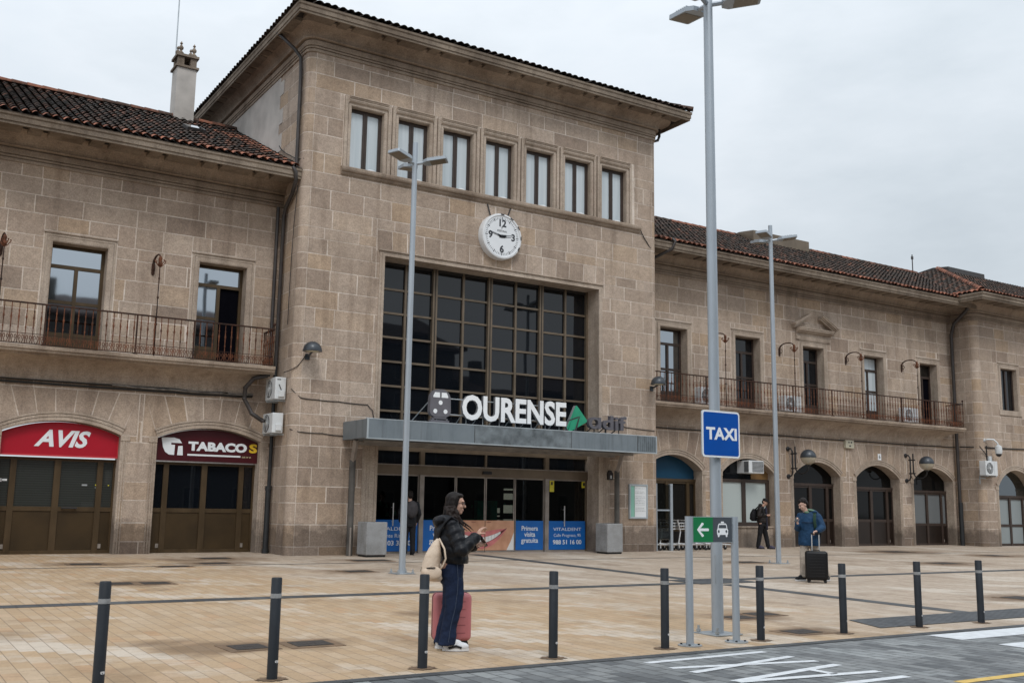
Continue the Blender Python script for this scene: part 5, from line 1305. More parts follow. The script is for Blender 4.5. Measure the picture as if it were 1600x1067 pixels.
for x, y, w, d, l in ((3.76, 11.10, .36, .34, 'dark square cover behind the second bollard'), (4.46, 11.08, .42, .34, 'dark square cover just right of the second bollard'), (4.10, 19.2, .48, .42, 'left of the paired covers beyond the long dark paving strip'),
    (4.72, 19.12, .46, .42, 'right of the paired covers beyond the long dark paving strip'), (4.47, 24.2, .62, .45, 'dark cover before the red-signed shop doors'), (7.72, 25.6, .66, .5, 'dark cover nearest the maroon-signed shop doors'), (7.18, 23.85, .62, .42, 'dark cover lying in front of the maroon-signed shop'),
    (6.08, 23.1, .60, .30, 'dark cover on the thin paving line before the stone pier'), (9.35, 20.75, .55, .45, 'dark cover beside the foot of the slim lamp post'), (11.15, 24.0, .9, .5, 'dark cover in front of the left granite block'),
    (11.02, 11.1, .42, .32, 'nearer of two grilles behind the direction sign posts'), (11.66, 11.3, .42, .34, 'farther of two grilles behind the direction sign posts'), (10.62, 9.58, .46, .32, 'cover close to the kerb between two bollards'),
    (21.2, 21.0, .8, .5, 'dark cover by the foot of the lamp post near the man'), (31.9, 24.25, 1.2, .8, 'large rust-stained cover before the plain brown doors'), (27.3, 19.1, .9, .6, 'rust-stained cover right of the black suitcase'),
    (33.7, 21.6, .8, .6, 'small far cover before the last arch of the wing'), (18.55, 11.4, .6, .5, 'dark cover near the right edge beyond the zebra crossing')):
    cover(x, y, w, d, l)

# ------------------------------------------------------------------ ground
def plaza_mat():
    m, nt, b = new_mat('plaza_paving'); p = worldpos(nt); x, y, z = sep(nt, p)
    cb = node(nt, 'ShaderNodeCombineXYZ'); L(nt, y, cb.inputs[0]); L(nt, x, cb.inputs[1])
    br = node(nt, 'ShaderNodeTexBrick'); L(nt, cb.outputs[0], br.inputs['Vector']); br.offset = .37; br.offset_frequency = 2; br.squash = 1.25; br.squash_frequency = 3
    for k, v in (('Scale', 1.0), ('Mortar Size', .0042), ('Mortar Smooth', .3), ('Bias', 0.0), ('Brick Width', .40), ('Row Height', .16)): br.inputs[k].default_value = v
    br.inputs['Color1'].default_value = (0, 0, 0, 1); br.inputs['Color2'].default_value = (1, 1, 1, 1); br.inputs['Mortar'].default_value = (.5, .5, .5, 1)
    bc = br.outputs['Color']; mf = br.outputs['Fac']
    # cell-snapped position: stains follow whole pavers
    rowi = maths(nt, 'FLOOR', maths(nt, 'DIVIDE', x, .16)); seg = maths(nt, 'FLOOR', maths(nt, 'ADD', maths(nt, 'DIVIDE', y, .40), maths(nt, 'MULTIPLY', rowi, .37)))
    cs = node(nt, 'ShaderNodeCombineXYZ'); L(nt, maths(nt, 'MULTIPLY', rowi, .16), cs.inputs[0]); L(nt, maths(nt, 'MULTIPLY', seg, .40), cs.inputs[1])
    wn = node(nt, 'ShaderNodeTexWhiteNoise'); L(nt, cs.outputs[0], wn.inputs['Vector'])
    tan = ramp(nt, wn.outputs['Value'], [(0, (.375, .265, .165)), (.3, (.42, .297, .183)), (.6, (.41, .302, .198)), (.85, (.46, .345, .235)), (1, (.405, .262, .152))])
    grey = ramp(nt, wn.outputs['Value'], [(0, (.355, .285, .225)), (.5, (.40, .328, .262)), (1, (.435, .36, .29))])
    reg = noise(nt, p, .16, 4, .6)
    far = maths(nt, 'ADD', maths(nt, 'MULTIPLY', maths(nt, 'SUBTRACT', y, 16.2), .055), maths(nt, 'MULTIPLY', maths(nt, 'SUBTRACT', x, 8.5), .15))
    zone = ramp(nt, maths(nt, 'ADD', far, maths(nt, 'MULTIPLY', maths(nt, 'SUBTRACT', reg, .5), 2.4)), [(.0, 0.0), (.7, 1.0)])
    base = mixc(nt, maths(nt, 'MULTIPLY', zone, .85), tan, grey)
    eff = noise(nt, cs.outputs[0], .42, 3, .6); eff2 = noise(nt, p, 2.2, 4, .6)
    em = ramp(nt, maths(nt, 'ADD', maths(nt, 'MULTIPLY', eff, .78), maths(nt, 'MULTIPLY', eff2, .22)), [(.525, 0.0), (.605, .76)])
    base = mixc(nt, em, base, (.54, .475, .40))
    dk = noise(nt, p, .75, 5, .65); base = mixc(nt, .6, base, ramp(nt, dk, [(.30, (.55, .50, .45)), (.45, (1, 1, 1))]), 'MULTIPLY')
    wob = noise(nt, p, 1.3, 4, .6)
    acc = None
    for cx_, cy_, rr_, k_ in ((3.4, 11.2, .75, .8), (4.5, 11.1, .6, .6), (2.9, 11.75, .45, .7), (4.4, 19.15, .9, .7), (4.5, 24.2, 1.0, .7), (7.6, 25.2, 1.2, .7), (7.2, 23.9, 1.0, .8), (9.3, 20.8, 1.0, .6), (11.2, 24.0, 1.2, .6), (11.3, 11.2, .8, .8), (10.6, 9.6, .6, .7), (31.9, 24.2, 1.8, .9), (27.3, 19.1, 1.4, .9), (33.8, 21.6, 1.6, .8), (21, 21, 1.2, .6), (18.6, 11.4, 1.0, .8), (7.0, 13.2, .55, .6), (1.2, 13.0, .8, .5)):
        dx_ = maths(nt, 'DIVIDE', maths(nt, 'SUBTRACT', x, cx_), 1.6); dy_ = maths(nt, 'SUBTRACT', y, cy_)
        dd = maths(nt, 'SQRT', maths(nt, 'ADD', maths(nt, 'MULTIPLY', dx_, dx_), maths(nt, 'MULTIPLY', dy_, dy_)))
        e_ = maths(nt, 'MULTIPLY', maths(nt, 'MAXIMUM', maths(nt, 'SUBTRACT', 1.0, maths(nt, 'DIVIDE', dd, rr_)), 0.0), k_)
        acc = e_ if acc is None else maths(nt, 'MAXIMUM', acc, e_)
    damp = ramp(nt, maths(nt, 'ADD', acc, maths(nt, 'MULTIPLY', maths(nt, 'SUBTRACT', wob, .5), 1.1)), [(.12, 0.0), (.5, .75)])
    base = mixc(nt, damp, base, (.155, .098, .056))
    st_ = noise(nt, worldpos(nt, (.55, .8, 1)), 1.0, 5, .6); base = mixc(nt, ramp(nt, st_, [(.64, 0.0), (.74, .75)]), base, (.15, .105, .07))
    fine = noise(nt, p, 40, 3, .7); base = mixc(nt, .45, base, ramp(nt, fine, [(.3, .38), (.7, .62)]), 'OVERLAY')
    spots = node(nt, 'ShaderNodeTexVoronoi'); spots.inputs['Scale'].default_value = 1.6; L(nt, p, spots.inputs['Vector'])
    base = mixc(nt, ramp(nt, spots.outputs['Distance'], [(.018, .75), (.032, 0.0)]), base, (.07, .06, .05))
    base = mixc(nt, maths(nt, 'MULTIPLY', mf, .8), base, (.13, .095, .07))
    L(nt, base, b.inputs['Base Color']); b.inputs['Roughness'].default_value = .75; b.inputs['Specular IOR Level'].default_value = .3
    h = maths(nt, 'SUBTRACT', maths(nt, 'MULTIPLY', fine, .15), mf); bump(nt, b, h, .5, .004)
plaza_mat()
def road_mat(name, c0, c1, c2, bw, rh, light):
    m, nt, b = new_mat(name); p = worldpos(nt); x, y, z = sep(nt, p)
    cb = node(nt, 'ShaderNodeCombineXYZ'); L(nt, y, cb.inputs[0]); L(nt, x, cb.inputs[1])
    br = node(nt, 'ShaderNodeTexBrick'); L(nt, cb.outputs[0], br.inputs['Vector']); br.offset = .41
    for k, v in (('Scale', 1.0), ('Mortar Size', .009), ('Mortar Smooth', .3), ('Brick Width', bw), ('Row Height', rh)): br.inputs[k].default_value = v
    rowi = maths(nt, 'FLOOR', maths(nt, 'DIVIDE', x, rh)); seg = maths(nt, 'FLOOR', maths(nt, 'ADD', maths(nt, 'DIVIDE', y, bw), maths(nt, 'MULTIPLY', rowi, .41)))
    cs = node(nt, 'ShaderNodeCombineXYZ'); L(nt, maths(nt, 'MULTIPLY', rowi, rh), cs.inputs[0]); L(nt, maths(nt, 'MULTIPLY', seg, bw), cs.inputs[1])
    wn = node(nt, 'ShaderNodeTexWhiteNoise'); L(nt, cs.outputs[0], wn.inputs['Vector'])
    base = ramp(nt, wn.outputs['Value'], [(0, c0), (.5, c1), (1, c2)])
    n = noise(nt, cs.outputs[0], .8, 3); base = mixc(nt, ramp(nt, n, [(.52, 0.0), (.62, light)]), base, (.30, .315, .315))
    fine = noise(nt, p, 30, 3, .7); base = mixc(nt, .4, base, ramp(nt, fine, [(.3, .36), (.7, .64)]), 'OVERLAY')
    dk = noise(nt, p, 1.1, 4, .6); base = mixc(nt, .5, base, ramp(nt, dk, [(.35, (.6, .6, .6)), (.5, (1, 1, 1))]), 'MULTIPLY')
    base = mixc(nt, maths(nt, 'MULTIPLY', br.outputs['Fac'], .9), base, (.03, .03, .03))
    L(nt, base, b.inputs['Base Color']); b.inputs['Roughness'].default_value = .62; b.inputs['Specular IOR Level'].default_value = .4
    bump(nt, b, maths(nt, 'SUBTRACT', maths(nt, 'MULTIPLY', fine, .2), br.outputs['Fac']), .5, .004)
road_mat('road_pavers', (.08, .086, .092), (.145, .152, .155), (.22, .228, .228), .34, .17, .7)
road_mat('dark_setts', (.045, .05, .056), (.065, .072, .08), (.085, .09, .096), .10, .10, .12)
road_mat('band_stone', (.045, .048, .052), (.06, .064, .068), (.075, .078, .08), .5, .3, .1)
simple('asphalt', (.05, .05, .052), .9, 0, .2, 3); simple('road_paint', (.60, .62, .64), .6, 0, .14, 9); simple('road_paint_yellow', (.60, .40, .10), .6, 0, .15, 9)
def sheet(name, x0, x1, y0, y1, dz, mat, n=1, poly=None):
    mb = MB()
    pts = poly or [(x0, y0), (x1, y0), (x1, y1), (x0, y1)]
    mb.poly([(x, y, S_PLAZA*(y-Y_PLAZA)+dz if y > 8.85 else dz) for x, y in pts])
    o = mb.build(name, mat); me = o.data
    return struct(o)
mb = MB(); mb.poly([(-300, -300, -.06), (400, -300, -.06), (400, 400, -.06), (-300, 400, -.06)]); struct(mb.build('ground', 'asphalt'))
mb = MB(); mb.poly([(-60, -14, -.004), (90, -14, -.004), (90, 8.78, -.004), (-60, 8.78, -.004)]); struct(mb.build('road', 'road_pavers'))
sheet('plaza_pavement', -60, 90, 8.86, 45, 0.0, 'plaza_paving')
mb = MB(); mb.box(-60, 90, 8.72, 8.86, -.1, .004); struct(mb.build('kerb', 'band_stone'))
sheet('paving_band', -60, 14.7, 15.86, 16.22, .004, 'band_stone'); sheet('paving_band', 16.1, 60, 16.32, 16.68, .004, 'band_stone')
sheet('paving_band', 14.92, 15.28, 9.9, 15.6, .004, 'band_stone'); sheet('paving_band', 15.03, 15.42, 16.9, 25.9, .004, 'band_stone')
sheet('paving_band', 14.6, 16.25, 15.75, 16.8, .008, 'dark_setts'); sheet('paving_band', -60, 60, 23.18, 23.28, .004, 'band_stone')
sheet('paving_band', 0, 0, 0, 0, .008, 'dark_setts', poly=[(12.0, 9.42), (45, 9.42), (45, 10.25), (12.35, 10.25)])
def paint(name, polys, mat='road_paint', dz=.0):
    mb = MB()
    for q in polys: mb.poly([(x, y, dz) for x, y in q])
    return struct(mb.build(name, mat))
def bar(a, b, w):
    a, b = Vector(a), Vector(b); d = (b-a).normalized(); n = Vector((-d.y, d.x))*w/2
    return [tuple(a-n), tuple(b-n), tuple(b+n), tuple(a+n)]
paint('road_marking', [bar((7.05, 8.44), (8.82, 8.50), .10)])                               # I
paint('road_marking', [bar((7.05, 8.06), (8.80, 7.74), .10)]); paint('road_marking', [bar((7.05, 7.74), (8.80, 8.09), .10)], dz=.002)   # X
paint('road_marking', [bar((7.05, 7.18), (8.80, 7.46), .11)]); paint('road_marking', [bar((7.05, 7.14), (8.80, 6.95), .11), bar((8.25, 7.03), (8.25, 7.36), .10)], dz=.002)   # A
paint('road_marking', [bar((7.05, 6.62), (8.80, 6.62), .11)]); paint('road_marking', [bar((7.1, 6.36), (7.1, 6.9), .12)], dz=.002)   # T
for k in range(6): paint('zebra_crossing', [[(11.95, 8.66-.98*k), (16.2, 8.66-.98*k), (16.2, 8.16-.98*k), (11.95, 8.16-.98*k)]])
paint('road_marking', [[(8.93, 6.10), (11.4, 6.10), (11.4, 6.22), (8.93, 6.22)]], 'road_paint_yellow')
# ------------------------------------------------------------------ people and what they carry
simple('skin', (.50, .30, .22), .5, 0, .06, 20); simple('skin_pale', (.52, .34, .27), .5, 0, .06, 20); simple('lips', (.42, .16, .14), .5)
def cloth(name, c, var=.25, rough=.7, sc=9, coat=0, bs=.5):
    m, nt, b = new_mat(name); p = coords(nt); n = noise(nt, p, sc, 4, .6); f = noise(nt, p, sc*14, 2)
    d = tuple(k*(1-var) for k in c); l = tuple(min(1, k*(1+var)) for k in c)
    L(nt, ramp(nt, maths(nt, 'ADD', maths(nt, 'MULTIPLY', n, .7), maths(nt, 'MULTIPLY', f, .3)), [(.32, d), (.68, l)]), b.inputs['Base Color'])
    b.inputs['Roughness'].default_value = rough; b.inputs['Specular IOR Level'].default_value = .18
    w = noise(nt, coords(nt, (1, 1, .55)), sc*.9, 3, .5); bump(nt, b, w, bs, .03)
for n_, c, kw in (('jacket_black', (.012, .013, .016), dict(rough=.42, bs=.7)), ('jeans_dark', (.010, .018, .044), dict(rough=.8, var=.4)), ('jacket_blue', (.012, .042, .095), dict(rough=.6)), ('lining_green', (.12, .20, .14), {}), ('strap_green', (.02, .045, .03), {}),
                  ('chino_beige', (.40, .345, .29), {}), ('trousers_black', (.012, .012, .014), {}), ('jacket_brown_black', (.022, .018, .017), dict(rough=.45)), ('canvas_beige', (.62, .50, .39), dict(var=.12, sc=5)),
                  ('bag_black', (.012, .012, .014), {}), ('bag_grey', (.045, .042, .046), {}), ('shoe_white', (.62, .63, .65), dict(var=.08)), ('shoe_black', (.012, .012, .014), dict(rough=.5)), ('shoe_purple', (.06, .055, .085), {}), ('hair_dark', (.010, .007, .006), dict(sc=30, rough=.5)), ('hair_brown', (.016, .010, .008), dict(sc=30, rough=.5)), ('cap_black', (.01, .01, .011), {}), ('scarf_dark', (.025, .025, .04), {})):
    cloth(n_, c, **kw)
simple('denim_seam', (.03, .045, .08), .8); simple('sole_white', (.62, .62, .62), .6); simple('phone_black', (.01, .01, .012), .2, 0, .05)
def case_mat(name, c):
    m, nt, b = new_mat(name); L(nt, ramp(nt, noise(nt, coords(nt), 3, 3), [(.3, tuple(k*.88 for k in c)), (.7, c)]), b.inputs['Base Color']); b.inputs['Roughness'].default_value = .42; b.inputs['Specular IOR Level'].default_value = .3
case_mat('case_pink', (.50, .17, .18)); case_mat('case_pink_groove', (.27, .085, .095)); case_mat('case_black', (.006, .006, .007)); case_mat('case_black_rib', (.022, .022, .024))

def cap_s(p, q, r0, r1=None): return ('cap', Vector(p), Vector(q), r0, r0 if r1 is None else r1)
def chain(pts, rs): return [cap_s(a, b, r0, r1) for a, b, r0, r1 in zip(pts, pts[1:], rs, rs[1:])]
def ell(c, r, rot=None): return ('ell', Vector(c), r, rot)
def loft(rings): return ('loft', rings)
def blob(name, shapes, mat, parent, vox=.009, sm=6, floor=None, disp=0.0):
    bm = bmesh.new()
    for s in shapes:
        if s[0] == 'ell':
            g = bmesh.ops.create_uvsphere(bm, u_segments=20, v_segments=14, radius=1); M = Matrix.Diagonal((*s[2], 1))
            if s[3] is not None: M = s[3].to_4x4() @ M
            for v in g['verts']: v.co = s[1]+(M @ v.co)
        elif s[0] == 'cap':
            p, q, r0, r1 = s[1:]; d = q-p; ln = max(d.length, 1e-5); zq = d.to_track_quat('Z', 'Y').to_matrix(); N_ = 14; rings = []
            for k in range(5): a = R(-90+90*k/4.0); rings.append((r0*math.cos(a), r0*math.sin(a)))
            for k in range(5): a = R(90*k/4.0); rings.append((r1*math.cos(a), ln+r1*math.sin(a)))
            prev = None
            for rr, z in rings:
                cur = [bm.verts.new(p+zq @ Vector((max(rr, 1e-4)*math.cos(2*math.pi*j/N_), max(rr, 1e-4)*math.sin(2*math.pi*j/N_), z))) for j in range(N_)]
                if prev: [bm.faces.new((prev[j], prev[(j+1) % N_], cur[(j+1) % N_], cur[j])) for j in range(N_)]
                else: bm.faces.new(cur[::-1])
                prev = cur
            bm.faces.new(prev)
        else:
            N_ = 22; prev = None
            for (x, y, z), a, b in s[1]:
                cur = [bm.verts.new((x+a*math.cos(2*math.pi*j/N_), y+b*math.sin(2*math.pi*j/N_), z)) for j in range(N_)]
                if prev: [bm.faces.new((prev[j], prev[(j+1) % N_], cur[(j+1) % N_], cur[j])) for j in range(N_)]
                else: bm.faces.new(cur[::-1])
                prev = cur
            bm.faces.new(prev)
    bmesh.ops.recalc_face_normals(bm, faces=bm.faces[:])
    me = bpy.data.meshes.new('raw'); bm.to_mesh(me); bm.free()
    ob = bpy.data.objects.new('raw', me); C.objects.link(ob)
    md = ob.modifiers.new('r', 'REMESH'); md.mode = 'VOXEL'; md.voxel_size = vox
    s = ob.modifiers.new('s', 'SMOOTH'); s.factor = .5; s.iterations = sm
    if disp:
        tx = bpy.data.textures.new('folds', 'CLOUDS'); tx.noise_scale = .09; dm = ob.modifiers.new('d', 'DISPLACE'); dm.texture = tx; dm.strength = disp; dm.mid_level = .5
    dg = bpy.context.evaluated_depsgraph_get(); out = bpy.data.meshes.new_from_object(ob.evaluated_get(dg)); out.name = name
    bpy.data.objects.remove(ob); bpy.data.meshes.remove(me)
    if floor is not None:
        for v in out.vertices:
            if v.co.z < floor: v.co.z = floor
    out.materials.clear(); out.materials.append(MATS[mat]); out.polygons.foreach_set('use_smooth', [True]*len(out.polygons))
    return link(name, out, parent)
def head_shapes(c, yaw, pitch, s=1.0):
    """skull, jaw, nose, lips, ears; face along +x before yaw/pitch (pitch>0 looks down)"""
    M = Matrix.Rotation(yaw, 3, 'Z') @ Matrix.Rotation(pitch, 3, 'Y'); c = Vector(c)
    P = lambda x, y, z: c+M @ Vector((x*s, y*s, z*s))
    E = lambda x, y, z, r: ell(P(x, y, z), tuple(k*s for k in r), M)
    return [E(-.012, 0, .035, (.098, .076, .088)), E(.02, 0, -.03, (.070, .060, .085)), E(.052, 0, -.088, (.034, .032, .026)), cap_s(P(.085, 0, .015), P(.108, 0, -.025), .010*s, .014*s), E(.082, 0, -.058, (.014, .026, .008)), E(.080, 0, -.069, (.014, .022, .008)),
            E(.078, 0, .035, (.02, .05, .012)), E(-.015, .073, -.01, (.022, .012, .034)), E(-.015, -.073, -.01, (.022, .012, .034)), E(.06, .036, -.025, (.026, .022, .022)), E(.06, -.036, -.025, (.026, .022, .022))], P, M
def eyes(P, par, s=1.0):
    for sd in (-1, 1):
        mb = MB(); mb.sphere(tuple(P(.082, sd*.032, .008)), .0095*s, 0, 8, (1, 1, .7)); mb.build('eye', 'phone_black', par, True)
def hand_shapes(w, d, n, curl=.5, spread=.012, side=1, s=1.0):
    """palm and five fingers; w wrist, d pointing to the knuckles, n the palm's normal (fingers curl towards it)"""
    w, d, n = Vector(w), Vector(d).normalized(), Vector(n); n = (n-d*n.dot(d)).normalized(); u = d.cross(n)*side
    sh = [cap_s(w, w+d*.05*s, .022*s, .025*s), cap_s(w+d*.045*s+u*.018*s, w+d*.082*s+u*.022*s, .014*s, .0125*s), cap_s(w+d*.045*s-u*.018*s, w+d*.080*s-u*.024*s, .014*s, .012*s), cap_s(w+d*.05*s, w+d*.084*s, .016*s, .013*s)]
    for k, (off, ln) in enumerate(((.028, .070), (.009, .080), (-.010, .074), (-.028, .058))):
        p = w+d*.082*s+u*off*s; a = curl*(1+.12*k); q = p
        for j, f in enumerate((.45, .32, .25)):
            ang = a*(j+.55); dd = (d*math.cos(ang)+n*math.sin(ang)+u*off*.8).normalized(); e = q+dd*ln*f*s; sh.append(cap_s(q, e, (.0088-.0008*j)*s, (.0082-.0009*j)*s)); q = e
    p = w+d*.025*s+u*.024*s
    for j, f in enumerate((.040, .028)):
        dd = (d*.62+u*(.62-.25*j)+n*(.45+.4*j)).normalized(); e = p+dd*f*s; sh.append(cap_s(p, e, .0115*s, .0095*s)); p = e
    return sh
def quilt(pts, rs, step=.05, amp=.07):
    out = []
    for a, b, r0, r1 in zip(pts, pts[1:], rs, rs[1:]):
        a, b = Vector(a), Vector(b); n = max(1, round((b-a).length/step))
        for k in range(n+1): s = k/n; r = r0+(r1-r0)*s; c = a.lerp(b, s); d = (b-a).normalized(); out.append(ell(c, (r*(1+amp), r*(1+amp), step*.62), d.to_track_quat('Z', 'Y').to_matrix()))
        out.append(cap_s(a, b, r0*.93, r1*.93))
    return out
def quilt_loft(rings, bands, amp=.05):
    out = []
    for (c0, a0, b0), (c1, a1, b1) in zip(rings, rings[1:]):
        n = max(2, int(abs(c1[2]-c0[2])/.012))
        for k in range(n):
            s = k/n; c = tuple(c0[i]+(c1[i]-c0[i])*s for i in range(3)); q = 1+amp*(abs(math.sin(c[2]*math.pi/bands))-.6); out.append((c, (a0+(a1-a0)*s)*q, (b0+(b1-b0)*s)*q))
    out.append(rings[-1]); return loft(out)
def shoe(name, par, x, y, yaw, mat, sole, stripe=None, s=1.0, z=0):
    M = Matrix.Rotation(yaw, 3, 'Z'); P = lambda u, v, w: Vector((x, y, z))+M @ Vector((u*s, v*s, w*s))
    sh = [ell(P(.085, 0, .045), (.085*s, .046*s, .045*s), M), ell(P(-.01, 0, .055), (.085*s, .042*s, .055*s), M), ell(P(-.065, 0, .06), (.05*s, .038*s, .06*s), M), ell(P(.02, 0, .075), (.075*s, .036*s, .045*s), M)]
    o = blob(name, sh, mat, par, .007, 4, z+.012)
    mb = MB(); out = [(.172*math.cos(t) if math.cos(t) > 0 else .118*math.cos(t), .050*math.sin(t)*(1 if math.cos(t) > 0 else .88)) for t in [2*math.pi*k/24 for k in range(24)]]
    mb.prism(out, lambda u, v, w: tuple(P(u, v, w)), 0, .028); mb.build('sole', sole, o)
    if stripe:
        mb = MB(); mb.tube([P(-.05, -.043, .03), P(.03, -.048, .055), P(.09, -.046, .035)], .013*s, 6); mb.build('stripe', stripe, o)
    return o
def rolling_case(name, label, loc, rotz, w, d, h, shell, groove, ribs, handle=0.0, vertical=False):
    t = thing(name, label, 'suitcase', loc, rotz); z0 = .055
    mb = MB(); mb.bbox(-w/2, w/2, -d/2, d/2, z0, h, .055, 0, 4)
    s = mb.build('shell', shell, t, True, auto=60)
    mb = MB(); g = .006
    for k in range(ribs):
        z = z0+.09+(h-z0-.18)*k/(ribs-1); mb.box(-w/2+.075, w/2-.075, -d/2-.0015, -d/2+.003, z-.004, z+.004); mb.box(-w/2+.075, w/2-.075, d/2-.003, d/2+.0015, z-.004, z+.004)
    mb.build('grooves', groove, s)
    mb = MB(); pts = rr_sheet(w+.006, h-z0+.006, .06)
    for a, b in zip(pts, pts[1:]+pts[:1]): mb.prism([(a[0], a[1]), (b[0], b[1]), (b[0]*.98, b[1]*.98), (a[0]*.98, a[1]*.98)], lambda u, v, w_: (u, w_, v+(h+z0)/2), -.010, .010)
    mb.build('zip_seam', 'bag_black', s)
    for sx in (-1, 1):
        for sy in (-1, 1):
            mb = MB(); x, y = sx*(w/2-.07), sy*(d/2-.06); mb.lathe([(.012, -.018), (.028, -.016), (.028, .016), (.012, .018)], (x+sx*.01, y, .028), 14, 0, Matrix.Rotation(R(90), 3, 'X')); mb.box(x-.02, x+.03, y-.024, y+.024, .03, z0+.02); mb.build('wheel', 'rubber', t)
    mb = MB(); mb.tube([(-.07, 0, h-.005), (-.06, 0, h+.022), (.06, 0, h+.022), (.07, 0, h-.005)], .010, 6); mb.build('carry_handle', 'bag_black', t)
    if handle:
        mb = MB()
        for sx in (-1, 1): mb.box(sx*.075-.010, sx*.075+.010, d/2-.045, d/2-.030, h-.05, handle-.02, 0)
        mb.build('telescopic_handle', 'steel_bright', t)
        mb = MB(); mb.bbox(-.095, .095, d/2-.055, d/2-.02, handle-.03, handle, .008); mb.build('grip', 'bag_black', t)
    return t

# ---- woman with the pink suitcase (local +x = the way she faces)
wx, wy = 5.68, 10.08; t = thing('person', 'woman in black puffer jacket and dark jeans with long dark hair, standing side-on', 'person', (wx, wy, gz(wy)+.003), R(-25))
hs, P, M = head_shapes((.012, 0, 1.562), R(-6), R(4), .98)
RH = hand_shapes((.245, -.135, 1.215), (.42, .12, .75), (.7, .25, -.35), .62, side=-1); LH = hand_shapes((.245, .055, 1.105), (.8, -.35, .25), (-.1, -.75, .55), .42, side=1)
body = hs+[cap_s((-.035, 0, 1.36), (-.005, 0, 1.49), .052, .048), loft([((-.02, 0, .80), .11, .15), ((-.03, 0, .95), .10, .14), ((-.045, 0, 1.15), .11, .15), ((-.05, 0, 1.32), .09, .15), ((-.04, 0, 1.38), .05, .08)])]
body += chain([(-.045, -.15, 1.33), (.06, -.235, 1.075), (.245, -.135, 1.215)], [.05, .042, .026])+chain([(-.045, .15, 1.33), (.09, .21, 1.06), (.245, .055, 1.105)], [.05, .042, .026])+RH+LH
body += chain([(-.01, -.085, .84), (.01, -.09, .46), (-.055, -.10, .09)], [.085, .055, .04])+chain([(-.01, .085, .84), (-.01, .09, .46), (-.10, .09, .09)], [.085, .055, .04])
for o_, yy in ((-.055, -.10), (-.10, .09)): body += [cap_s((o_, yy, .07), (o_+.15, yy, .035), .03, .022)]
bo = blob('body', body, 'skin', t, .006, 3); eyes(P, bo)
mb = MB(); mb.tube([P(.088, -.008, -.063), P(.092, 0, -.062), P(.088, .008, -.063)], .006, 6); mb.build('lips', 'lips', bo)
mb = MB()
for sd in (-1, 1):
    mb.tube([P(.100+.0*math.cos(q), sd*.032+.024*math.cos(q), .006+.021*math.sin(q)) for q in [k*math.pi/8 for k in range(17)]], .0028, 5); mb.tube([P(.100, sd*.056, .012), P(.05, sd*.074, .012), P(-.02, sd*.077, .01)], .0026, 5)
mb.tube([P(.1, -.01, .012), P(.104, 0, .014), P(.1, .01, .012)], .0026, 5); mb.build('glasses', 'phone_black', bo)
hair = [ell(P(-.024, 0, .042), (.098, .081, .093), M), ell(P(-.058, 0, -.02), (.066, .076, .095), M), ell(P(-.028, -.068, .0), (.056, .025, .085), M), ell(P(-.028, .068, .0), (.056, .025, .085), M), ell(P(-.035, -.066, -.07), (.045, .026, .07), M), ell(P(-.035, .066, -.07), (.045, .026, .07), M), ell(P(.03, 0, .094), (.05, .068, .028), M)]
hair += [cap_s(P(-.075, 0, -.03), (-.085, 0, 1.44), .05, .045)]
ho = blob('hair', hair, 'hair_dark', t, .007, 3, disp=.006)
rh = random.Random(2); lk = []
for sy in (-1, 1):
    for k in range(13):
        q = k/12; x0 = -.095+.095*q; pts = []; ln = rh.uniform(.13, .29); ph = rh.uniform(0, 6); dx = rh.uniform(-.02, .02)
        for j in range(8):
            s_ = j/7; zz = ln*s_/.26; x = x0+(.165-.06*(1-q))*min(zz, 1.1)**1.9*(.6+.5*q)+.012*math.sin(j*1.6+ph)+dx*s_; y = sy*(.070+.055*zz**.8+.012*math.sin(j*1.5+ph)); z = 1.545-.02*(1-q)-ln*s_; pts.append((x, y, z))
        lk += chain(pts, [.014, .015, .014, .013, .012, .010, .008, .004])
blob('locks', lk, 'hair_brown', ho, .006, 2)
jk = [quilt_loft([((.028, 0, .915), .138, .185), ((.015, 0, .97), .155, .205), ((-.02, 0, 1.06), .175, .215), ((-.045, 0, 1.17), .178, .215), ((-.052, 0, 1.29), .165, .205), ((-.05, 0, 1.36), .125, .155), ((-.04, 0, 1.415), .075, .085)], .11, .035)]
jk += quilt([(-.045, -.155, 1.335), (.065, -.245, 1.075), (.225, -.15, 1.195)], [.088, .084, .064], .10, .03)+quilt([(-.045, .155, 1.335), (.095, .225, 1.055), (.215, .075, 1.10)], [.088, .084, .064], .10, .03)
jk += [ell((-.145, 0, 1.385), (.10, .155, .052), Matrix.Rotation(R(-14), 3, 'Y')), ell((-.10, -.10, 1.40), (.10, .055, .045)), ell((-.10, .10, 1.40), (.10, .055, .045)), ell((-.19, 0, 1.35), (.045, .12, .06))]
blob('jacket', jk, 'jacket_black', t, .008, 3, disp=.020)
tw = [loft([((.003, 0, .97), .105, .155), ((-.002, 0, .88), .118, .168), ((-.022, 0, .78), .136, .178), ((-.01, 0, .70), .12, .165)])]
for sy, dx in ((-1, 0), (1, -.03)): tw += [loft([((-.005, sy*.075, .76), .118, .092), ((.014+dx*.3, sy*.085, .60), .106, .09), ((.010+dx*.5, sy*.088, .45), .098, .085), ((-.028+dx, sy*.092, .28), .084, .082), ((-.045+dx, sy*.096, .14), .092, .085), ((-.058+dx, sy*.098, .062), .098, .088)])]
jn = blob('jeans', tw, 'jeans_dark', t, .008, 3, disp=.022)
mb = MB(); mb.tube([(.03, -.172, .93), (.045, -.168, .76), (.04, -.172, .62), (.02, -.174, .45), (-.02, -.173, .28), (-.045, -.185, .10)], .004, 5); mb.build('side_seam', 'denim_seam', jn)
shoe('shoe', t, .015, -.10, R(-4), 'shoe_white', 'sole_white', 'shoe_black'); shoe('shoe', t, -.055, .10, R(6), 'shoe_white', 'sole_white', 'shoe_black')
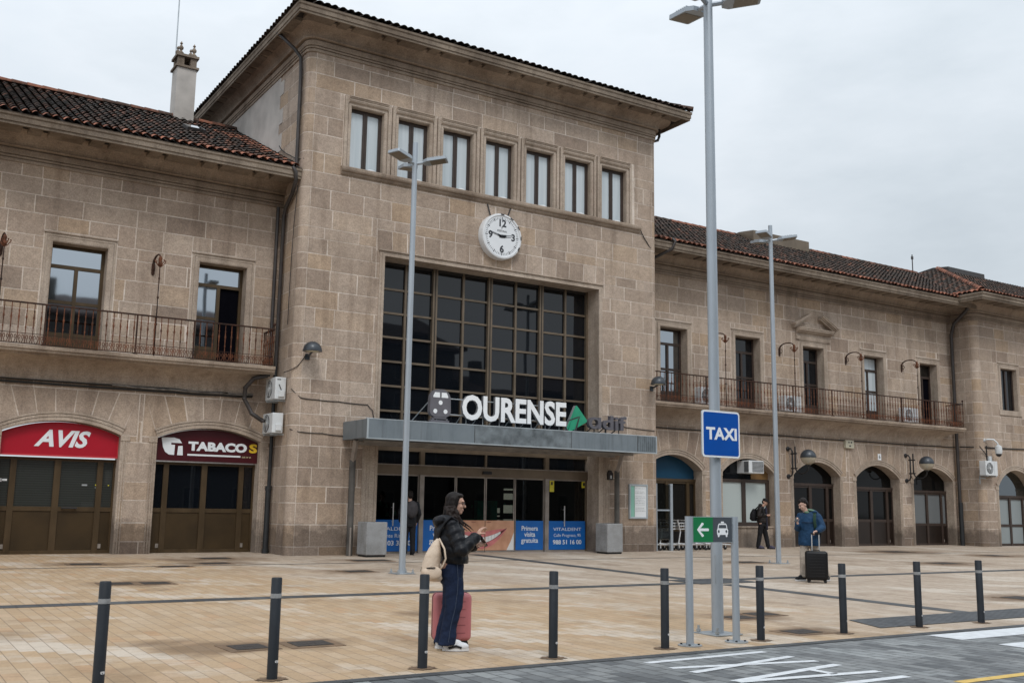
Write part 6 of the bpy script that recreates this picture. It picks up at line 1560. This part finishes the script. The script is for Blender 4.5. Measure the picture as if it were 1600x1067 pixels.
# phone in her far hand
o = thing('mobile_phone', 'dark mobile phone held up by the woman in the black jacket', 'phone', (wx, wy, gz(wy)), R(-25))
mb = MB(); A = Matrix.Rotation(R(-35), 3, 'Y') @ Matrix.Rotation(R(20), 3, 'Z'); c0 = Vector((.325, .0, 1.165))
mb.prism(rr_sheet(.072, .145, .01), lambda u, v, w: tuple(c0+A @ Vector((w, u, v))), -.004, .004); mb.build('body', 'phone_black', o)
# her canvas rucksack, hanging off the shoulder
o = thing('backpack', 'cream canvas rucksack hanging behind the woman in the black jacket', 'backpack', (wx, wy, gz(wy)), R(-25))
bpk = blob('bag', [loft([((-.20, -.10, .735), .06, .09), ((-.225, -.10, .76), .105, .13), ((-.25, -.10, .84), .11, .14), ((-.245, -.10, .93), .10, .135), ((-.225, -.11, 1.03), .085, .115), ((-.20, -.12, 1.12), .055, .085), ((-.175, -.125, 1.19), .02, .045)])], 'canvas_beige', o, .008, 5, disp=.018)
blob('front_pocket', [ell((-.285, -.14, .83), (.07, .10, .075)), ell((-.22, -.225, .83), (.085, .03, .07))], 'canvas_beige', o, .008, 4, disp=.008)
mb = MB(); mb.tube([(-.345, -.10, .885), (-.33, -.17, .875), (-.28, -.245, .88), (-.21, -.26, .885)], .007, 5); mb.tube([(-.345, -.12, .885), (-.355, -.13, .84)], .008, 5); mb.tube([(-.13, -.235, 1.0), (-.155, -.255, .93)], .009, 5); mb.build('zip', 'bag_black', o)
mb = MB()
for dy in (-.012, 0, .012): mb.tube([(-.175, -.125+dy, 1.18), (-.165, -.185+dy, 1.26), (-.12, -.225+dy, 1.36), (-.05, -.20+dy, 1.425), (.02, -.20+dy, 1.38)], .012, 6)
mb.build('strap', 'bag_black', o, True)
mb = MB()
for dy in (-.014, 0, .014): mb.tube([(-.17, -.15+dy, 1.19), (-.115, -.235+dy, 1.08), (-.10, -.245+dy, .98), (-.13, -.215+dy, .90), (-.16, -.2+dy, .86)], .010, 6)
mb.build('lower_strap', 'canvas_beige', o, True)
c = Vector((5.83, 10.36)); rolling_case('suitcase', 'pink hard-shell suitcase with horizontal grooves behind the woman', (c.x, c.y, gz(c.y)+.002), R(-20), .43, .25, .575, 'case_pink', 'case_pink_groove', 5)

# ---- man in the blue anorak with the black suitcase (local x = picture right, y = away)
mx, my = 17.56, 15.74; az = math.atan2(mx, my); t = thing('person', 'young man in blue anorak and beige trousers looking down at his phone, hand on suitcase', 'person', (mx, my, gz(my)+.002), -az)
hs, P, M = head_shapes((.035, -.10, 1.625), R(205), R(28), 1.0)
RH = hand_shapes((-.085, -.245, 1.215), (-.35, -.3, .85), (.55, -.3, .2), .7, side=1); LH = hand_shapes((.305, -.255, 1.065), (-.75, -.35, -.28), (-.1, -.5, -.8), 1.0, side=-1)
body = hs+[cap_s((.13, .0, 1.40), (.055, -.07, 1.54), .06, .055), loft([((.14, 0, .80), .15, .11), ((.14, 0, 1.0), .15, .11), ((.15, 0, 1.25), .17, .115), ((.15, 0, 1.38), .16, .09), ((.14, 0, 1.45), .07, .06)])]
body += chain([(-.02, -.01, 1.38), (-.075, -.06, 1.12), (-.085, -.245, 1.215)], [.055, .045, .028])+chain([(.33, .0, 1.37), (.41, -.06, 1.13), (.305, -.255, 1.065)], [.055, .045, .028])+RH+LH
body += chain([(.06, 0, .84), (.01, -.02, .46), (.0, .02, .09)], [.09, .06, .045])+chain([(.22, .03, .84), (.32, .12, .46), (.50, .28, .09)], [.09, .06, .045])
body += [cap_s((.0, .02, .07), (-.10, -.10, .04), .032, .025), cap_s((.50, .28, .07), (.47, .16, .04), .032, .025)]
bo = blob('body', body, 'skin_pale', t, .008, 3); eyes(P, bo)
hair = [ell(P(-.028, 0, .06), (.094, .082, .086), M), ell(P(.03, 0, .095), (.052, .066, .038), M), ell(P(-.075, 0, -.005), (.045, .072, .08), M), ell(P(-.04, .068, .02), (.04, .018, .055), M), ell(P(-.04, -.068, .02), (.04, .018, .055), M)]+[ell(P(.055+.012*k, -.04+.02*k, .088-.006*k), (.022, .022, .02), M) for k in range(4)]
blob('hair', hair, 'hair_dark', t, .009, 2, disp=.010)
jk = [loft([((.14, .0, .745), .225, .155), ((.14, .0, .80), .232, .16), ((.145, 0, 1.0), .222, .155), ((.15, 0, 1.2), .225, .155), ((.152, 0, 1.33), .222, .14), ((.152, 0, 1.41), .185, .115), ((.145, -.01, 1.475), .10, .085)])]
jk += chain([(-.025, -.01, 1.37), (-.085, -.06, 1.12), (-.075, -.205, 1.19)], [.088, .08, .06])+chain([(.335, .0, 1.36), (.415, -.05, 1.14), (.33, -.22, 1.075)], [.092, .09, .065])
blob('anorak', jk, 'jacket_blue', t, .010, 4, disp=.022)
blob('hood', [ell((.21, .06, 1.475), (.15, .13, .055), Matrix.Rotation(R(12), 3, 'Y')), ell((.26, -.02, 1.47), (.07, .07, .035))], 'jacket_blue', t, .009, 4)
blob('hood_lining', [ell((.185, .0, 1.505), (.105, .095, .028), Matrix.Rotation(R(8), 3, 'Y')), ell((.11, -.085, 1.46), (.06, .035, .028))], 'lining_green', t, .009, 3)
mb = MB(); mb.box(.0, .26, -.162, -.156, 1.235, 1.245); mb.build('pocket_flap', 'bag_black', t)
tw = [loft([((.14, .01, .92), .18, .12), ((.14, .01, .80), .185, .13), ((.14, .01, .74), .17, .12)]), loft([((.055, .0, .80), .105, .11), ((.02, -.01, .5), .088, .09), ((.005, .01, .25), .075, .08), ((.0, .02, .075), .078, .085)])]+chain([(.22, .03, .80), (.32, .12, .46), (.50, .28, .11)], [.105, .085, .075])
blob('trousers', tw, 'chino_beige', t, .010, 3, disp=.02)
shoe('shoe', t, -.035, -.03, R(222), 'shoe_black', 'sole_white', None, 1.05); shoe('shoe', t, .51, .25, R(262), 'shoe_black', 'sole_white', None, 1.05)
o = thing('mobile_phone', 'black mobile phone in the hand of the man in the blue anorak', 'phone', (mx, my, gz(my)), -az); mb = MB(); A = Matrix.Rotation(R(-50), 3, 'X') @ Matrix.Rotation(R(15), 3, 'Y'); c0 = Vector((-.105, -.32, 1.305))
mb.prism(rr_sheet(.074, .15, .01), lambda u, v, w: tuple(c0+A @ Vector((u, w, v))), -.004, .004); mb.build('body', 'phone_black', o)
o = thing('backpack', 'dark backpack on the back of the man in the blue anorak', 'backpack', (mx, my, gz(my)), -az)
blob('bag', [loft([((.24, .24, .90), .14, .07), ((.25, .25, 1.0), .17, .10), ((.24, .24, 1.25), .16, .10), ((.22, .22, 1.42), .10, .06)])], 'bag_black', o, .012, 4)
mb = MB()
for dx in (-.018, 0, .018): mb.tube([(.27+dx, .10, 1.44), (.275+dx, -.02, 1.475), (.27+dx, -.12, 1.40), (.265+dx, -.165, 1.28), (.28+dx, -.165, 1.14), (.34+dx, -.08, 1.02)], .014, 6)
mb.build('strap', 'strap_green', o, True)
s, c_ = math.sin(az), math.cos(az); q = Vector((.275, -.40)); wpos = (mx+q.x*c_+q.y*s, my-q.x*s+q.y*c_)
rolling_case('suitcase', 'large black ribbed suitcase held by the man in the blue anorak', (*wpos, gz(wpos[1])+.002), -az+R(4), .46, .27, .655, 'case_black', 'case_black_rib', 8, 1.03)

# ---- man in the cap by the wall
nx, ny = 27.95, 26.75; az = math.atan2(nx, ny); t = thing('person', 'man in dark jacket, black trousers and cap using a phone before the frosted window', 'person', (nx, ny, gz(ny)+.002), -az+R(-8))
hs, P, M = head_shapes((.0, -.0, 1.665), R(-18), R(24), 1.02)
RH = hand_shapes((.06, -.10, 1.20), (.8, .1, -.05), (.1, .8, .3), .6, side=-1); LH = hand_shapes((.06, .10, 1.20), (.8, -.2, .0), (.1, -.8, .3), .6, side=1)
body = hs+[cap_s((-.13, 0, 1.44), (-.03, 0, 1.58), .06, .055), loft([((-.12, 0, .85), .11, .16), ((-.13, 0, 1.1), .11, .17), ((-.15, 0, 1.38), .10, .18), ((-.13, 0, 1.48), .06, .08)])]
body += chain([(-.15, -.18, 1.42), (-.19, -.22, 1.17), (.06, -.10, 1.20)], [.056, .046, .03])+chain([(-.15, .18, 1.42), (-.19, .22, 1.17), (.06, .10, 1.20)], [.056, .046, .03])+RH+LH
body += chain([(-.14, -.09, .88), (-.20, -.09, .48), (-.27, -.10, .09)], [.09, .06, .045])+chain([(-.10, .09, .88), (.0, .10, .48), (.08, .11, .09)], [.09, .06, .045])+[cap_s((-.27, -.10, .07), (-.15, -.12, .04), .032, .025), cap_s((.08, .11, .07), (.2, .09, .04), .032, .025)]
bo = blob('body', body, 'skin', t, .010, 3); eyes(P, bo)
blob('hair', [ell(P(-.05, 0, .0), (.06, .08, .09), M)], 'hair_dark', t, .01, 2)
blob('cap', [ell(P(-.012, 0, .062), (.104, .086, .072), M), ell(P(.11, 0, .045), (.07, .068, .012), M)], 'cap_black', t, .008, 2)
jk = [quilt_loft([((-.12, 0, .93), .185, .19), ((-.12, 0, 1.0), .19, .195), ((-.13, 0, 1.2), .175, .20), ((-.15, 0, 1.38), .15, .205), ((-.15, 0, 1.46), .11, .15), ((-.12, 0, 1.52), .08, .09)], .08, .05)]+quilt([(-.15, -.19, 1.41), (-.20, -.23, 1.17), (.02, -.115, 1.20)], [.085, .078, .06])+quilt([(-.15, .19, 1.41), (-.20, .23, 1.17), (.02, .115, 1.20)], [.085, .078, .06])
jk += [ell((-.17, 0, 1.55), (.075, .13, .06))]
blob('jacket', jk, 'jacket_brown_black', t, .010, 3, disp=.012)
blob('scarf', chain([(.03, -.05, 1.44), (.05, -.06, 1.2), (.06, -.07, .95), (.07, -.07, .70)], [.04, .04, .03, .03]), 'scarf_dark', t, .01, 3)
tw = [loft([((-.12, 0, 1.0), .15, .165), ((-.12, 0, .86), .15, .175), ((-.12, 0, .78), .14, .16)])]+chain([(-.14, -.085, .84), (-.20, -.09, .48), (-.27, -.10, .09)], [.105, .085, .075])+chain([(-.10, .085, .84), (-.01, .10, .48), (.06, .11, .09)], [.105, .085, .075])
blob('trousers', tw, 'trousers_black', t, .011, 3, disp=.016)
shoe('shoe', t, -.21, -.11, R(-8), 'shoe_purple', 'rubber', None, 1.05); shoe('shoe', t, .14, .10, R(-8), 'shoe_purple', 'rubber', None, 1.05)
o = thing('backpack', 'black backpack on the man in the cap', 'backpack', (nx, ny, gz(ny)), -az+R(-8)); blob('bag', [loft([((-.40, -.02, .98), .09, .13), ((-.43, -.02, 1.06), .125, .16), ((-.42, -.02, 1.25), .12, .16), ((-.37, -.02, 1.42), .07, .11)])], 'bag_black', o, .011, 4, disp=.01)
mb = MB(); mb.tube([(-.33, -.14, 1.40), (-.2, -.2, 1.52), (-.06, -.2, 1.44), (-.02, -.22, 1.25), (-.15, -.23, 1.1)], .022, 6); mb.build('strap', 'bag_black', o, True)
o = thing('mobile_phone', 'dark phone in the hands of the man in the cap', 'phone', (nx, ny, gz(ny)), -az+R(-8)); mb = MB(); A = Matrix.Rotation(R(-55), 3, 'Y'); c0 = Vector((.165, 0, 1.225)); mb.prism(rr_sheet(.074, .15, .01), lambda u, v, w: tuple(c0+A @ Vector((w, u, v))), -.004, .004); mb.build('body', 'phone_black', o)

# ---- person by the doors, half hidden by the lamp post
px_, py_ = 13.17, 25.9; t = thing('person', 'person in dark clothes standing at the glass doors, half hidden by a lamp post', 'person', (px_, py_, gz(py_)+.002), R(75))
hs, P, M = head_shapes((.02, 0, 1.63), 0, R(5), 1.0)
body = hs+[cap_s((-.02, 0, 1.42), (0, 0, 1.55), .058, .054), loft([((0, 0, .85), .11, .16), ((0, 0, 1.1), .11, .17), ((-.02, 0, 1.38), .10, .18), ((-.01, 0, 1.46), .06, .08)])]
for sy in (-1, 1): body += chain([(-.02, sy*.18, 1.40), (-.02, sy*.25, 1.12), (.10, sy*.22, .90)], [.055, .045, .028])+hand_shapes((.10, sy*.22, .90), (.3, 0, -.9), (0, -sy, 0), .5, side=sy)+chain([(0, sy*.09, .86), (0, sy*.10, .47), (-.02, sy*.11, .09)], [.09, .06, .045])+[cap_s((-.02, sy*.11, .07), (.1, sy*.12, .04), .032, .025)]
blob('body', body, 'skin', t, .010, 3)
blob('hair', [ell(P(-.02, 0, .05), (.105, .087, .09), M), ell(P(-.06, 0, -.01), (.06, .08, .09), M)], 'hair_dark', t, .01, 2)
jk = [loft([((0, 0, .86), .15, .20), ((0, 0, 1.1), .15, .20), ((-.02, 0, 1.36), .14, .21), ((-.01, 0, 1.46), .08, .10)])]
for sy in (-1, 1): jk += chain([(-.02, sy*.19, 1.39), (-.02, sy*.265, 1.12), (.08, sy*.235, .93)], [.08, .07, .055])
blob('jacket', jk, 'jacket_black', t, .011, 3, disp=.015)
tw = [loft([((0, 0, .98), .13, .165), ((0, 0, .84), .14, .175), ((0, 0, .77), .13, .16)])]
for sy in (-1, 1): tw += chain([(0, sy*.09, .83), (0, sy*.10, .47), (-.02, sy*.11, .09)], [.10, .08, .07])
blob('trousers', tw, 'trousers_black', t, .011, 3, disp=.015)
for sy in (-1, 1): shoe('shoe', t, .03, sy*.11, 0, 'shoe_black', 'rubber', None, 1.05)
o = thing('backpack', 'grey rounded backpack on the person half hidden by the lamp post', 'backpack', (px_, py_, gz(py_)), R(75)); blob('bag', [ell((-.22, -.02, 1.25), (.12, .17, .24))], 'bag_grey', o, .012, 4, disp=.01)
# ------------------------------------------------------------------ houses across the road, behind the viewer (seen only in the glass)
def house(name, label, x0, x1, y, h, floors, nwin, seed):
    t = thing(name, label, 'building', ((x0+x1)/2, y, 0), world=True); rh = random.Random(seed)
    mb = MB(); mb.box(x0, x1, y-12, y, 0, h); mb.build('wall', 'facade_'+str(seed % 2), t)
    mb = MB(); mb.box(x0-.5, x1+.5, y-12.4, y+.5, h, h+.25); mb.prism([(y+.5, h+.25), (y-12.4, h+.25), (y-6, h+2.6)], lambda u, v, w: (w, u, v), x0-.5, x1+.5); mb.build('roof', 'roof_far', t)
    mb = MB(); mb.box(x0+2, x0+3, y-4, y-3, h+.5, h+3.2); mb.build('chimney', 'facade_0', t)
    for f in range(floors):
        for k in range(nwin):
            cx = x0+(x1-x0)*(k+.5)/nwin; zb = .9+(h-.5)*f/floors
            mb = MB(); mb.box(cx-.6, cx+.6, y-.1, y+.06, zb, zb+1.8); w = mb.build('window', 'facade_trim', t)
            mb = MB(); mb.box(cx-.5, cx+.5, y+.061, y+.07, zb+.1, zb+1.7); mb.build('pane', 'glass_dark', w)
simple('facade_0', (.085, .078, .07), .9, 0, .15, .5); simple('facade_1', (.06, .055, .052), .9, 0, .15, .5); simple('facade_trim', (.14, .13, .12), .8); simple('roof_far', (.06, .04, .035), .9, 0, .3, 2)
house('apartment_house', 'grey four-storey apartment house across the road, mirrored in the great window', -28, 8, -20, 15.2, 4, 9, 30)
house('apartment_house', 'darker apartment house across the road, mirrored in the glass of the right wing', 8.4, 42, -22, 14.6, 4, 9, 31)
house('apartment_house', 'low apartment house across the road at the far end, mirrored in the last arches', 42.5, 80, -21, 11.0, 3, 9, 32)

# ------------------------------------------------------------------ light, sky, camera
SUN_EL, SUN_AZ = R(50), R(200)        # azimuth from +Y clockwise: from behind the viewer's left
w = bpy.data.worlds.new('World'); SC.world = w; w.use_nodes = True; nt = w.node_tree
bg = nt.nodes['Background']; out = [n for n in nt.nodes if n.type == 'OUTPUT_WORLD'][0]
sky = node(nt, 'ShaderNodeTexSky'); sky.sky_type = 'NISHITA'; sky.sun_disc = False; sky.sun_elevation = SUN_EL; sky.sun_rotation = SUN_AZ; sky.air_density = 1.5; sky.dust_density = 3.0
L(nt, sky.outputs[0], bg.inputs[0]); bg.inputs[1].default_value = .05
tc = node(nt, 'ShaderNodeTexCoord'); d = sep(nt, tc.outputs['Generated'])
up = maths(nt, 'MAXIMUM', d[2], 0.0)
mp = node(nt, 'ShaderNodeMapping'); mp.inputs['Scale'].default_value = (1.2, 1.2, 3.2); L(nt, tc.outputs['Generated'], mp.inputs[0])
n1 = noise(nt, mp.outputs[0], 1.5, 6, .55); n2 = noise(nt, mp.outputs[0], 4.2, 5, .6)
cl = maths(nt, 'ADD', maths(nt, 'MULTIPLY', n1, .8), maths(nt, 'MULTIPLY', n2, .2))
# overcast: brighter overhead (CIE overcast), thin blue-grey and white cloud mottling
az_ = maths(nt, 'SUBTRACT', maths(nt, 'MULTIPLY', d[1], .55), maths(nt, 'MULTIPLY', d[0], .84))   # + towards the left of the photo
tone = maths(nt, 'ADD', cl, maths(nt, 'MULTIPLY', az_, .035))
base = ramp(nt, tone, [(.26, (.52, .585, .645)), (.40, (.645, .71, .77)), (.53, (.755, .812, .872)), (.68, (.665, .74, .815))])
back = maths(nt, 'MAXIMUM', maths(nt, 'SUBTRACT', -.25, maths(nt, 'ADD', maths(nt, 'MULTIPLY', d[0], .536), maths(nt, 'MULTIPLY', d[1], .844))), 0.0)
gain = maths(nt, 'ADD', .93, maths(nt, 'ADD', maths(nt, 'MULTIPLY', maths(nt, 'POWER', up, 1.5), 1.05), maths(nt, 'MULTIPLY', back, .55)))
bg2 = node(nt, 'ShaderNodeBackground'); L(nt, base, bg2.inputs[0]); L(nt, gain, bg2.inputs[1])
mx_ = node(nt, 'ShaderNodeMixShader'); mx_.inputs[0].default_value = .92; L(nt, bg.outputs[0], mx_.inputs[1]); L(nt, bg2.outputs[0], mx_.inputs[2]); L(nt, mx_.outputs[0], out.inputs[0])
sun = bpy.data.lights.new('sun', 'SUN'); sun.energy = 1.25; sun.angle = R(18); sun.color = (1, .97, .93)
so = bpy.data.objects.new('sun', sun); C.objects.link(so)
dv = Vector((math.sin(SUN_AZ)*math.cos(SUN_EL), math.cos(SUN_AZ)*math.cos(SUN_EL), math.sin(SUN_EL))); so.rotation_euler = dv.to_track_quat('Z', 'Y').to_euler(); so.location = dv*60

cam = bpy.data.cameras.new('camera'); co = bpy.data.objects.new('camera', cam); C.objects.link(co); SC.camera = co
yaw, pit, rol = R(32.4241), R(9.1710), R(.89879)
f = Vector((math.sin(yaw)*math.cos(pit), math.cos(yaw)*math.cos(pit), math.sin(pit))); r = Vector((math.cos(yaw), -math.sin(yaw), 0)); u = r.cross(f)
r2 = r*math.cos(rol)+u*math.sin(rol); u2 = u*math.cos(rol)-r*math.sin(rol)
M = Matrix((r2, u2, -f)).transposed().to_4x4(); M.translation = (0, 0, 1.55); co.matrix_world = M
cam.sensor_width = 36; cam.lens = 1602.85/1600*36; cam.clip_end = 1000; cam.clip_start = .05
cam.dof.use_dof = True; cam.dof.focus_distance = 27; cam.dof.aperture_fstop = 5.6
SC.view_settings.view_transform = 'Standard'; SC.view_settings.look = 'None'; SC.view_settings.exposure = 0; SC.view_settings.gamma = 1
SC.cycles.use_denoising = True; SC.cycles.max_bounces = 6; SC.cycles.transparent_max_bounces = 8
